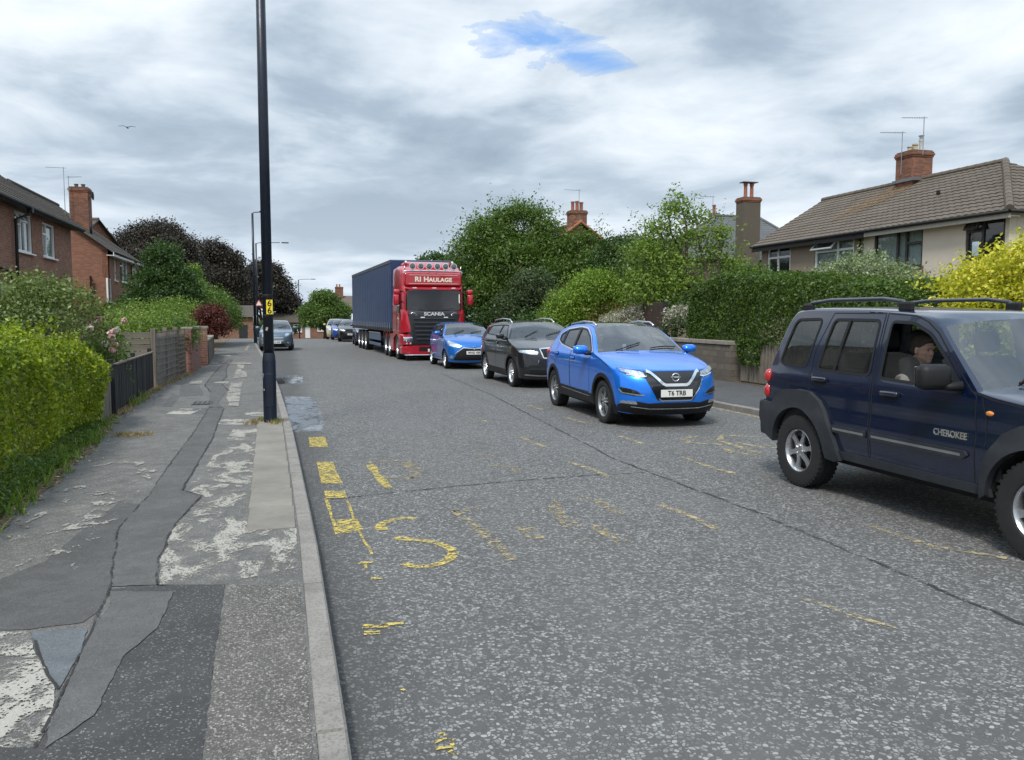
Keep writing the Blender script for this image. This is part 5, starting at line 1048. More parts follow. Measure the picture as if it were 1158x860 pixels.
mb = MB(); mb.prism([(-.15 + .3, 2.85), (.15 + .35 + .1, 2.85), (.375, 3.5)] if False else [(-.1, 2.8), (.6, 2.8), (.25, 3.4)], .02, 'y', -.08); sg = mb.build('sign_face', M['red'], o); MB().prism([(.02, 2.87), (.48, 2.87), (.25, 3.26)], .01, 'y', -.092).build('sign_panel', M['plate'], sg)
# gull
o = thing('gull', 'gull gliding high in the grey sky at the left', 'bird', (-12.9, 80, 18.3)); mb = MB(); mb.tube([(-.1, -.22, 0), (0, -.1, .01), (0, .1, .0), (.05, .26, -.01)], [.02, .07, .065, .02], 8)
for s in (-1, 1): mb.add([(0, .06, .04), (0, -.08, .04), (s * .35, -.02, .16), (s * .35, .09, .16), (s * .72, -.16, .07), (s * .7, -.1, .07)] + [(0, .06, .02), (0, -.08, .02), (s * .35, -.02, .14), (s * .35, .09, .14), (s * .72, -.16, .06), (s * .7, -.1, .06)], [(0, 1, 2, 3), (3, 2, 4, 5), (6, 9, 8, 7), (9, 11, 10, 8)])
mb.build('body', plain('gull_grey', (.16, .165, .17), .8), o, smooth=False)
# ------------------------------------------------------------------ car bodies
def inpoly(P, poly):
    x, y = P[:, 0], P[:, 1]; c = np.zeros(len(P), bool); n = len(poly)
    for i in range(n):
        (x1, y1), (x2, y2) = poly[i], poly[(i + 1) % n]
        if y1 == y2: continue
        c ^= ((y1 > y) != (y2 > y)) & (x < (x2 - x1) * (y - y1) / (y2 - y1) + x1)
    return c
def dens(poly, h, closed=True):
    out = []; n = len(poly)
    for i in range(n if closed else n - 1):
        a, b = poly[i], poly[(i + 1) % n]; k = max(1, int(math.hypot(b[0] - a[0], b[1] - a[1]) / h))
        out += [(a[0] + (b[0] - a[0]) * j / k, a[1] + (b[1] - a[1]) * j / k) for j in range(k)]
    if not closed: out.append(poly[-1])
    return out
def rnd(poly, r=.04, n=4):
    """round the corners of a polygon"""
    out = []; m = len(poly)
    for i in range(m):
        p0, p, p1 = Vector(poly[i - 1]), Vector(poly[i]), Vector(poly[(i + 1) % m]); a, b = p0 - p, p1 - p
        q = min(r, a.length * .45, b.length * .45); A = p + a.normalized() * q; B_ = p + b.normalized() * q
        for k in range(n + 1):
            u = k / n; out.append(tuple(A * (1 - u) ** 2 + p * 2 * u * (1 - u) + B_ * u * u))
    return out
def tri2d(outer, loops=(), h=.06):
    """triangulate outer polygon with the loops as constraint lines; returns verts, tris, centroids"""
    V = []; Ed = []
    for lp in [outer, *loops]:
        d = dens(lp, h); n0 = len(V); V += d; Ed += [(n0 + i, n0 + (i + 1) % len(d)) for i in range(len(d))]
    xs = [p[0] for p in outer]; ys = [p[1] for p in outer]
    gx = np.arange(min(xs) + h * .5, max(xs), h); gy = np.arange(min(ys) + h * .5, max(ys), h * .9); g = np.array([(x + (h * .5 if j % 2 else 0), y) for j, y in enumerate(gy) for x in gx])
    if len(g):
        g = g[inpoly(g, outer)]; A = np.array(V)
        if len(g): d = np.min(np.hypot(g[:, None, 0] - A[None, :, 0], g[:, None, 1] - A[None, :, 1]), 1); V += [tuple(q) for q in g[d > h * .45]]
    r = delaunay_2d_cdt([Vector((float(a), float(b))) for a, b in V], Ed, [], 0, 1e-5)
    vv = np.array([tuple(v) for v in r[0]]); T = np.array([f for f in r[2] if len(f) == 3]); c = vv[T].mean(1); k = inpoly(c, outer)
    return vv, T[k], c[k]
def smooth_tab(tab, s=.03):
    xs = np.array([t_[0] for t_ in tab]); ys = np.array([t_[1] for t_ in tab]); g = np.linspace(xs[0] - .3, xs[-1] + .3, 700); v = np.interp(g, xs, ys); st = g[1] - g[0]; m = int(s * 3 / st) + 1
    k = np.exp(-.5 * (np.arange(-m, m + 1) * st / s) ** 2); k /= k.sum(); v = np.convolve(np.pad(v, m, 'edge'), k, 'valid'); return lambda x: np.interp(x, g, v)
def add_tris(name, V3, T, mat, par, flip=False, smooth=True):
    used = np.unique(T); mp = -np.ones(len(V3), int); mp[used] = np.arange(len(used)); TT = mp[T]
    if flip: TT = TT[:, ::-1]
    return mesh_obj(name, V3[used], TT, mat, par, smooth=smooth)
class Car:
    def __init__(s, root, rows, plan, sec, pm, res=.055):
        s.o = root; s.pl = smooth_tab(plan, .08); s.sc = smooth_tab(sec, .022); s.pm = pm; s.res = res
        # rows: xE,zE,xP,zP,k,a,(name)   catmull-rom between sharp rows
        s.rows = rows; R_ = np.array([r[:6] for r in rows], float); sharp = [0] + [i for i, r in enumerate(rows) if len(r) > 6 and 's' in r[6]] + [len(rows) - 1]; sharp = sorted(set(sharp))
        C = []; idx = {}; ns = 6
        for a, b in zip(sharp[:-1], sharp[1:]):
            for i in range(a, b):
                p1, p2 = R_[i], R_[i + 1]; p0 = R_[i - 1] if i > a else 2 * p1 - p2; p3 = R_[i + 2] if i + 2 <= b else 2 * p2 - p1; idx[i] = len(C)
                for k in range(ns):
                    u = k / ns; C.append(.5 * (2 * p1 + (p2 - p0) * u + (2 * p0 - 5 * p1 + 4 * p2 - p3) * u * u + (3 * p1 - p0 - 3 * p2 + p3) * u ** 3))
        idx[len(rows) - 1] = len(C); C.append(R_[-1]); s.C = np.array(C); s.idx = idx
        s.E = [tuple(p) for p in s.C[:, :2]]
    def w(s, x, z): return s.pl(x) * s.sc(z)
    def m3(s, P, side, off=0.0):
        P = np.asarray(P, float); return np.c_[P[:, 0], side * (s.w(P[:, 0], P[:, 1]) + off), P[:, 1]]
    def strip(s, glass, roofglass=None, hoodsplit=None):
        """glass: list of (row0,row1,name,mat,vmax)"""
        sv = np.unique(np.concatenate([np.linspace(0, 1, 13), [2 / math.pi * math.asin(g[4]) for g in glass], [.93, .975]])); v = np.sin(sv * math.pi / 2); v = np.concatenate([-v[:0:-1], v]); n = len(v); m = len(s.C)
        yE = s.w(s.C[:, 0], s.C[:, 1]); k = np.clip(s.C[:, 4:5], 0, 1); a = s.C[:, 5:6].clip(2, 12); av = np.abs(v)[None, :]
        g = k * av ** 2 + (1 - k) * (1 - np.sqrt(np.clip(1 - av ** a, 0, 1))); g[:, 0] = 1; g[:, -1] = 1
        X = s.C[:, 2:3] + (s.C[:, 0:1] - s.C[:, 2:3]) * g; Z = s.C[:, 3:4] + (s.C[:, 1:2] - s.C[:, 3:4]) * g; Y = yE[:, None] * v[None, :]
        V = np.stack([X, Y, Z], -1).reshape(-1, 3); s.SV = V; reg = {}
        for i in range(m - 1):
            for j in range(n - 1):
                q = (i * n + j, i * n + j + 1, (i + 1) * n + j + 1, (i + 1) * n + j); vm = abs(v[j] + v[j + 1]) / 2; nm = 'body'
                for (r0, r1, gn, gm, vmax) in glass:
                    if s.idx[r0] <= i < s.idx[r1] and vm < vmax: nm = gn
                reg.setdefault(nm, []).append(q)
        s.SF = [q for f in reg.values() for q in f]; out = {}
        for nm, F in reg.items():
            used = sorted({i for f in F for i in f}); mp = {u: k_ for k_, u in enumerate(used)}
            mat = s.pm if nm == 'body' else next(g_[3] for g_ in glass if g_[2] == nm)
            out[nm] = mesh_obj('body' if nm == 'body' else nm, V[used], [[mp[i] for i in f] for f in F], mat, s.o, smooth=True)
        return out
    def sides(s, bottom, windows, doors, wmat, skip=(), wpart='window'):
        """bottom: list of (x,z) from rear to front; windows/doors: {name: polygon}; doors may hold windows"""
        outer = s.E + bottom; wl = list(windows.values()); dl = list(doors.values()); vv, T, c = tri2d(outer, wl + dl, s.res)
        left = np.ones(len(T), bool); s.wk = {}
        for k, p in windows.items(): s.wk[k] = inpoly(c, p) & left; left &= ~s.wk[k]
        s.SIDE = (vv, T)
        dk = {}
        for k, p in doors.items(): dk[k] = inpoly(c, p) & left; left &= ~dk[k]
        s.bodyside = []
        for side in (1, -1):
            V3 = s.m3(vv, side); s.bodyside.append(add_tris('side_panel', V3, T[left], s.pm, s.o, side > 0))
            for k, m in dk.items():
                if m.any(): add_tris('door' if 'door' in k else k, V3, T[m], s.pm, s.o, side > 0)
            Vg = s.m3(vv, side, -.008)
            for k, m in s.wk.items():
                if (k, side) in skip: continue
                add_tris(wpart, Vg, T[m], wmat[k] if isinstance(wmat, dict) else wmat, s.o, side > 0)
    def bvh(s):
        vv, T = s.SIDE; V = [Vector(p) for p in s.SV]; F = [list(q) for q in s.SF]
        for side in (1, -1): n = len(V); V += [Vector(p) for p in s.m3(vv, side)]; F += [[int(i) + n for i in t_] for t_ in T]
        s.B = BVHTree.FromPolygons(V, F)
    def cast(s, p2, view, off):
        if view == 'f': o = Vector((4, p2[0], p2[1])); d = Vector((-1, 0, 0))
        elif view == 'b': o = Vector((-4, p2[0], p2[1])); d = Vector((1, 0, 0))
        else: o = Vector((p2[0], p2[1], 4)); d = Vector((0, 0, -1))
        h = s.B.ray_cast(o, d)
        if h[0] is None: return None
        nn = h[1] if h[1].dot(d) < 0 else -h[1]
        return h[0] + nn * off * .8 - d * off * .35
    def decal(s, name, poly, mat, off=.004, thick=.012, view='f', par=None, h=.045, mirror=False, smooth=True):
        """a plate that follows the body, drawn in front (y,z), back or top (x,y) view"""
        obs = []
        for sg in ((1, -1) if mirror else (1,)):
            pl = [(p[0] * sg, p[1]) for p in poly] if view in 'fb' else [(p[0], p[1] * sg) for p in poly]
            vv, T, c = tri2d(pl, (), h); P3 = []; last = None
            for p in vv:
                q = s.cast(p, view, off)
                if q is None:
                    k = .97
                    while q is None and k > .6:
                        q = s.cast((p[0] * k, p[1]) if view in 'fb' else (p[0], p[1] * k), view, off); k -= .03
                    if q is None: q = last if last is not None else Vector((0, p[0], p[1]))
                last = q; P3.append(tuple(q))
            obs.append(s._skirt(name, np.array(P3), T, vv, {'f': (-1, 0, 0), 'b': (1, 0, 0), 't': (0, 0, -1)}[view], thick, mat, par, smooth))
        return obs
    def _skirt(s, name, P3, T, vv, d, thick, mat, par, smooth=True):
        e = {}
        for t_ in T:
            for a, b in ((t_[0], t_[1]), (t_[1], t_[2]), (t_[2], t_[0])): e[(a, b)] = 1
        bd = [(a, b) for (a, b) in e if (b, a) not in e]; n = len(P3); V = np.r_[P3, P3 + np.array(d) * thick]; F = [tuple(t_) for t_ in T] + [(a, b, b + n, a + n) for a, b in bd]
        o = mesh_obj(name, V, F, mat, par or s.o); bm = bmesh.new(); bm.from_mesh(o.data); bmesh.ops.recalc_face_normals(bm, faces=bm.faces[:])
        # the open-backed shell: make the front face outwards
        f0 = bm.faces[:] and bm.faces[:][0]; bm.faces.ensure_lookup_table(); s0 = sum((f.normal.dot(Vector(d)) * f.calc_area() for f in bm.faces), 0.0)
        if s0 > 0: bmesh.ops.reverse_faces(bm, faces=bm.faces[:])
        bmesh.ops.delete(bm, geom=[v for v in bm.verts if not v.link_faces], context='VERTS'); bm.to_mesh(o.data); bm.free()
        o.data.polygons.foreach_set('use_smooth', np.ones(len(o.data.polygons), bool)); o.data.set_sharp_from_angle(angle=R(45)); return o
    def sp(s, name, poly, mat, off=.012, thick=.02, sides=(1, -1), par=None, h=.05, hole=None):
        out = []
        vv, T, c = tri2d(poly, [hole] if hole else (), h)
        if hole: T = T[~inpoly(c, hole)]
        for side in sides: out.append(s._skirt(name, s.m3(vv, side, off), T, vv, (0, -side, 0), thick, mat, par))
        return out
    def line(s, name, pts, wd, mat, off=.001, sides=(1, -1), par=None, closed=False, h=.05, view=None):
        P = [Vector(p) for p in dens(pts, h, closed)]
        if closed: P.append(P[0])
        n = len(P); q = []
        for i, p in enumerate(P):
            if closed and i in (0, n - 1): t_ = P[1] - P[n - 2]
            else: t_ = P[min(i + 1, n - 1)] - P[max(i - 1, 0)]
            t_ = t_.normalized() if t_.length > 0 else Vector((1, 0)); nn = Vector((-t_.y, t_.x)) * wd / 2; q += [tuple(p + nn), tuple(p - nn)]
        F = [(2 * i, 2 * i + 1, 2 * i + 3, 2 * i + 2) for i in range(n - 1)]; obs = []
        for side in sides:
            if view: V = [tuple(s.cast((a, b * side) if view == 't' else (a * side, b), view, off) or (0, 0, 0)) for a, b in q]
            else: V = s.m3(q, side, off)
            obs.append(mesh_obj(name, V, F, mat, par or s.o))
        return obs
    def arch(s, xa, za, Ra, zs, n=18):
        d = math.sqrt(max(0, Ra * Ra - (zs - za) ** 2)); a0 = math.atan2(zs - za, -d); a1 = math.atan2(zs - za, d)
        if a0 < 0: a0 += 2 * math.pi
        return [(xa + Ra * math.cos(a0 + (a1 - a0) * k / n), za + Ra * math.sin(a0 + (a1 - a0) * k / n)) for k in range(n + 1)]
    def liner(s, xa, za, Ra, W, zs):
        pts = s.arch(xa, za, Ra, zs, 16)
        for side in (1, -1):
            vs = []
            for p in pts: vs += [(p[0], side * (W - .015), p[1]), (p[0], side * (W - .34), p[1])]
            n = len(pts); F = [(2 * i, 2 * i + 1, 2 * i + 3, 2 * i + 2) for i in range(n - 1)]; vs.append((xa, side * (W - .34), za)); F += [(2 * i + 1, 2 * i + 3, 2 * n) for i in range(n - 1)]
            mesh_obj('arch_liner', vs, F, M['under'], s.o)
def wheel(par, x, y, side, r, wd, rr, style, rim_mat=None, tyre=None):
    """tyre with sidewall and tread; rim, hub and nuts as its child"""
    q = MB(); c = (x, y, r); h = wd / 2
    q.lathe([(rr * .98, -h * .8), (rr + .01, -h * .92), (r * .86, -h), (r * .955, -h * .93), (r * .99, -h * .78), (r, -h * .6), (r, -h * .32), (r - .008, -h * .30), (r - .008, -h * .26), (r, -h * .24), (r, h * .24), (r - .008, h * .26), (r - .008, h * .30), (r, h * .32), (r, h * .6), (r * .99, h * .78), (r * .955, h * .93), (r * .86, h), (rr + .01, h * .92), (rr * .98, h * .8)], 'y', c, 40)
    n = 44
    for k in range(n):
        a = 2 * math.pi * k / n
        for sg in (-1, 1):
            q.box((x + (r - .007) * math.cos(a + sg * .03), y + sg * h * .74, r + (r - .007) * math.sin(a + sg * .03)), (.022, h * .34, .014), ry=-a + math.pi / 2)
    wh = q.build('wheel', M['rubber'], par, sharp=35); rm = rim_mat or M['alloy']; fy = y + side * h * .62; q = MB()
    q.lathe([(rr, -h * .8), (rr * .99, -h * .5), (rr * .90, -h * .3), (rr * .9, h * .3), (rr * .93, h * .75), (rr * .985, h * .86), (rr * 1.01, h * .82), (rr * 1.0, h * .7)] if side > 0 else [(rr, h * .8), (rr * .99, h * .5), (rr * .90, h * .3), (rr * .9, -h * .3), (rr * .93, -h * .75), (rr * .985, -h * .86), (rr * 1.01, -h * .82), (rr * 1.0, -h * .7)], 'y', c, 36)
    def spoke(a, w0, w1, w2, r0, r1, t=.022, dy=0.0, skew=0.0):
        pts = [(r0, -w0), (r0, w0), ((r0 + r1) / 2, w1), (r1, w2), (r1, -w2), ((r0 + r1) / 2, -w1)]; vs = []
        for yy in (0, -side * t):
            for (u, v_) in pts:
                aa = a + skew * (u - r0); vs.append((x + u * math.cos(aa) - v_ * math.sin(aa), fy + dy + yy - side * .02 * (1 - abs(u / rr)) * 0 + side * (.012 if u < r0 * 1.2 else 0), r + u * math.sin(aa) + v_ * math.cos(aa)))
        q.add(vs, [(0, 1, 2, 3, 4, 5), (11, 10, 9, 8, 7, 6)] + [(i, (i + 1) % 6, 6 + (i + 1) % 6, 6 + i) for i in range(6)])
    hr = .07
    if style == 'six':
        for k in range(6): spoke(k * math.pi / 3 + .26, .030, .021, .034, .05, rr * .95)
    elif style == 'five':
        for k in range(5):
            for sg in (-1, 1): spoke(k * 2 * math.pi / 5 + .3 + sg * .16, .020, .014, .020, .06, rr * .96, skew=sg * .55)
    elif style == 'ten':
        for k in range(10): spoke(k * math.pi / 5, .018, .013, .018, .06, rr * .96)
    elif style == 'star':
        for k in range(5): spoke(k * 2 * math.pi / 5 + .2, .035, .04, .062, .05, rr * .96)
    else:
        q.lathe([(rr * .9, 0), (rr * .6, side * .02), (rr * .3, side * .05), (0, side * .06)], 'y', (x, fy - side * .02, r), 24)
    q.lathe([(hr, -side * .03), (hr, side * .008), (hr * .8, side * .016), (0.001, side * .018)], 'y', (x, fy, r), 18)
    for k in range(5):
        a = k * 2 * math.pi / 5; q.lathe([(.012, 0), (.012, side * .018), (.001, side * .02)], 'y', (x + .052 * math.cos(a), fy + side * .006, r + .052 * math.sin(a)), 6)
    q.build('rim', rm, wh, sharp=40); q = MB(); q.lathe([(rr * .88, 0), (.001, 0)], 'y', (x, y, r), 24); q.lathe([(rr * .62, side * .01), (rr * .62, side * .02), (.08, side * .02)], 'y', (x, y, r), 24); q.build('brake_disc', M['under'], wh)
    return wh
def seat(par, x, y, z=.55, w_=.5, back=.62, tilt=.22, head=True, wide=1):
    q = MB(); q.box((x + .05, y, z), (.5, w_, .16), bev=.05); q.box((x - .24, y, z + .33), (.13, w_, back), ry=-tilt, bev=.05)
    if head:
        for k in range(wide): yy = y + (k - (wide - 1) / 2) * .45; q.box((x - .36, yy, z + .33 + back / 2 + .12), (.09, .26, .19), ry=-tilt, bev=.04)
    return q.build('seat', M['cloth'], par, sharp=50)
def torus(q, c, R_, r_, rot, n=28, m=8):
    Mx = Matrix.Translation(c) @ rot; vs = []
    for i in range(n):
        a = 2 * math.pi * i / n
        for j in range(m): b = 2 * math.pi * j / m; vs.append(Mx @ Vector(((R_ + r_ * math.cos(b)) * math.cos(a), (R_ + r_ * math.cos(b)) * math.sin(a), r_ * math.sin(b))))
    q.add(vs, [(i * m + j, i * m + (j + 1) % m, ((i + 1) % n) * m + (j + 1) % m, ((i + 1) % n) * m + j) for i in range(n) for j in range(m)])
def interior(car, xs, xd, W, belt, zf=.35, xr=-1.7, rear=True):
    """floor tub, door linings, dash, wheel, seats"""
    par = car.o; L = xd + .35 - xr; MB().box(((xd + .35 + xr) / 2, 0, zf), (L, 2 * W - .12, .04)).build('floor_pan', M['under'], par)
    for side in (1, -1): car.sp('door_lining', [(xr, zf), (xd + .25, zf), (xd + .2, belt - .03), (xr, belt + .0)], M['cloth'], -.05, .012, (side,))
    q = MB(); q.box((xd, 0, belt - .13), (.42, 2 * W - .2, .26), bev=.07); q.box((xd - .05, -.37, belt - .0), (.2, .36, .08), bev=.035); q.build('dashboard', M['cloth'], par, sharp=50)
    q = MB(); rot = Matrix.Rotation(R(-65), 4, 'Y'); c = Vector((xd - .33, -.37, belt - .06)); torus(q, c, .185, .014, rot); q.tube([c + rot @ Vector((0, -.18, 0)), c + rot @ Vector((0, .18, 0))], .016, 6); q.tube([c + rot @ Vector((0, 0, 0)), c + rot @ Vector((-.18, 0, 0))], .016, 6); q.tube([c, c + Vector((.25, 0, -.08))], .03, 8); q.build('steering_wheel', M['black'], par, smooth=True)
    for y in (-.37, .37): seat(par, xs, y, zf + .22)
    if rear: seat(par, xs - .85, 0, zf + .24, 1.2, .58, .25, True, 3)
def plate(car, txt, y, z, x=None, par=None, sz=(.52, .112), view='f', ts=.098, space=1.0):
    p = car.cast((y, z), view, .012) if x is None else Vector((x, y, z)); o = MB().box((p.x + .004, y, z), (.008, sz[0], sz[1]), bev=.003).build('number_plate', M['plate'], par or car.o)
    Mx = Matrix.Translation((p.x + .0095, y, z)) @ Matrix.Rotation(math.pi / 2, 4, 'Z') @ Matrix.Rotation(math.pi / 2, 4, 'X'); text_obj('registration', txt, ts, M['ink'], o, Mx, sx=.92, bold=.0025, space=space)
    return o
def mirror_(car, c, size, mat, base, sides=(1, -1), bev=.05):
    for side in sides:
        q = MB(); q.box((c[0], side * c[1], c[2]), size, rz=side * .12, bev=bev); o = q.build('door_mirror', mat, car.o, sharp=60)
        MB().tube([(base[0], side * base[1], base[2]), ((base[0] + c[0]) / 2, side * (base[1] + c[1]) / 2, min(base[2], c[2]) - .01), (c[0], side * c[1], c[2] - .02)], [.04, .03, .03], 8).build('mirror_arm', M['black'], o, smooth=True)
        MB().box((c[0] - size[0] / 2 - .001, side * c[1], c[2]), (.006, size[1] * .82, size[2] * .78), rz=side * .12, bev=.002).build('mirror_glass', M['chrome'], o)
def rails(car, pts, y, r, mat, mats=None):
    for side in (1, -1): MB().tube([(p[0], side * (y + (p[2] if len(p) > 2 else 0)), p[1]) for p in pts], r, 10).build('roof_rail', mat, car.o, smooth=True)
def wiper(car, a, b, c, view='t'):
    for (p, q_) in ((a, b), (c, (c[0] + (b[0] - a[0]) * .9, c[1] + (b[1] - a[1]) * .9))):
        P = [car.cast((p[0] + (q_[0] - p[0]) * u, p[1] + (q_[1] - p[1]) * u), 't', .02) for u in np.linspace(0, 1, 6)]
        MB().tube([v for v in P if v is not None], .009, 6).build('wiper', M['black'], car.o, smooth=True)
def underbody(car, x0, x1, W, z0, z1): MB().box(((x0 + x1) / 2, 0, (z0 + z1) / 2), (x1 - x0, 2 * W - .5, z1 - z0), bev=.05).build('underbody', M['under'], car.o)  # plain dark box closing the underside, added to block light beneath the car

# ------------------------------------------------------------------ the dark blue 4x4
jp = paint('paint_navy', (.0009, .0065, .028), .1, .25, .10)
jr = thing('suv', 'dark navy off-roader with grey plastic wheel arches and its driver window half open, right foreground', 'car', (5.84, 5.65, 0), -math.pi / 2, 'cars queueing on the right-hand side')
rows = [(1.80, .40, 2.10, .38, 0, 2.6), (1.84, .52, 2.16, .52, 0, 2.6), (1.83, .68, 2.15, .70, 0, 2.6, 's'), (1.80, .76, 2.05, .78, .1, 3), (1.76, .90, 2.0, .97, .2, 3), (1.68, 1.0, 1.9, 1.07, .35, 4, 's'), (1.45, 1.05, 1.60, 1.12, .5, 5), (1.15, 1.085, 1.25, 1.165, .55, 6), (.90, 1.115, 1.0, 1.20, .6, 6),
        (.74, 1.145, .86, 1.215, .8, 4, 's'), (.48, 1.40, .56, 1.47, .9, 4), (.25, 1.615, .32, 1.69, .85, 5, 's'), (.05, 1.70, .10, 1.755, .35, 5), (-.45, 1.745, -.45, 1.79, .3, 6), (-1.1, 1.76, -1.1, 1.805, .3, 6), (-1.60, 1.755, -1.72, 1.80, .3, 6), (-1.76, 1.69, -1.93, 1.72, .3, 5),
        (-1.90, 1.40, -2.04, 1.40, .3, 5), (-1.99, 1.18, -2.11, 1.16, .3, 5), (-2.02, .98, -2.15, .98, .25, 5), (-2.03, .82, -2.16, .82, .2, 5, 's'), (-2.08, .79, -2.22, .79, .2, 5), (-2.08, .50, -2.22, .50, .2, 5), (-2.02, .44, -2.1, .42, .2, 5)]
J = Car(jr, rows, [(-2.2, .95), (-1.8, .985), (-1.2, 1), (1.1, 1), (1.5, .975), (1.85, .93)], [(.25, .83), (.42, .865), (.60, .883), (.755, .892), (.80, .874), (1.0, .872), (1.10, .862), (1.16, .842), (1.45, .782), (1.70, .715), (1.80, .68)], jp, .05)
RA, FA, ZR, RW = -1.40, 1.33, .365, .44
bot = [(-1.86, .46)] + J.arch(RA, ZR, RW, .44)[0:] + [(-.9, .385), (.85, .385)] + J.arch(FA, ZR, RW, .42) + [(1.78, .41)]
qw = rnd([(-1.70, 1.675), (-1.27, 1.685), (-1.375, 1.205), (-1.84, 1.225)], .07)
rw = rnd([(-1.09, 1.68), (-.46, 1.675), (-.45, 1.185), (-1.19, 1.195)], .06)
fw_ = rnd([(-.31, 1.665), (-.05, 1.655), (.17, 1.565), (.40, 1.36), (.60, 1.16), (.60, 1.14), (-.31, 1.175)], .045)
fd = [(-.385, 1.735), (-.05, 1.715), (.10, 1.665), (.24, 1.575), (.68, 1.155), (.745, 1.115), (.775, .80), (.775, .45), (-.355, .45), (-.37, 1.17)]
rd = [(-1.12, 1.74), (-.415, 1.735), (-.40, 1.17), (-.38, .45), (-.70, .45), (-.93, .80), (-1.10, .93), (-1.27, 1.0), (-1.275, 1.37)]
J.strip([(9, 11, 'windscreen', M['screen'], .955), (16, 18, 'rear_window', M['carglassdark'], .85)])
J.sides(bot, {'q': qw, 'r': rw, 'f': fw_}, {'door_rear': rd, 'door_front': fd}, M['carglass'], skip=(('f', -1),)); J.bvh()
lowg = [(-.33, 1.14), (-.335, 1.40), (-.15, 1.405), (.05, 1.38), (.2, 1.335), (.36, 1.25), (.56, 1.13)]
J.sp('window', [p for p in lowg], M['carglass'], -.012, .004, (-1,))
for p in (qw, rw, fw_): J.line('window_seal', p, .026, M['black'], .003, closed=True)
J.line('window_divider', [(-.86, 1.69), (-.94, 1.18)], .035, M['black'], .005)
J.line('window_seal', [(.58, 1.15), (.36, 1.38)], .06, M['black'], .004)
for p in (rd, fd): J.line('door_gap', p, .010, M['gap'], .0015, closed=True)
J.line('bonnet_gap', [(.70, 1.145), (.9, 1.10), (1.3, 1.055), (1.68, .985)], .012, M['gap'], .0015)
J.line('wing_gap', [(.80, 1.11), (.86, .95), (.865, .75)], .008, M['gap'], .0015)
J.sp('lower_sill', [(-.75, .385), (.92, .385), (.90, .46), (-.78, .46)], M['trim'], .012, .03)
flr = [(-1.98, .46), (-1.93, .62), (-1.89, .76), (-1.78, .90), (-1.62, .965), (-1.40, .985), (-1.20, .975), (-1.05, .90), (-.93, .76), (-.83, .58), (-.74, .37), (-.82, .35), (-.95, .36)] + [p for p in reversed(J.arch(RA, ZR, .435, .40)[:-1])]
J.sp('wheel_arch_flare', flr, M['trim'], .045, .06)
flf = [(.84, .36), (.86, .55), (.92, .72), (1.03, .87), (1.18, .95), (1.36, .97), (1.56, .94), (1.70, .84), (1.78, .70), (1.80, .45), (1.74, .42)] + [p for p in reversed(J.arch(FA, ZR, .435, .40))]
J.sp('wheel_arch_flare', flf, M['trim'], .045, .06)
for k in (RA, FA): J.liner(k, ZR, RW, .86, .42)
J.sp('rear_bumper', rnd([(-2.09, .46), (-1.90, .44), (-1.86, .80), (-2.07, .81)], .03), M['trim'], .03, .05)
J.decal('rear_bumper_bar', rnd([(-.84, .46), (.84, .46), (.84, .80), (-.84, .80)], .03), M['trim'], .03, .05, 'b', h=.1)
for p in ([(-.86, .628), (-.41, .628), (-.41, .695), (-.86, .695)], [(-.34, .628), (.67, .628), (.72, .66), (.70, .695), (-.34, .695)]):
    for o in J.sp('side_moulding', rnd(p, .012, 2), M['trim'], .020, .02): pass
    J.line('moulding_strip', [(p[0][0] + .02, .662), (p[1][0] - .01, .662)], .022, plain('moulding_inlay', (.16, .165, .17), .4), .0215)
bg_ = [J.m3([(u, .805)], -1, .004)[0] for u in (.36, .70)]
text_obj('badge_lettering', 'CHEROKEE', .072, M['chrome'], jr, Matrix.Translation((.53, bg_[0][1] - .002, .80)) @ Matrix.Rotation(math.pi / 2, 4, 'X'), sx=.92, bold=.002, extrude=.003)
for side in (-1, 1):
    for (x, z) in ((-1.10, 1.10), (-.14, 1.045)):
        y = float(J.w(x, z)); J.sp('handle_recess', rnd([(x - .1, z - .035), (x + .1, z - .035), (x + .1, z + .035), (x - .1, z + .035)], .03), M['gap'], .002, .004, (side,)); q = MB(); q.box((x, side * (y + .022), z + .006), (.21, .028, .042), bev=.013); q.build('door_handle', jp, jr, sharp=60)
    y = float(J.w(.88, 1.0)); q = MB(); q.ell((.885, side * (y + .004), 1.0), (.035, .014, .02), 14, 8); q.build('side_repeater', M['amber'], jr, smooth=True)
    for z, rr_ in ((1.075, .075), (.915, .08)): q = MB(); q.ell((-2.01, side * .80, z), (.05, .075, rr_), 18, 12, e=2.6); q.build('tail_lamp', M['red'], jr, smooth=True)
    MB().box((-2.0, side * .79, .995), (.05, .11, .28), bev=.02).build('lamp_housing', M['gap'], jr)
mirror_(J, (.50, 1.03, 1.245), (.13, .26, .20), M['black'], (.60, .85, 1.18)); rails(J, [(-1.74, 1.775), (-1.64, 1.845), (-1.35, 1.868), (-.6, 1.868), (-.36, 1.84), (-.26, 1.765)], .585, .019, plain('rail_dark', (.04, .042, .05), .35, .2, coat=.5))
for side in (1, -1):
    for x in (-1.69, -.31): MB().box((x, side * .59, 1.795), (.16, .05, .09), bev=.02).build('rail_foot', M['black'], jr)
for x in (RA, FA):
    for side in (1, -1): wheel(jr, x, side * .775, side, ZR, .235, .215, 'six')
interior(J, -.02, .72, .84, 1.10, .50, -1.95); underbody(J, -1.95, 1.85, .84, .26, .46); wiper(J, (.83, .1), (.62, .62), (.83, -.55))
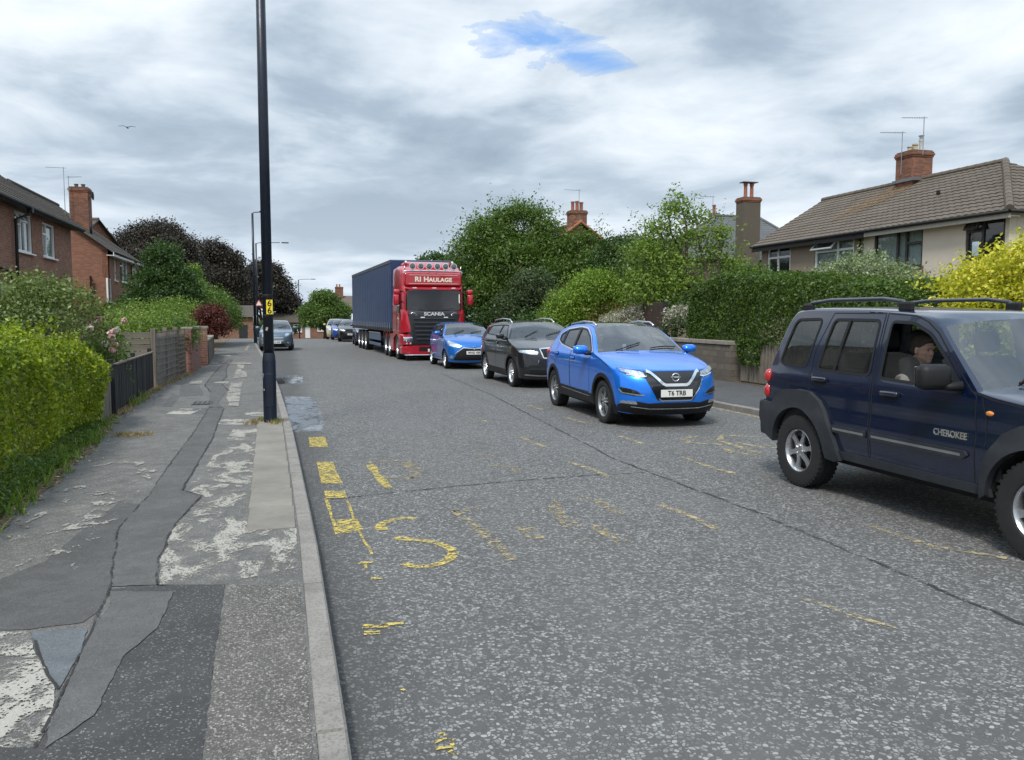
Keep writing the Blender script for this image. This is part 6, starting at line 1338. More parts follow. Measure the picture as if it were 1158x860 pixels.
# lights and grille (front, just out of the frame, still modelled)
for side in (1, -1): J.decal('headlight', rnd([(side * .50, .80), (side * .74, .80), (side * .76, .96), (side * .52, .97)], .07), M['reflector'], .01, .03); J.decal('indicator', rnd([(side * .50, .725), (side * .74, .725), (side * .74, .775), (side * .50, .775)], .02), M['amber'], .01, .02)
for k in range(7): J.decal('grille_slot', rnd([(-.36 + k * .12 - .03, .80), (-.36 + k * .12 + .03, .80), (-.36 + k * .12 + .03, .96), (-.36 + k * .12 - .03, .96)], .02), M['gap'], .006, .01)
J.decal('front_bumper', rnd([(-.80, .44), (.80, .44), (.80, .66), (-.80, .66)], .04), M['trim'], .02, .04, h=.1)
# ------------------------------------------------------------------ generic modern car from a parameter set
def std_car(root, P, rows, plan, sec, pm, windows, doors, bot, WR, wstyle, far=False, wmat=None, rim=None, glass=None, res=.055):
    c = Car(root, rows, plan, sec, pm, res); c.strip(glass)
    c.sides(bot, windows, doors, wmat or M['carglassdark']); c.bvh(); ra, fa, zr, Ra, W, tw = WR
    for k in (ra, fa): c.liner(k, zr, Ra, W - .02, .3)
    for p in windows.values(): c.line('window_seal', p, .024, M['black'], .003, closed=True)
    for p in doors.values(): c.line('door_gap', p, .009, M['gap'], .0015, closed=True)
    for x in (ra, fa):
        for side in (1, -1): wheel(root, x, side * (W - tw / 2 - .02), side, zr, tw, zr * .69, wstyle, rim)
    underbody(c, ra - .4, fa + .45, W, .17, .40)
    return c
def handles(c, spots, mat, dz=0):
    for side in (-1, 1):
        for (x, z) in spots:
            y = float(c.w(x, z)); c.sp('handle_recess', rnd([(x - .09, z - .03), (x + .09, z - .03), (x + .09, z + .03), (x - .09, z + .03)], .025), M['gap'], .002, .004, (side,)); MB().box((x, side * (y + .022), z + .004), (.19, .024, .034), bev=.011).build('door_handle', mat, c.o, sharp=60)

# --- bright blue crossover (front of the queue, middle)
bq = paint('paint_bright_blue', (.006, .20, .86), .55, .30, .05)
qr = thing('crossover_car', 'bright blue crossover with chrome V grille and plate T6 TRB, centre of the queue', 'car', (5.78, 13.42, 0), -math.pi / 2 - R(1.5), 'cars queueing on the right-hand side')
rows = [(1.72, .25, 2.10, .20, 0, 2.3), (1.78, .33, 2.20, .30, 0, 2.3), (1.80, .45, 2.235, .42, 0, 2.3), (1.79, .60, 2.23, .60, 0, 2.4), (1.73, .78, 2.19, .76, .1, 2.6), (1.63, .90, 2.10, .885, .2, 3, 's'), (1.42, .975, 1.80, .985, .3, 4), (1.15, 1.04, 1.40, 1.08, .45, 5), (.83, 1.095, 1.03, 1.145, .65, 5, 's'),
        (.52, 1.31, .70, 1.345, .9, 4), (.15, 1.495, .28, 1.545, .8, 4, 's'), (-.15, 1.535, -.05, 1.585, .35, 6), (-.55, 1.54, -.55, 1.60, .3, 6), (-1.05, 1.51, -1.1, 1.575, .3, 6), (-1.42, 1.44, -1.62, 1.515, .3, 5, 's'), (-1.66, 1.26, -1.86, 1.25, .3, 5), (-1.80, 1.12, -1.98, 1.10, .3, 4), (-1.90, .92, -2.06, .90, .25, 4), (-1.92, .70, -2.09, .68, .2, 4), (-1.88, .42, -2.10, .42, .2, 4), (-1.82, .30, -2.04, .28, .2, 4)]
Qs = [(.15, .80), (.30, .845), (.45, .865), (.62, .872), (.80, .872), (.93, .868), (1.03, .852), (1.09, .825), (1.15, .79), (1.30, .72), (1.45, .645), (1.55, .585)]
RA, FA, ZR, RW = -1.32, 1.32, .345, .41
bot = [(-1.74, .30)] + [p for p in [(0, 0)][:0]] ; QD = {}
rwin = rnd([(-1.03, 1.455), (-.40, 1.495), (-.355, 1.135), (-1.00, 1.195)], .05); qwin = rnd([(-1.34, 1.365), (-1.12, 1.435), (-1.07, 1.215), (-1.32, 1.27)], .04); fwin = rnd([(-.33, 1.497), (-.02, 1.47), (.30, 1.35), (.66, 1.125), (-.285, 1.13)], .05)
fd = [(-.365, 1.515), (.0, 1.49), (.33, 1.365), (.70, 1.105), (.74, .80), (.72, .45), (-.28, .45), (-.32, 1.10)]; rd = [(-1.18, 1.46), (-.385, 1.515), (-.345, 1.10), (-.305, .45), (-.93, .45), (-1.02, .66), (-1.22, .80), (-1.25, 1.2)]
class _T: pass
def arcs(xa, za, Ra, zs, n=18):
    d = math.sqrt(max(0, Ra * Ra - (zs - za) ** 2)); a0 = math.atan2(zs - za, -d) % (2 * math.pi); a1 = math.atan2(zs - za, d)
    return [(xa + Ra * math.cos(a0 + (a1 - a0) * k / n), za + Ra * math.sin(a0 + (a1 - a0) * k / n)) for k in range(n + 1)]
bot = arcs(RA, ZR, RW, .30) + arcs(FA, ZR, RW, .28) + [(1.735, .27)]
Q = std_car(qr, None, rows, [(-2.1, .90), (-1.7, .965), (-1.2, 1), (1.1, 1), (1.5, .985), (1.82, .95)], Qs, bq, {'r': rwin, 'q': qwin, 'f': fwin}, {'door_rear': rd, 'door_front': fd}, bot, (RA, FA, ZR, RW, .872, .225), 'five', rim=plain('rim_dark_polished', (.30, .31, .32), .32, .7), wmat={'r': M['carglassdark'], 'q': M['carglassdark'], 'f': M['carglass']},
            glass=[(8, 10, 'windscreen', M['screen'], .94), (10, 13, 'glass_roof', M['carglassdark'], .86), (14, 16, 'rear_window', M['carglassdark'], .85)])
chq = [(-1.385, 1.34), (-1.33, 1.255), (-1.05, 1.185), (-.30, 1.115), (.70, 1.095), (.73, 1.12), (.34, 1.375), (.0, 1.50), (-.40, 1.525), (-1.05, 1.475), (-1.38, 1.37)]
Q.line('chrome_trim', rnd(chq, .05), .022, M['chrome'], .006, closed=True); Q.line('pillar_trim', [(-.365, 1.51), (-.32, 1.12)], .055, M['black'], .004); Q.line('pillar_trim', [(-1.085, 1.45), (-1.04, 1.19)], .03, M['black'], .004)
for xa in (RA, FA):
    o_ = [(p[0], p[1]) for p in arcs(xa, ZR, RW + .055, .27, 22)]; Q.sp('arch_cladding', o_ + [p for p in reversed(arcs(xa, ZR, RW - .004, .27, 22))], M['black'], .012, .03)
Q.sp('sill_cladding', [(-.86, .275), (.86, .275), (.84, .43), (.3, .45), (-.84, .47)], M['black'], .012, .03); Q.line('sill_highlight', [(-.75, .42), (.75, .385)], .01, M['chrome'], .013)
Q.sp('bumper_cladding', [(-1.82, .30), (-1.70, .29), (-1.73, .48), (-1.87, .45)], M['black'], .01, .02)
Q.line('crease_line', [(-1.7, .95), (-1.0, .93), (.0, .90), (1.0, .91)], .006, bq, .003); handles(Q, [(-1.10, 1.02), (-.14, .975)], bq)
Q.line('bonnet_gap', [(.78, 1.10), (1.2, 1.02), (1.56, .925)], .010, M['gap'], .0015)
for side in (1, -1): q = MB(); q.ell((-1.80, side * .78, 1.02), (.14, .06, .07), 16, 10); q.build('tail_lamp', M['red'], qr, smooth=True)
mirror_(Q, (.64, .99, 1.15), (.15, .25, .15), bq, (.72, .84, 1.10), bev=.065); rails(Q, [(-1.30, 1.475), (-1.18, 1.565), (-.5, 1.615), (.0, 1.60), (.16, 1.545)], .535, .016, plain('rail_silver', (.55, .56, .58), .25, .8))
# front
gb = plain('gloss_black', (.010, .011, .013), .12, coat=.6); mesh_ = NT('grille_mesh'); v = mesh_.node('ShaderNodeTexChecker'); v.inputs['Scale'].default_value = 70; v.inputs[1].default_value = (.035, .036, .038, 1); v.inputs[2].default_value = (.006, .006, .007, 1); mesh_.ln(mesh_.coord(), v.inputs[0]); mesh_.set(Base_Color=v.outputs[0], Roughness=.35)
Q.decal('lower_grille', rnd([(-.52, .875), (-.30, .44), (.30, .44), (.52, .875)], .02), gb, .004, .01)
Q.decal('grille', rnd([(-.34, .868), (-.16, .70), (.16, .70), (.34, .868)], .02), mesh_.m, .010, .01)
Q.line('grille_v', [(-.43, .872), (-.375, .85), (-.215, .69), (-.17, .668), (.17, .668), (.215, .69), (.375, .85), (.43, .872)], .042, M['chrome'], .020, (1,), view='f')
Q.line('lower_chrome', [(-.28, .47), (-.24, .435), (.24, .435), (.28, .47), (.40, .62), (.47, .745)], .016, M['chrome'], .014, (1,), view='f')
p = Q.cast((0, .775), 'f', .022); q = MB(); torus(q, p, .058, .011, Matrix.Rotation(R(90), 4, 'Y')); q.box((p.x, 0, p.z), (.012, .15, .026), bev=.004); q.build('badge', M['chrome'], qr, smooth=True)
plate(Q, 'T6 TRB', 0, .545, ts=.102)
hl = rnd([(.42, .80), (.445, .872), (.62, .905), (.76, .925), (.80, .915), (.77, .86), (.70, .825), (.47, .765)], .018)
Q.decal('headlight', hl, gb, .003, .01, mirror=True); Q.decal('headlight_reflector', rnd([(.46, .80), (.475, .86), (.62, .885), (.76, .905), (.76, .87), (.66, .835), (.48, .785)], .015), M['reflector'], .006, .006, mirror=True)
for yy in (.53, .62): Q.decal('lamp_lens', [(yy + .026 * math.cos(k * .5236), .845 + .026 * math.sin(k * .5236)) for k in range(12)], M['chrome'], .012, .01, mirror=True, h=.03)
Q.decal('headlight_lens', hl, M['lampglass'], .018, .002, mirror=True); Q.line('running_light', [(.44, .80), (.50, .785), (.70, .825)], .012, M['plate'], .014, (1, -1), view='f')
Q.decal('bumper_vent', rnd([(.52, .52), (.60, .585), (.72, .62), (.80, .63), (.79, .54), (.62, .50)], .02), gb, .004, .01, mirror=True)
Q.line('vent_chrome', [(.49, .515), (.62, .525), (.77, .55), (.80, .60)], .018, M['chrome'], .014, (1, -1), view='f')
Q.decal('lower_bumper', rnd([(-.80, .19), (.80, .19), (.80, .37), (.62, .43), (.42, .39), (.30, .40), (-.30, .40), (-.42, .39), (-.62, .43), (-.80, .37)], .02), M['black'], .010, .02)
Q.sp('bumper_cladding', [(1.62, .20), (1.80, .20), (1.82, .36), (1.68, .34)], M['black'], .010, .02)
Q.line('skid_line', [(-.66, .345), (-.4, .315), (.4, .315), (.66, .345)], .012, M['chrome'], .02, (1,), view='f'); Q.decal('fog_lamp', rnd([(.58, .375), (.60, .425), (.78, .43), (.79, .39)], .015), M['reflector'], .014, .01, mirror=True)
interior(Q, -.1, .72, .85, 1.05, .38, -1.5); wiper(Q, (1.0, .1), (.85, .62), (1.0, -.5)); MB().box((.42, -.02, 1.40), (.05, .22, .05), bev=.02).build('rearview_mirror', M['black'], qr); MB().box((.74, -.25, 1.19), (.004, .06, .11)).build('parking_ticket', M['plate'], qr)

# --- generic helper for the other cars
def simple_car(name, label, loc, rz, col, L=4.2, wb=2.6, W=.89, H=1.5, hood=.98, zr=.32, fo=.86, style='ten', txt=None, detail=1, group='cars queueing on the right-hand side', slant=.95, box=.0, rim=None, railm=None, dark=True, shoulder=0, round_=0, glassm=None, res=.07, face='slim', roofx=0, paintm=None, hz=None, plate_z=.5, interior_=False):
    o = thing(name, label, 'car', loc, rz, group); pm = paintm or paint('paint_' + name + str(len(bpy.data.materials)), col, .4, .3, .08); fa = wb / 2; ra = -wb / 2; xf = fa + fo; ro = L - wb - fo; xb = ra - ro
    bw = hood + .12; wsb = fa - .42 + roofx; wst = wsb - slant * (H - bw) * 1.55; bz = bw - .03; rr = xb
    hh = hz or hood * .88
    rows = [(xf - .42, .25, xf - .10, .22, 0, 2.3), (xf - .38, .42, xf, .40, 0, 2.3), (xf - .40, .60, xf - .01, .58, 0, 2.4), (xf - .46, hh - .08, xf - .06, hh - .10, .1, 2.6), (xf - .55, hh, xf - .16, hh, .2, 3, 's'), (fa + .05, hood * .975, fa + .38, hood * .975, .35, 4), (wsb + .08, bw - .06, wsb + .22, bw - .005, .6, 5, 's'),
            (wsb + .1 - (wsb - wst) * .5, bw + (H - bw) * .48, (wsb + .24 + wst + .1) / 2, bw + (H - bw) * .52 + .03, .9, 4), (wst + .02, H - .085, wst + .14, H - .04, .8, 4, 's'), ((wst * 2 + ra) / 3, H - .055, (wst * 2 + ra) / 3, H - .0, .35, 6), (ra * .6 + wst * .0, H - .075, ra * .6, H - .012, .3, 6), (rr + .52 - box * .2, H - .15, rr + .34 - box * .15, H - .075, .3, 5, 's'),
            (rr + .36 - box * .1, bw + .13, rr + .18, bw + .12, .3, 4), (rr + .20, bw - .05, rr + .06, bw - .06, .3, 4), (rr + .14, .72, rr + .01, .70, .2, 4), (rr + .18, .40, rr + .0, .40, .2, 4), (rr + .24, .27, rr + .06, .27, .2, 4)]
    sec = [(.15, W * .93), (.3, W * .97), (.5, W * .995), (.75, W), (bw - .14, W * .985), (bw - .04, W * .95), (bw + .02, W * .915), ((bw + H) / 2, W * .80), (H - .08, W * .69), (H, W * .64)]
    plan = [(xb, .88), (xb + .4, .96), (ra, 1), (fa - .2, 1), (fa + .2, .985), (xf - .4, .93)]
    Ra = zr + .065; bot = arcs(ra, zr, Ra, .27) + arcs(fa, zr, Ra, .26) + [(xf - .44, .26)]
    b0 = bw + .015; ht = H - .115; xs_ = wsb + .1 - (wsb - wst) * .0; ax = lambda z: wsb + .08 + (wst + .02 - wsb - .08) * (z - bw + .06) / (H - .085 - bw + .06) - .10
    bx = -.12 + roofx * .5; cxr = ra + .10
    win = {'f': rnd([(bx + .03, ht), (ax(ht), ht - .01), (ax((b0 + ht) / 2), (b0 + ht) / 2), (ax(b0) + .03, b0), (bx + .05, b0 + .01)], .04), 'r': rnd([(cxr, ht - .03), (bx - .05, ht), (bx - .01, b0 + .01), (cxr - .10, b0 + .045)], .05)}
    if L > 4.0: win['q'] = rnd([(rr + .66, ht - .10), (cxr - .07, ht - .04), (cxr - .16, b0 + .06), (rr + .66, b0 + .11)], .04)
    drs = {'door_front': [(bx, ht + .03), (ax(ht) + .05, ht + .025), (ax(b0) + .10, b0 - .02), (fa - .48, .34), (bx + .06, .34)], 'door_rear': [(cxr - .04, ht + .01), (bx - .015, ht + .03), (bx + .045, .34), (ra + .48, .34), (ra + .33, .60), (cxr - .16, .78), (cxr - .16, b0)]}
    c = std_car(o, None, rows, plan, sec, pm, win, drs, bot, (ra, fa, zr, Ra, W, .21), style, rim=rim, wmat=glassm or M['carglassdark'], res=res, glass=[(6, 8, 'windscreen', M['screen'], .935), (11, 13, 'rear_window', M['carglassdark'], .8)])
    c.line('pillar_trim', [(bx - .005, ht + .005), (bx + .025, b0)], .05, M['black'], .004); handles(c, [(ra + .32, b0 - .13), (bx + .2, b0 - .15)], pm)
    mirror_(c, (wsb - .13, W + .10, bw + .04), (.13, .2, .14), pm, (wsb - .05, W * .94, bw - .02), bev=.05)
    for side in (1, -1): MB().ell((rr + .25, side * W * .83, bw - .14), (.13, .07, .10), 12, 8).build('tail_lamp', M['red'], o, smooth=True)
    if txt: plate(c, txt, 0, plate_z)
    if interior_ or detail: interior(c, -.25, fa - .62, W - .02, bw - .04, .36, ra - .1)
    wiper(c, (wsb + .17, .1), (wsb + .02, .5), (wsb + .17, -.45))
    c.xf, c.W, c.hh, c.pm = xf, W, hh, pm
    return c
# --- black SUV
sk = simple_car('suv', 'black family SUV with silver roof rails, between the two blue cars', (6.17, 20.32, 0), -math.pi / 2, (.012, .013, .016), 4.38, 2.64, .905, 1.60, 1.06, .345, .86, 'ten', None, 1, slant=.80, rim=M['alloyb'], hz=.95)
c = sk; rails(c, [(-1.5, 1.50), (-1.35, 1.60), (-.6, 1.645), (.1, 1.62), (.3, 1.54)], .56, .018, plain('rail_silver', (.5, .5, .5)))
c.decal('headlight', rnd([(.44, .80), (.42, .875), (.62, .905), (.84, .905), (.82, .855), (.62, .815)], .02), M['reflector'], .006, .012, mirror=True); c.decal('headlight_lens', rnd([(.44, .80), (.42, .875), (.62, .905), (.84, .905), (.82, .855), (.62, .815)], .02), M['lampglass'], .014, .002, mirror=True)
c.decal('grille', rnd([(-.36, .92), (-.30, .74), (.30, .74), (.36, .92)], .03), M['gap'], .006, .01); c.line('grille_frame', rnd([(-.38, .935), (-.31, .725), (.31, .725), (.38, .935), (0, .955)], .03), .026, M['chrome'], .016, (1,), closed=True, view='f')
for k in range(13): c.line('grille_bar', [(-.27 + k * .045, .75), (-.30 + k * .05, .91)], .014, M['trim'], .012, (1,), view='f')
c.decal('lower_grille', rnd([(-.62, .36), (.62, .36), (.66, .56), (-.66, .56)], .04), M['gap'], .005, .01); c.line('lower_bar', [(-.72, .335), (-.4, .315), (.4, .315), (.72, .335)], .03, M['alloy'], .014, (1,), view='f'); c.line('lower_bar', [(-.62, .47), (.62, .47)], .02, M['trim'], .012, (1,), view='f'); plate(c, 'YK19 LVR', 0, .60, ts=.085) if False else None
c.sp('sill_cladding', [(-.88, .26), (.88, .26), (.86, .40), (-.86, .42)], M['black'], .010, .02); c.line('crease_line', [(-1.9, .99), (0, .97), (1.1, .96)], .006, c.pm, .003); c.line('side_gleam', [(-.8, .55), (.1, .50)], .012, c.pm, .002)
for xa in (-1.32, 1.32): c.sp('arch_cladding', arcs(xa, .345, .46, .26, 20) + list(reversed(arcs(xa, .345, .406, .26, 20))), M['black'], .010, .02)
# --- blue hatchback with the dark grille
yb = simple_car('hatchback', 'small mid-blue hatchback with a wide black lower grille, in front of the red lorry', (5.86, 27.42, 0), -math.pi / 2, (.003, .14, .50), 3.95, 2.5, .85, 1.51, .99, .30, .78, 'ten', 'MV65 VBK', 1, slant=1.08, rim=M['alloyb'], hz=.86, plate_z=.54)
c = yb; c.decal('grille', rnd([(-.66, .30), (.66, .30), (.50, .62), (.30, .68), (-.30, .68), (-.50, .62)], .05), M['gap'], .004, .01); c.line('grille_edge', [(-.60, .52), (-.34, .70), (0, .665), (.34, .70), (.60, .52)], .022, M['chrome'], .012, (1,), view='f'); c.o.children
hp = rnd([(.40, .74), (.50, .82), (.74, .92), (.79, .90), (.76, .76), (.60, .71)], .03); c.decal('headlight', hp, M['reflector'], .006, .012, mirror=True); c.decal('headlight_lens', hp, M['lampglass'], .016, .002, mirror=True); c.decal('fog_lamp', [(.70 + .05 * math.cos(k * .5236), .40 + .05 * math.sin(k * .5236)) for k in range(12)], M['reflector'], .01, .01, mirror=True, h=.04)
p = c.cast((0, .69), 'f', .02); q = MB(); torus(q, p, .045, .009, Matrix.Rotation(R(90), 4, 'Y')); q.build('badge', M['chrome'], c.o, smooth=True)
# --- small grey car parked on the left
ft = simple_car('city_car', 'small rounded blue-grey city car facing the camera at the left kerb, behind the lamp column', (-.32, 43.3, 0), -math.pi / 2 - R(2), (.10, .14, .18), 3.57, 2.3, .81, 1.49, .96, .29, .68, 'ten', 'WX13 GKE', 1, 'cars parked at the left kerb', slant=.95, hz=.86, plate_z=.42, glassm=M['carglass'])
c = ft; hp = [(.55 + .105 * math.cos(k * .39), .76 + .10 * math.sin(k * .39)) for k in range(16)]; c.decal('headlight', hp, M['reflector'], .006, .012, mirror=True); c.decal('headlight_lens', hp, M['lampglass'], .018, .002, mirror=True); c.decal('lower_grille', rnd([(-.46, .24), (.46, .24), (.40, .36), (-.40, .36)], .04), M['gap'], .004, .01)
c.line('chrome_whisker', [(-.36, .64), (.36, .64)], .03, M['chrome'], .01, (1,), view='f'); c.decal('fog_lamp', [(.60 + .05 * math.cos(k * .5236), .40 + .05 * math.sin(k * .5236)) for k in range(12)], M['reflector'], .01, .01, mirror=True, h=.04); c.line('bumper_bar', [(-.5, .50), (.5, .50)], .03, M['chrome'], .008, (1,), view='f')
# --- the tail of the queue
def farcar(label, x, y, rz, col, name='car', glassm=None, **k):
    c = simple_car(name, label, (x, y, float(gz(y))), -math.pi / 2 + rz, col, detail=0, res=.1, **k); W = c.W; h_ = c.hh
    hp = rnd([(W * .52, h_ - .16), (W * .56, h_ - .04), (W * .90, h_ - .0), (W * .88, h_ - .12)], .03); c.decal('headlight', hp, M['reflector'], .008, .012, mirror=True); c.decal('grille', rnd([(-.4, h_ - .18), (.4, h_ - .18), (.42, h_ - .04), (-.42, h_ - .04)], .03), M['gap'], .005, .01); c.decal('lower_grille', rnd([(-.5, .28), (.5, .28), (.46, .44), (-.46, .44)], .03), M['gap'], .005, .01)
    return c
farcar('dark navy car directly behind the lorry trailer, mostly hidden by it', 4.85, 49.3, R(-2), (.010, .022, .085), txt='FN12 ODK', L=4.1, wb=2.6, W=.86, H=1.56, hood=1.02)
farcar('black hatchback, second car behind the lorry', 4.42, 56.9, R(-2.5), (.010, .010, .012), name='hatchback', txt='YD09 XRP', L=4.2, wb=2.6, W=.87, H=1.46, hood=.98)
farcar('mid-blue car, third car behind the lorry, half hidden', 4.25, 62.2, R(-2.5), (.02, .07, .30), L=4.2, wb=2.6, W=.86, H=1.52, hood=.99)
farcar('cream yellow car at the far end of the queue', 4.12, 66.6, R(-3), (.50, .44, .26), L=4.1, wb=2.55, W=.86, H=1.62, hood=1.02)
# white van
def van():
    o = thing('van', 'white van with a big dark windscreen beyond the queue, beside the lorry trailer', 'van', (6.9, 76, float(gz(76))), -math.pi / 2 - R(3)); vp = paint('paint_white_van', (.62, .63, .62), .0, .4, .2)
    q = MB(); W = .98; prof = [(2.4, .35), (2.45, .75), (2.25, 1.05), (1.75, 1.28), (1.1, 2.15), (.9, 2.28), (-2.4, 2.32), (-2.5, 2.2), (-2.5, .35)]
    vs = []; n = len(prof)
    for sgn, k in ((-1, .0), (-1, 1), (1, 1), (1, 0)):
        for (x, z) in prof: t_ = max(0, (z - 1.2)) * .10; vs.append((x if k == 0 else x * 1.0, sgn * (W - t_ - (.0 if k == 0 else .08)), z + (.0 if k == 0 else .02)))
    F = []
    for b in range(3): F += [(b * n + i, b * n + (i + 1) % n, (b + 1) * n + (i + 1) % n, (b + 1) * n + i) for i in range(n)]
    F += [tuple(range(n)), tuple(3 * n + i for i in reversed(range(n)))]; q.add(vs, F); q.build('body', vp, o, sharp=35)
    MB().add([(1.79, -.80, 1.30), (1.79, .80, 1.30), (1.15, .74, 2.14), (1.15, -.74, 2.14)], [(0, 1, 2, 3)]).build('windscreen', M['carglassdark'], o)
    for s in (1, -1):
        MB().prism([(1.45, 1.32), (1.05, 1.95), (.45, 1.98), (.45, 1.30)], .01, 'y', s * .965 - .005).build('window', M['carglassdark'], o); MB().box((2.30, s * .74, .92), (.12, .3, .26), bev=.05).build('headlight', M['reflector'], o); MB().box((1.55, s * 1.12, 1.42), (.1, .2, .3), bev=.04).build('door_mirror', M['black'], o)
        for x in (-1.6, 1.6): wheel(o, x, s * .86, s, .34, .22, .21, 'cap')
    MB().box((2.43, 0, .6), (.06, 1.7, .28), bev=.02).build('bumper', M['black'], o); MB().box((2.42, 0, .88), (.04, .9, .1), bev=.01).build('grille', M['gap'], o)
van()
# ------------------------------------------------------------------ red tractor unit and curtain-sided trailer
rp = paint('paint_truck_red', (.42, .008, .022), .15, .3, .15); cream = plain('sign_cream', (.72, .68, .55), .5, var=.04)
tk = thing('lorry', 'red haulage lorry with roof spotlights towing a tall dark blue curtain-sided trailer', 'lorry', (5.57, 31.0, 0), -math.pi / 2 + R(.9))
# local: x forward (0 = front face), y left (world +X), z up
W2 = 1.27
def loft(name, secs, mat, par, sharp=40):
    """secs: list of (x, [(y,z)...]) closed loops of equal length"""
    vs = [(x, y, z) for x, lp in secs for (y, z) in lp]; n = len(secs[0][1]); F = [(i * n + k, i * n + (k + 1) % n, (i + 1) * n + (k + 1) % n, (i + 1) * n + k) for i in range(len(secs) - 1) for k in range(n)]
    F += [tuple(range(n)), tuple((len(secs) - 1) * n + k for k in reversed(range(n)))]; return MB().add(vs, F).build(name, mat, par, sharp=sharp)
def rrect(w_, z0, z1, r, n=4, top=None):
    wt = top or w_; out = []
    for (cx, cz, a0, ww) in ((w_, z0, -90, w_), (wt, z1, 0, wt), (-wt, z1, 90, wt), (-w_, z0, 180, w_)):
        sx = 1 if cx > 0 else -1; sz = -1 if cz == z0 else 1
        for k in range(n + 1): a = R(a0 + 90 * k / n); out.append((cx - sx * r + r * math.cos(a), cz - sz * r + r * math.sin(a)))
    return out
# cab shell: lower cab, then sleeper and high roof
loft('cab', [(-2.25, rrect(W2, 1.05, 3.62, .10, top=1.22)), (-1.2, rrect(W2, 1.05, 3.66, .12, top=1.22)), (-.62, rrect(W2, 1.05, 3.60, .16, top=1.20)), (-.30, rrect(W2 - .02, 1.05, 3.42, .18, top=1.17)), (-.16, rrect(W2 - .06, 1.05, 2.80, .18, top=1.16)), (-.06, rrect(W2 - .14, 1.05, 2.70, .18, top=1.10))], rp, tk)
loft('roof_cowl', [(-2.2, rrect(.95, 3.55, 3.82, .10)), (-1.2, rrect(.98, 3.55, 3.84, .12)), (-.75, rrect(.75, 3.5, 3.74, .1)), (-.5, rrect(.5, 3.45, 3.58, .06))], rp, tk)
# sign board over the windscreen
sb = loft('sign_board', [(-.42, rrect(1.16, 2.84, 3.40, .06)), (-.10, rrect(1.12, 2.86, 3.36, .06)), (-.04, rrect(1.06, 2.90, 3.30, .05))], rp, tk)
def ftext(s, size, y, z, x, mat, par, **k): return text_obj('lettering', s, size, mat, par, Matrix.Translation((x, y, z)) @ Matrix.Rotation(math.pi / 2, 4, 'Z') @ Matrix.Rotation(math.pi / 2, 4, 'X'), **k)
for s_, sz_, y0 in (('RI', .255, -.60), ('H', .255, -.28), ('AULAGE', .205, .27)): ftext(s_, sz_, y0, 3.10 - (.0 if sz_ > .25 else .018), -.034, cream, sb, sx=1.12, bold=.009, space=1.05)
MB().box((-.028, 0, 2.94), (.012, 1.9, .012)).build('sign_line', cream, sb); MB().box((-.028, 0, 3.265), (.012, 1.9, .012)).build('sign_line', cream, sb)
loft('sun_visor', [(-.30, rrect(1.12, 2.68, 2.84, .04)), (.03, rrect(1.08, 2.70, 2.80, .04)), (.10, rrect(1.0, 2.71, 2.76, .02))], rp, tk)
for y in (-.75, 0, .75): MB().box((.10, y, 2.77), (.03, .16, .035), bev=.01).build('marker_lamp', M['plate'], tk)
MB().add([(-.075, -1.03, 1.95), (-.03, -.5, 1.93), (-.02, 0, 1.93), (-.03, .5, 1.93), (-.075, 1.03, 1.95), (-.12, -1.02, 2.66), (-.09, -.5, 2.68), (-.08, 0, 2.68), (-.09, .5, 2.68), (-.12, 1.02, 2.66)], [(0, 1, 6, 5), (1, 2, 7, 6), (2, 3, 8, 7), (3, 4, 9, 8)], 0).build('windscreen', glass_mat('lorry_glass', (.10, .13, .16), 1.75, .02), tk, smooth=True).location = (.055, 0, 0)
for p in ([(-.075, -1.06, 1.93), (-.12, -1.05, 2.69)], [(-.075, 1.06, 1.93), (-.12, 1.05, 2.69)]): MB().tube([(a + .03, b, c_) for a, b, c_ in p], .03, 6).build('screen_pillar', M['black'], tk)
MB().box((-.02, -.72, 2.02), (.01, .18, .09)).build('dash_card', M['plate'], tk); MB().tube([(.0, 1.0, 2.2), (-.02, 1.0, 2.55)], .025, 8).build('screen_badge', M['plate'], tk)
for y0, y1 in ((-.55, -.05), (.35, .8)): MB().tube([(.02, y0, 1.95), (.0, y1, 2.0)], .012, 6).build('wiper', M['black'], tk)
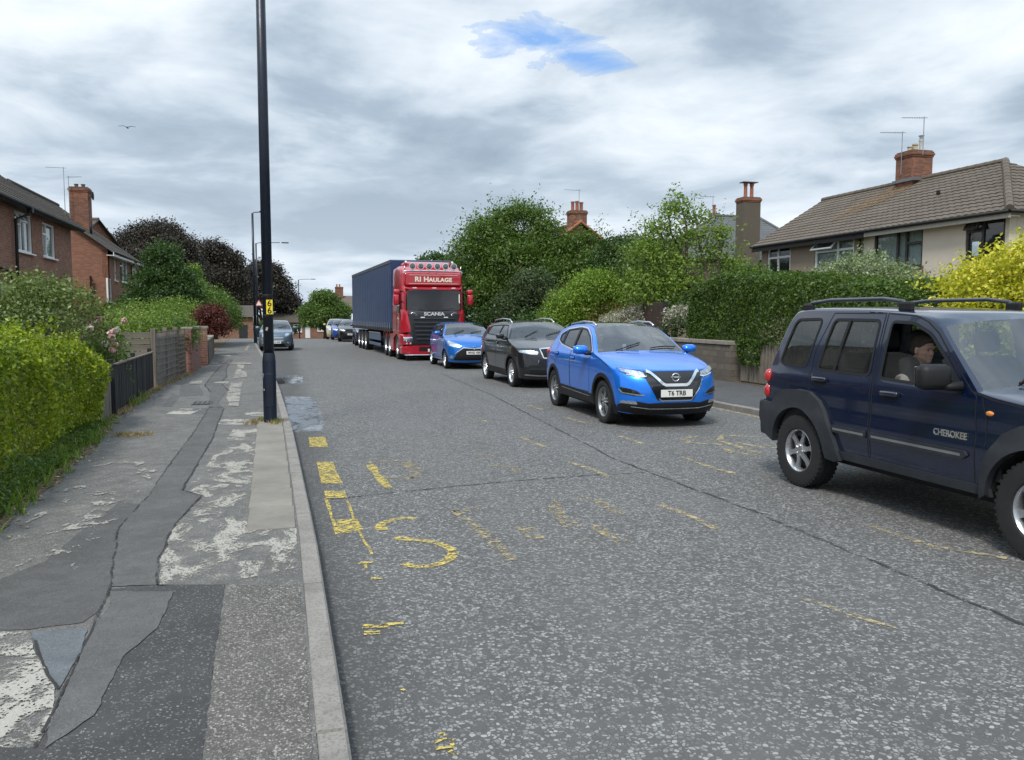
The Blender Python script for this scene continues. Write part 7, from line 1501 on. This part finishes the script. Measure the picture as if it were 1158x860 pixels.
# black upper grille band with name, main grille
loft('grille_surround', [(-.3, rrect(1.08, .58, 1.94, .10, top=1.04)), (.0, rrect(1.02, .60, 1.92, .14, top=.99)), (.05, rrect(.86, .66, 1.84, .12, top=.88))], plain('grille_dark', (.02, .023, .028), .45), tk)
ftext('SCANIA', .18, 0, 1.785, .056, plain('letter_silver', (.55, .56, .57), .4), tk, sx=1.25, bold=.006, extrude=.008)
for k in range(6):
    z = 1.60 - k * .155; MB().box((.06, 0, z), (.05, 1.62 - k * .05, .055), bev=.015).build('grille_slat', M['trim'], tk)
for y in (-.45, .45): MB().box((.09, y, 1.655), (.02, .16, .04), bev=.005).build('marker_lamp', M['plate'], tk)
for s in (1, -1):
    q = MB(); q.tube([(.045, s * .62, 1.76), (.05, s * .78, 1.83), (.0, s * .98, 1.80), (-.02, s * 1.02, 1.73), (.03, s * .85, 1.70), (.045, s * .62, 1.76)], .014, 6); q.build('vent_trim', M['chrome'], tk, smooth=True)
    # corner deflector panels and lower red bodywork
    loft('corner_panel', [(-.32, [(s * 1.0, 1.05), (s * 1.255, 1.05), (s * 1.26, 1.5), (s * 1.24, 1.95), (s * 1.16, 2.05), (s * 1.04, 1.7)]), (-.08, [(s * .92, 1.07), (s * 1.20, 1.07), (s * 1.22, 1.5), (s * 1.19, 1.88), (s * 1.12, 1.98), (s * 1.0, 1.68)]), (.03, [(s * .88, 1.10), (s * 1.06, 1.10), (s * 1.08, 1.45), (s * 1.07, 1.76), (s * 1.04, 1.84), (s * .98, 1.62)])], rp, tk)
    loft('headlight_panel', [(-.5, rrect(.22, .58, 1.02, .05)), (-.05, rrect(.21, .58, 1.02, .06)), (.05, rrect(.16, .62, .98, .05))], rp, tk).location = (0, s * 1.05, 0)
    MB().box((.06, s * 1.02, .83), (.04, .36, .17), bev=.03).build('headlight', M['reflector'], tk, sharp=50)
    for yy in (-.06, .08): MB().lathe([(.045, 0), (.04, .02), (0, .03)], 'x', (.07, s * 1.0 + yy, .66), 12).build('fog_lamp', M['reflector'], tk)
    # mirrors
    q = MB(); q.box((-.02, s * 1.44, 2.32), (.18, .22, .42), bev=.06); q.box((-.02, s * 1.42, 2.62), (.16, .24, .2), bev=.06); mo = q.build('door_mirror', rp, tk, sharp=50)
    for z in (2.60, 2.2): MB().tube([(-.25, s * 1.2, z + .06), (-.05, s * 1.42, z)], .03, 8).build('mirror_arm', M['black'], mo)
    MB().prism([(-.42, 1.95), (-.42, 2.60), (-1.05, 2.66), (-1.05, 1.85), (-.55, 1.82)], .012, 'y', s * 1.262 - .006).build('window', M['carglassdark'], tk)
    for pts in ([(-.36, 1.15), (-.36, 2.64)], [(-1.12, 1.15), (-1.12, 2.74)]): MB().tube([(p_[0], s * 1.272, p_[1]) for p_ in pts], .006, 4).build('door_gap', M['gap'], tk)
    MB().box((-.98, s * 1.285, 1.75), (.14, .02, .04), bev=.008).build('door_handle', M['black'], tk)
    for z, t_ in ((1.62, .1), (1.48, .07)):
        if s < 0: text_obj('signwriting', 'RI Haulage' if t_ == .1 else 'Sheffield' if False else 'RI', t_, cream, tk, Matrix.Translation((-.72, -1.275, z)) @ Matrix.Rotation(math.pi / 2, 4, 'X'), shear=.3)
    # steps / arch
    loft('wheel_arch', [(-2.05, [(s * .9, .62), (s * 1.27, .62), (s * 1.27, 1.04), (s * .9, 1.04)]), (-1.95, [(s * .9, .85), (s * 1.27, .85), (s * 1.27, 1.10), (s * .9, 1.10)]), (-1.2, [(s * .9, 1.02), (s * 1.27, 1.02), (s * 1.27, 1.16), (s * .9, 1.16)]), (-.75, [(s * .9, .9), (s * 1.27, .9), (s * 1.27, 1.12), (s * .9, 1.12)]), (-.62, [(s * .9, .5), (s * 1.27, .5), (s * 1.27, 1.08), (s * .9, 1.08)]), (-.5, [(s * .9, .3), (s * 1.27, .3), (s * 1.27, 1.05), (s * .9, 1.05)])], rp, tk)
    loft('side_skirt', [(-2.2, [(s * 1.0, .32), (s * 1.25, .32), (s * 1.25, 1.02), (s * 1.0, 1.02)]), (-3.1, [(s * 1.0, .32), (s * 1.25, .32), (s * 1.25, .98), (s * 1.0, .98)])], rp, tk)
    for x in (-3.55, -4.65): loft('mudguard', [(x - .52, [(s * .75, .78), (s * 1.25, .78), (s * 1.25, .84), (s * .75, .84)]), (x - .36, [(s * .75, 1.0), (s * 1.25, 1.0), (s * 1.25, 1.06), (s * .75, 1.06)]), (x, [(s * .75, 1.10), (s * 1.25, 1.10), (s * 1.25, 1.16), (s * .75, 1.16)]), (x + .36, [(s * .75, 1.0), (s * 1.25, 1.0), (s * 1.25, 1.06), (s * .75, 1.06)]), (x + .52, [(s * .75, .78), (s * 1.25, .78), (s * 1.25, .84), (s * .75, .84)])], rp, tk)
bp = loft('bumper', [(-.55, rrect(1.26, .24, .60, .08)), (-.08, rrect(1.24, .24, .60, .10)), (.06, rrect(1.08, .27, .58, .10))], rp, tk)
MB().box((.0, 0, .225), (.3, 2.3, .05), bev=.02).build('bumper_lip', M['chrome'], tk); MB().box((.07, 0, .46), (.02, 1.2, .16), bev=.01).build('bumper_grille', M['gap'], tk); plate_ = MB().box((.085, .0, .40), (.01, .52, .11)).build('number_plate', M['plate'], tk)
# roof light bar
q = MB(); q.tube([(-.10, -1.1, 3.22), (-.08, -1.12, 3.40), (-.10, -1.0, 3.42), (-.06, 0, 3.43), (-.10, 1.0, 3.42), (-.08, 1.12, 3.40), (-.10, 1.1, 3.22)], .026, 8); q.tube([(-.12, -1.08, 3.45), (-.14, -1.10, 3.62)], .02, 6); q.tube([(-.12, 1.08, 3.45), (-.14, 1.10, 3.62)], .02, 6); q.build('light_bar', M['chrome'], tk, smooth=True)
for k in range(6):
    y = -.80 + k * .32; q = MB(); q.lathe([(.02, -.10), (.09, -.09), (.128, 0), (.128, .02), (.105, .022)], 'x', (-.08, y, 3.60), 20); sl_ = q.build('spotlight', plain('spot_ring', (.62, .61, .56), .3, .2), tk, sharp=40); MB().lathe([(.105, .0), (.09, .012), (.0, .02)], 'x', (-.065, y, 3.60), 20).build('lamp_lens', plain('spot_lens', (.10, .11, .13), .1, .3, coat=1), sl_)
    MB().tube([(-.09, y, 3.43), (-.09, y, 3.5)], .015, 6).build('lamp_bracket', M['chrome'], sl_)
for y in (-1.15, 1.15): MB().tube([(-1.5, y * .8, 3.6), (-.9, y * .8, 3.82)], .045, 8).build('air_horn', M['chrome'], tk)
MB().box((-3.2, 0, .75), (5.2, .9, .3)).build('chassis', M['under'], tk); MB().box((-4.0, 0, 1.08), (1.3, 1.0, .12), bev=.03).build('fifth_wheel', M['under'], tk)
for x in (-1.30,):
    for s in (1, -1): wheel(tk, x, s * 1.08, s, .51, .32, .30, 'cap', M['alloy'])
for x in (-3.60, -4.70):
    for s in (1, -1): wheel(tk, x, s * .98, s, .50, .52, .29, 'cap', M['alloyb'])
# trailer
ta = math.pi / 2; tr_ = bpy.data.objects.new('trailer', None); link(tr_, tk); tr_.location = (-2.6, 0, 0); tr_.rotation_euler = (0, 0, R(1.2)); TL = 13.3
cb_ = NT('curtain_blue'); f = cb_.noise(1.0, 5, .6, cb_.mapping((.6, 1, 2.2))); cb_.set(Base_Color=cb_.ramp(f, [(.3, (.011, .028, .085)), (.7, (.022, .050, .125))]), Roughness=.42); cb_.b.inputs['Specular IOR Level'].default_value = .45
for s in (1, -1):
    vs = []; n = 260
    for i in range(n + 1):
        x = -.05 - TL * i / n; wv = .006 * math.sin(x * 2 * math.pi / .62) + .004 * math.sin(x * 9.3)
        for j, z in enumerate((1.22, 1.32, 1.9, 2.8, 3.6, 3.86)): vs.append((x, s * (1.262 + wv * (1 if 0 < j < 5 else .15)), z))
    F = [(i * 6 + j, i * 6 + j + 1, (i + 1) * 6 + j + 1, (i + 1) * 6 + j) for i in range(n) for j in range(5)]; o = mesh_obj('curtain_side', vs, F if s > 0 else [f_[::-1] for f_ in F], cb_.m, tr_, smooth=True)
    for i in range(22): MB().box((-.35 - i * .6, s * 1.285, 1.31), (.045, .012, .26)).box((-.35 - i * .6, s * 1.29, 1.24), (.06, .02, .05), bev=.006).build('curtain_strap', plain('strap_grey', (.22, .24, .27), .6), tr_)
    MB().box((-TL / 2, s * 1.262, 3.93), (TL, .05, .14), bev=.01).build('roof_rail', plain('rail_navy', (.05, .06, .08), .4), tr_); MB().box((-TL / 2, s * 1.24, 1.14), (TL, .06, .12)).build('side_raft', M['under'], tr_)
    sg = MB(); sg.box((-5.2, s * 1.2, .78), (3.6, .04, .34), bev=.01); sg.box((-5.2, s * 1.2, .42), (3.6, .04, .14), bev=.01); sg.build('side_guard', plain('guard_blue', (.09, .12, .19), .5, .2), tr_); MB().box((-5.2, s * 1.225, .95), (3.6, .02, .05)).build('guard_strip', M['alloy'], tr_)
    for x in (-8.3, -9.6, -10.9): wheel(tr_, x, s * 1.06, s, .50, .36, .29, 'cap', M['alloyb'])
    for x in (-2.4, -2.6): MB().box((x, s * 1.0, .7), (.1, .1, .9)).build('landing_leg', M['under'], tr_)
MB().box((-TL / 2, 0, 3.985), (TL, 2.5, .03), bev=.01).build('roof', plain('trailer_roof', (.16, .17, .19), .6), tr_); MB().box((.0, 0, 2.58), (.06, 2.54, 2.8), bev=.02).build('headboard', cb_.m, tr_); MB().box((-TL, 0, 2.58), (.06, 2.54, 2.8), bev=.02).build('rear_doors', cb_.m, tr_)
MB().box((-TL / 2, 0, 1.12), (TL, 2.4, .14)).build('deck', M['under'], tr_); MB().box((-TL / 2 - .5, 0, .85), (TL - 1.2, .9, .3)).build('chassis', M['under'], tr_)
# ------------------------------------------------------------------ the two drivers one can see
def remesh(name, mb, vox, mat, par, it=6, fac=.5):
    tmp = mesh_obj('tmp', mb.v, mb.f, mat); m = tmp.modifiers.new('r', 'REMESH'); m.mode = 'VOXEL'; m.voxel_size = vox; s = tmp.modifiers.new('s', 'SMOOTH'); s.iterations = it; s.factor = fac
    bpy.context.view_layer.update(); me = bpy.data.meshes.new_from_object(tmp.evaluated_get(bpy.context.evaluated_depsgraph_get())); bpy.data.objects.remove(tmp)
    me.polygons.foreach_set('use_smooth', np.ones(len(me.polygons), bool)); me.name = name; me.materials.clear(); me.materials.append(mat); o = bpy.data.objects.new(name, me); return link(o, par)
skin = plain('skin', (.50, .30, .22), .5, var=.12, scale=14); skin.node_tree.nodes['Principled BSDF'].inputs['Subsurface Weight'].default_value = .08
def hand(q, w_, d, up, sgn, curl=.9, s=1.0):
    """palm and five separate fingers; w_ wrist, d pointing to the knuckles, up = back of the hand"""
    d = Vector(d).normalized(); up = Vector(up); up = (up - d * up.dot(d)).normalized(); sd = d.cross(up) * sgn; w_ = Vector(w_)
    for k in range(4):
        off = (k - 1.5) * .020 * s; q.tube([w_ + sd * off * .5, w_ + d * .045 * s + sd * off * .9, w_ + d * .085 * s + sd * off], [.014 * s, .015 * s, .013 * s], 8)
        L = (.070, .080, .075, .058)[k] * s; p = w_ + d * .085 * s + sd * off; pts = [p]; a = 0
        for seg in (.42, .32, .26): a += curl * .62; p = p + (d * math.cos(a) - up * math.sin(a)) * L * seg; pts.append(p)
        q.tube(pts, [.0095 * s, .009 * s, .0082 * s, .0068 * s], 8)
    p = w_ + d * .02 * s - sd * .022 * s; q.tube([p, p - sd * .022 * s + d * .025 * s - up * .01 * s, p - sd * .022 * s + d * .052 * s - up * .026 * s, p - sd * .010 * s + d * .070 * s - up * .036 * s], [.013 * s, .011 * s, .010 * s, .008 * s], 8)
def driver(label, car, at, shirt, hairc, yaw=0.0, bald=True):
    """at: seat reference (x, y, z of the hips) in the car's own frame"""
    Mx = car.matrix_basis.copy() @ Matrix.Translation(at); o = thing('person', label, 'person'); o.matrix_basis = Matrix.Translation(Mx.to_translation()) @ car.matrix_basis.to_3x3().to_4x4()
    Mh = Matrix.Translation((-.06, 0, .74)) @ Matrix.Rotation(yaw, 4, 'Z') @ Matrix.Rotation(.10, 4, 'Y')
    def H(*p): return Mh @ Vector(p)
    q = MB(); n0 = 0
    def hb(c, r, e=2.0, nu=18, nv=12):
        n = len(q.v); q.ell(c, r, nu, nv, 0, e)
        for i in range(n, len(q.v)): q.v[i] = tuple(H(*q.v[i]))
    hb((-.012, 0, .035), (.098, .076, .092)); hb((.012, 0, -.035), (.074, .062, .080), 2.4); hb((.060, 0, -.088), (.030, .030, .022)); hb((.082, 0, -.012), (.019, .014, .030)); hb((.094, 0, -.028), (.013, .013, .011))
    hb((.070, 0, .035), (.030, .052, .014)); hb((.078, 0, -.060), (.016, .026, .006)); hb((.077, 0, -.069), (.015, .023, .006))
    for s in (1, -1): hb((-.005, s * .078, -.008), (.018, .009, .031)); hb((.068, s * .030, .012), (.013, .015, .009)); hb((.045, s * .045, -.02), (.028, .02, .02))
    q.tube([H(-.03, 0, -.05), Vector((-.085, 0, .60)), Vector((-.10, 0, .52))], [.056, .057, .072], 14)
    q.tube([(-.10, 0, .54), (-.11, 0, .40), (-.08, 0, .2), (-.02, 0, .05)], [.10, .145, .145, .15], 16); q.tube([(-.10, -.19, .46), (-.10, 0, .50), (-.10, .19, .46)], [.060, .075, .060], 12)
    arms = ((-1, (-.10, -.20, .45), (.06, -.29, .27), (.30, -.20, .38)), (1, (-.10, .20, .45), (.08, .27, .24), (.33, .12, .40)))
    for s, a, b, c in arms:
        q.tube([a, tuple((Vector(a) + Vector(b)) / 2), b], [.054, .047, .040], 12); q.tube([b, tuple((Vector(b) + Vector(c)) / 2), c], [.040, .036, .026], 12); hand(q, c, (Vector(c) - Vector(b)), (0, 0, 1), s, .75)
    for s in (1, -1): q.tube([(0, s * .10, .05), (.25, s * .12, .10), (.46, s * .13, .06)], [.085, .075, .058], 12); q.tube([(.46, s * .13, .06), (.56, s * .13, -.1)], [.056, .045], 10)
    remesh('body', q, .007, skin, o, 3)
    q = MB(); q.tube([(-.095, 0, .555), (-.10, 0, .50), (-.11, 0, .38), (-.08, 0, .2), (-.02, 0, .03)], [.075, .115, .160, .160, .165], 18); q.tube([(-.10, -.20, .455), (-.10, 0, .50), (-.10, .20, .455)], [.070, .088, .070], 14)
    for s, a, b, c in arms: q.tube([a, tuple(Vector(a).lerp(Vector(b), .55))], [.066, .060], 14); 
    remesh('shirt', q, .012, shirt, o, 3)
    q = MB()
    def hh(c, r, e=2.0):
        n = len(q.v); q.ell(c, r, 20, 14, 0, e)
        for i in range(n, len(q.v)): q.v[i] = tuple(H(*q.v[i]))
    hh((-.020, 0, .052), (.098, .083, .088)); hh((-.055, 0, .0), (.058, .078, .066)); hh((-.005, 0, .085), (.086, .070, .050)); hr = remesh('hair', q, .008, hairc, o, 2)
    q = MB(); 
    for s in (1, -1): q.ell(tuple(H(.074, s * .031, .012)), (.008, .010, .007), 10, 8)
    q.build('eyes', plain('eye', (.08, .06, .05), .2), o, smooth=True)
    for s in (1, -1): pass
    return o
hair1 = plain('hair_grey_brown', (.055, .042, .034), .8, var=.4, scale=60, bump=.5, bscale=200); hair2 = plain('hair_dark', (.02, .014, .01), .7, var=.3, scale=60)
driver('man in a pale shirt with short dark grey hair driving the dark navy off-roader', jr, (-.20, -.44, .675), plain('shirt_pale', (.42, .36, .33), .85, bump=.2), hair1, R(6))
driver('driver in a dark top behind the wheel of the bright blue crossover', qr, (-.02, -.40, .60), plain('top_dark', (.05, .05, .06), .85), hair2, R(15))
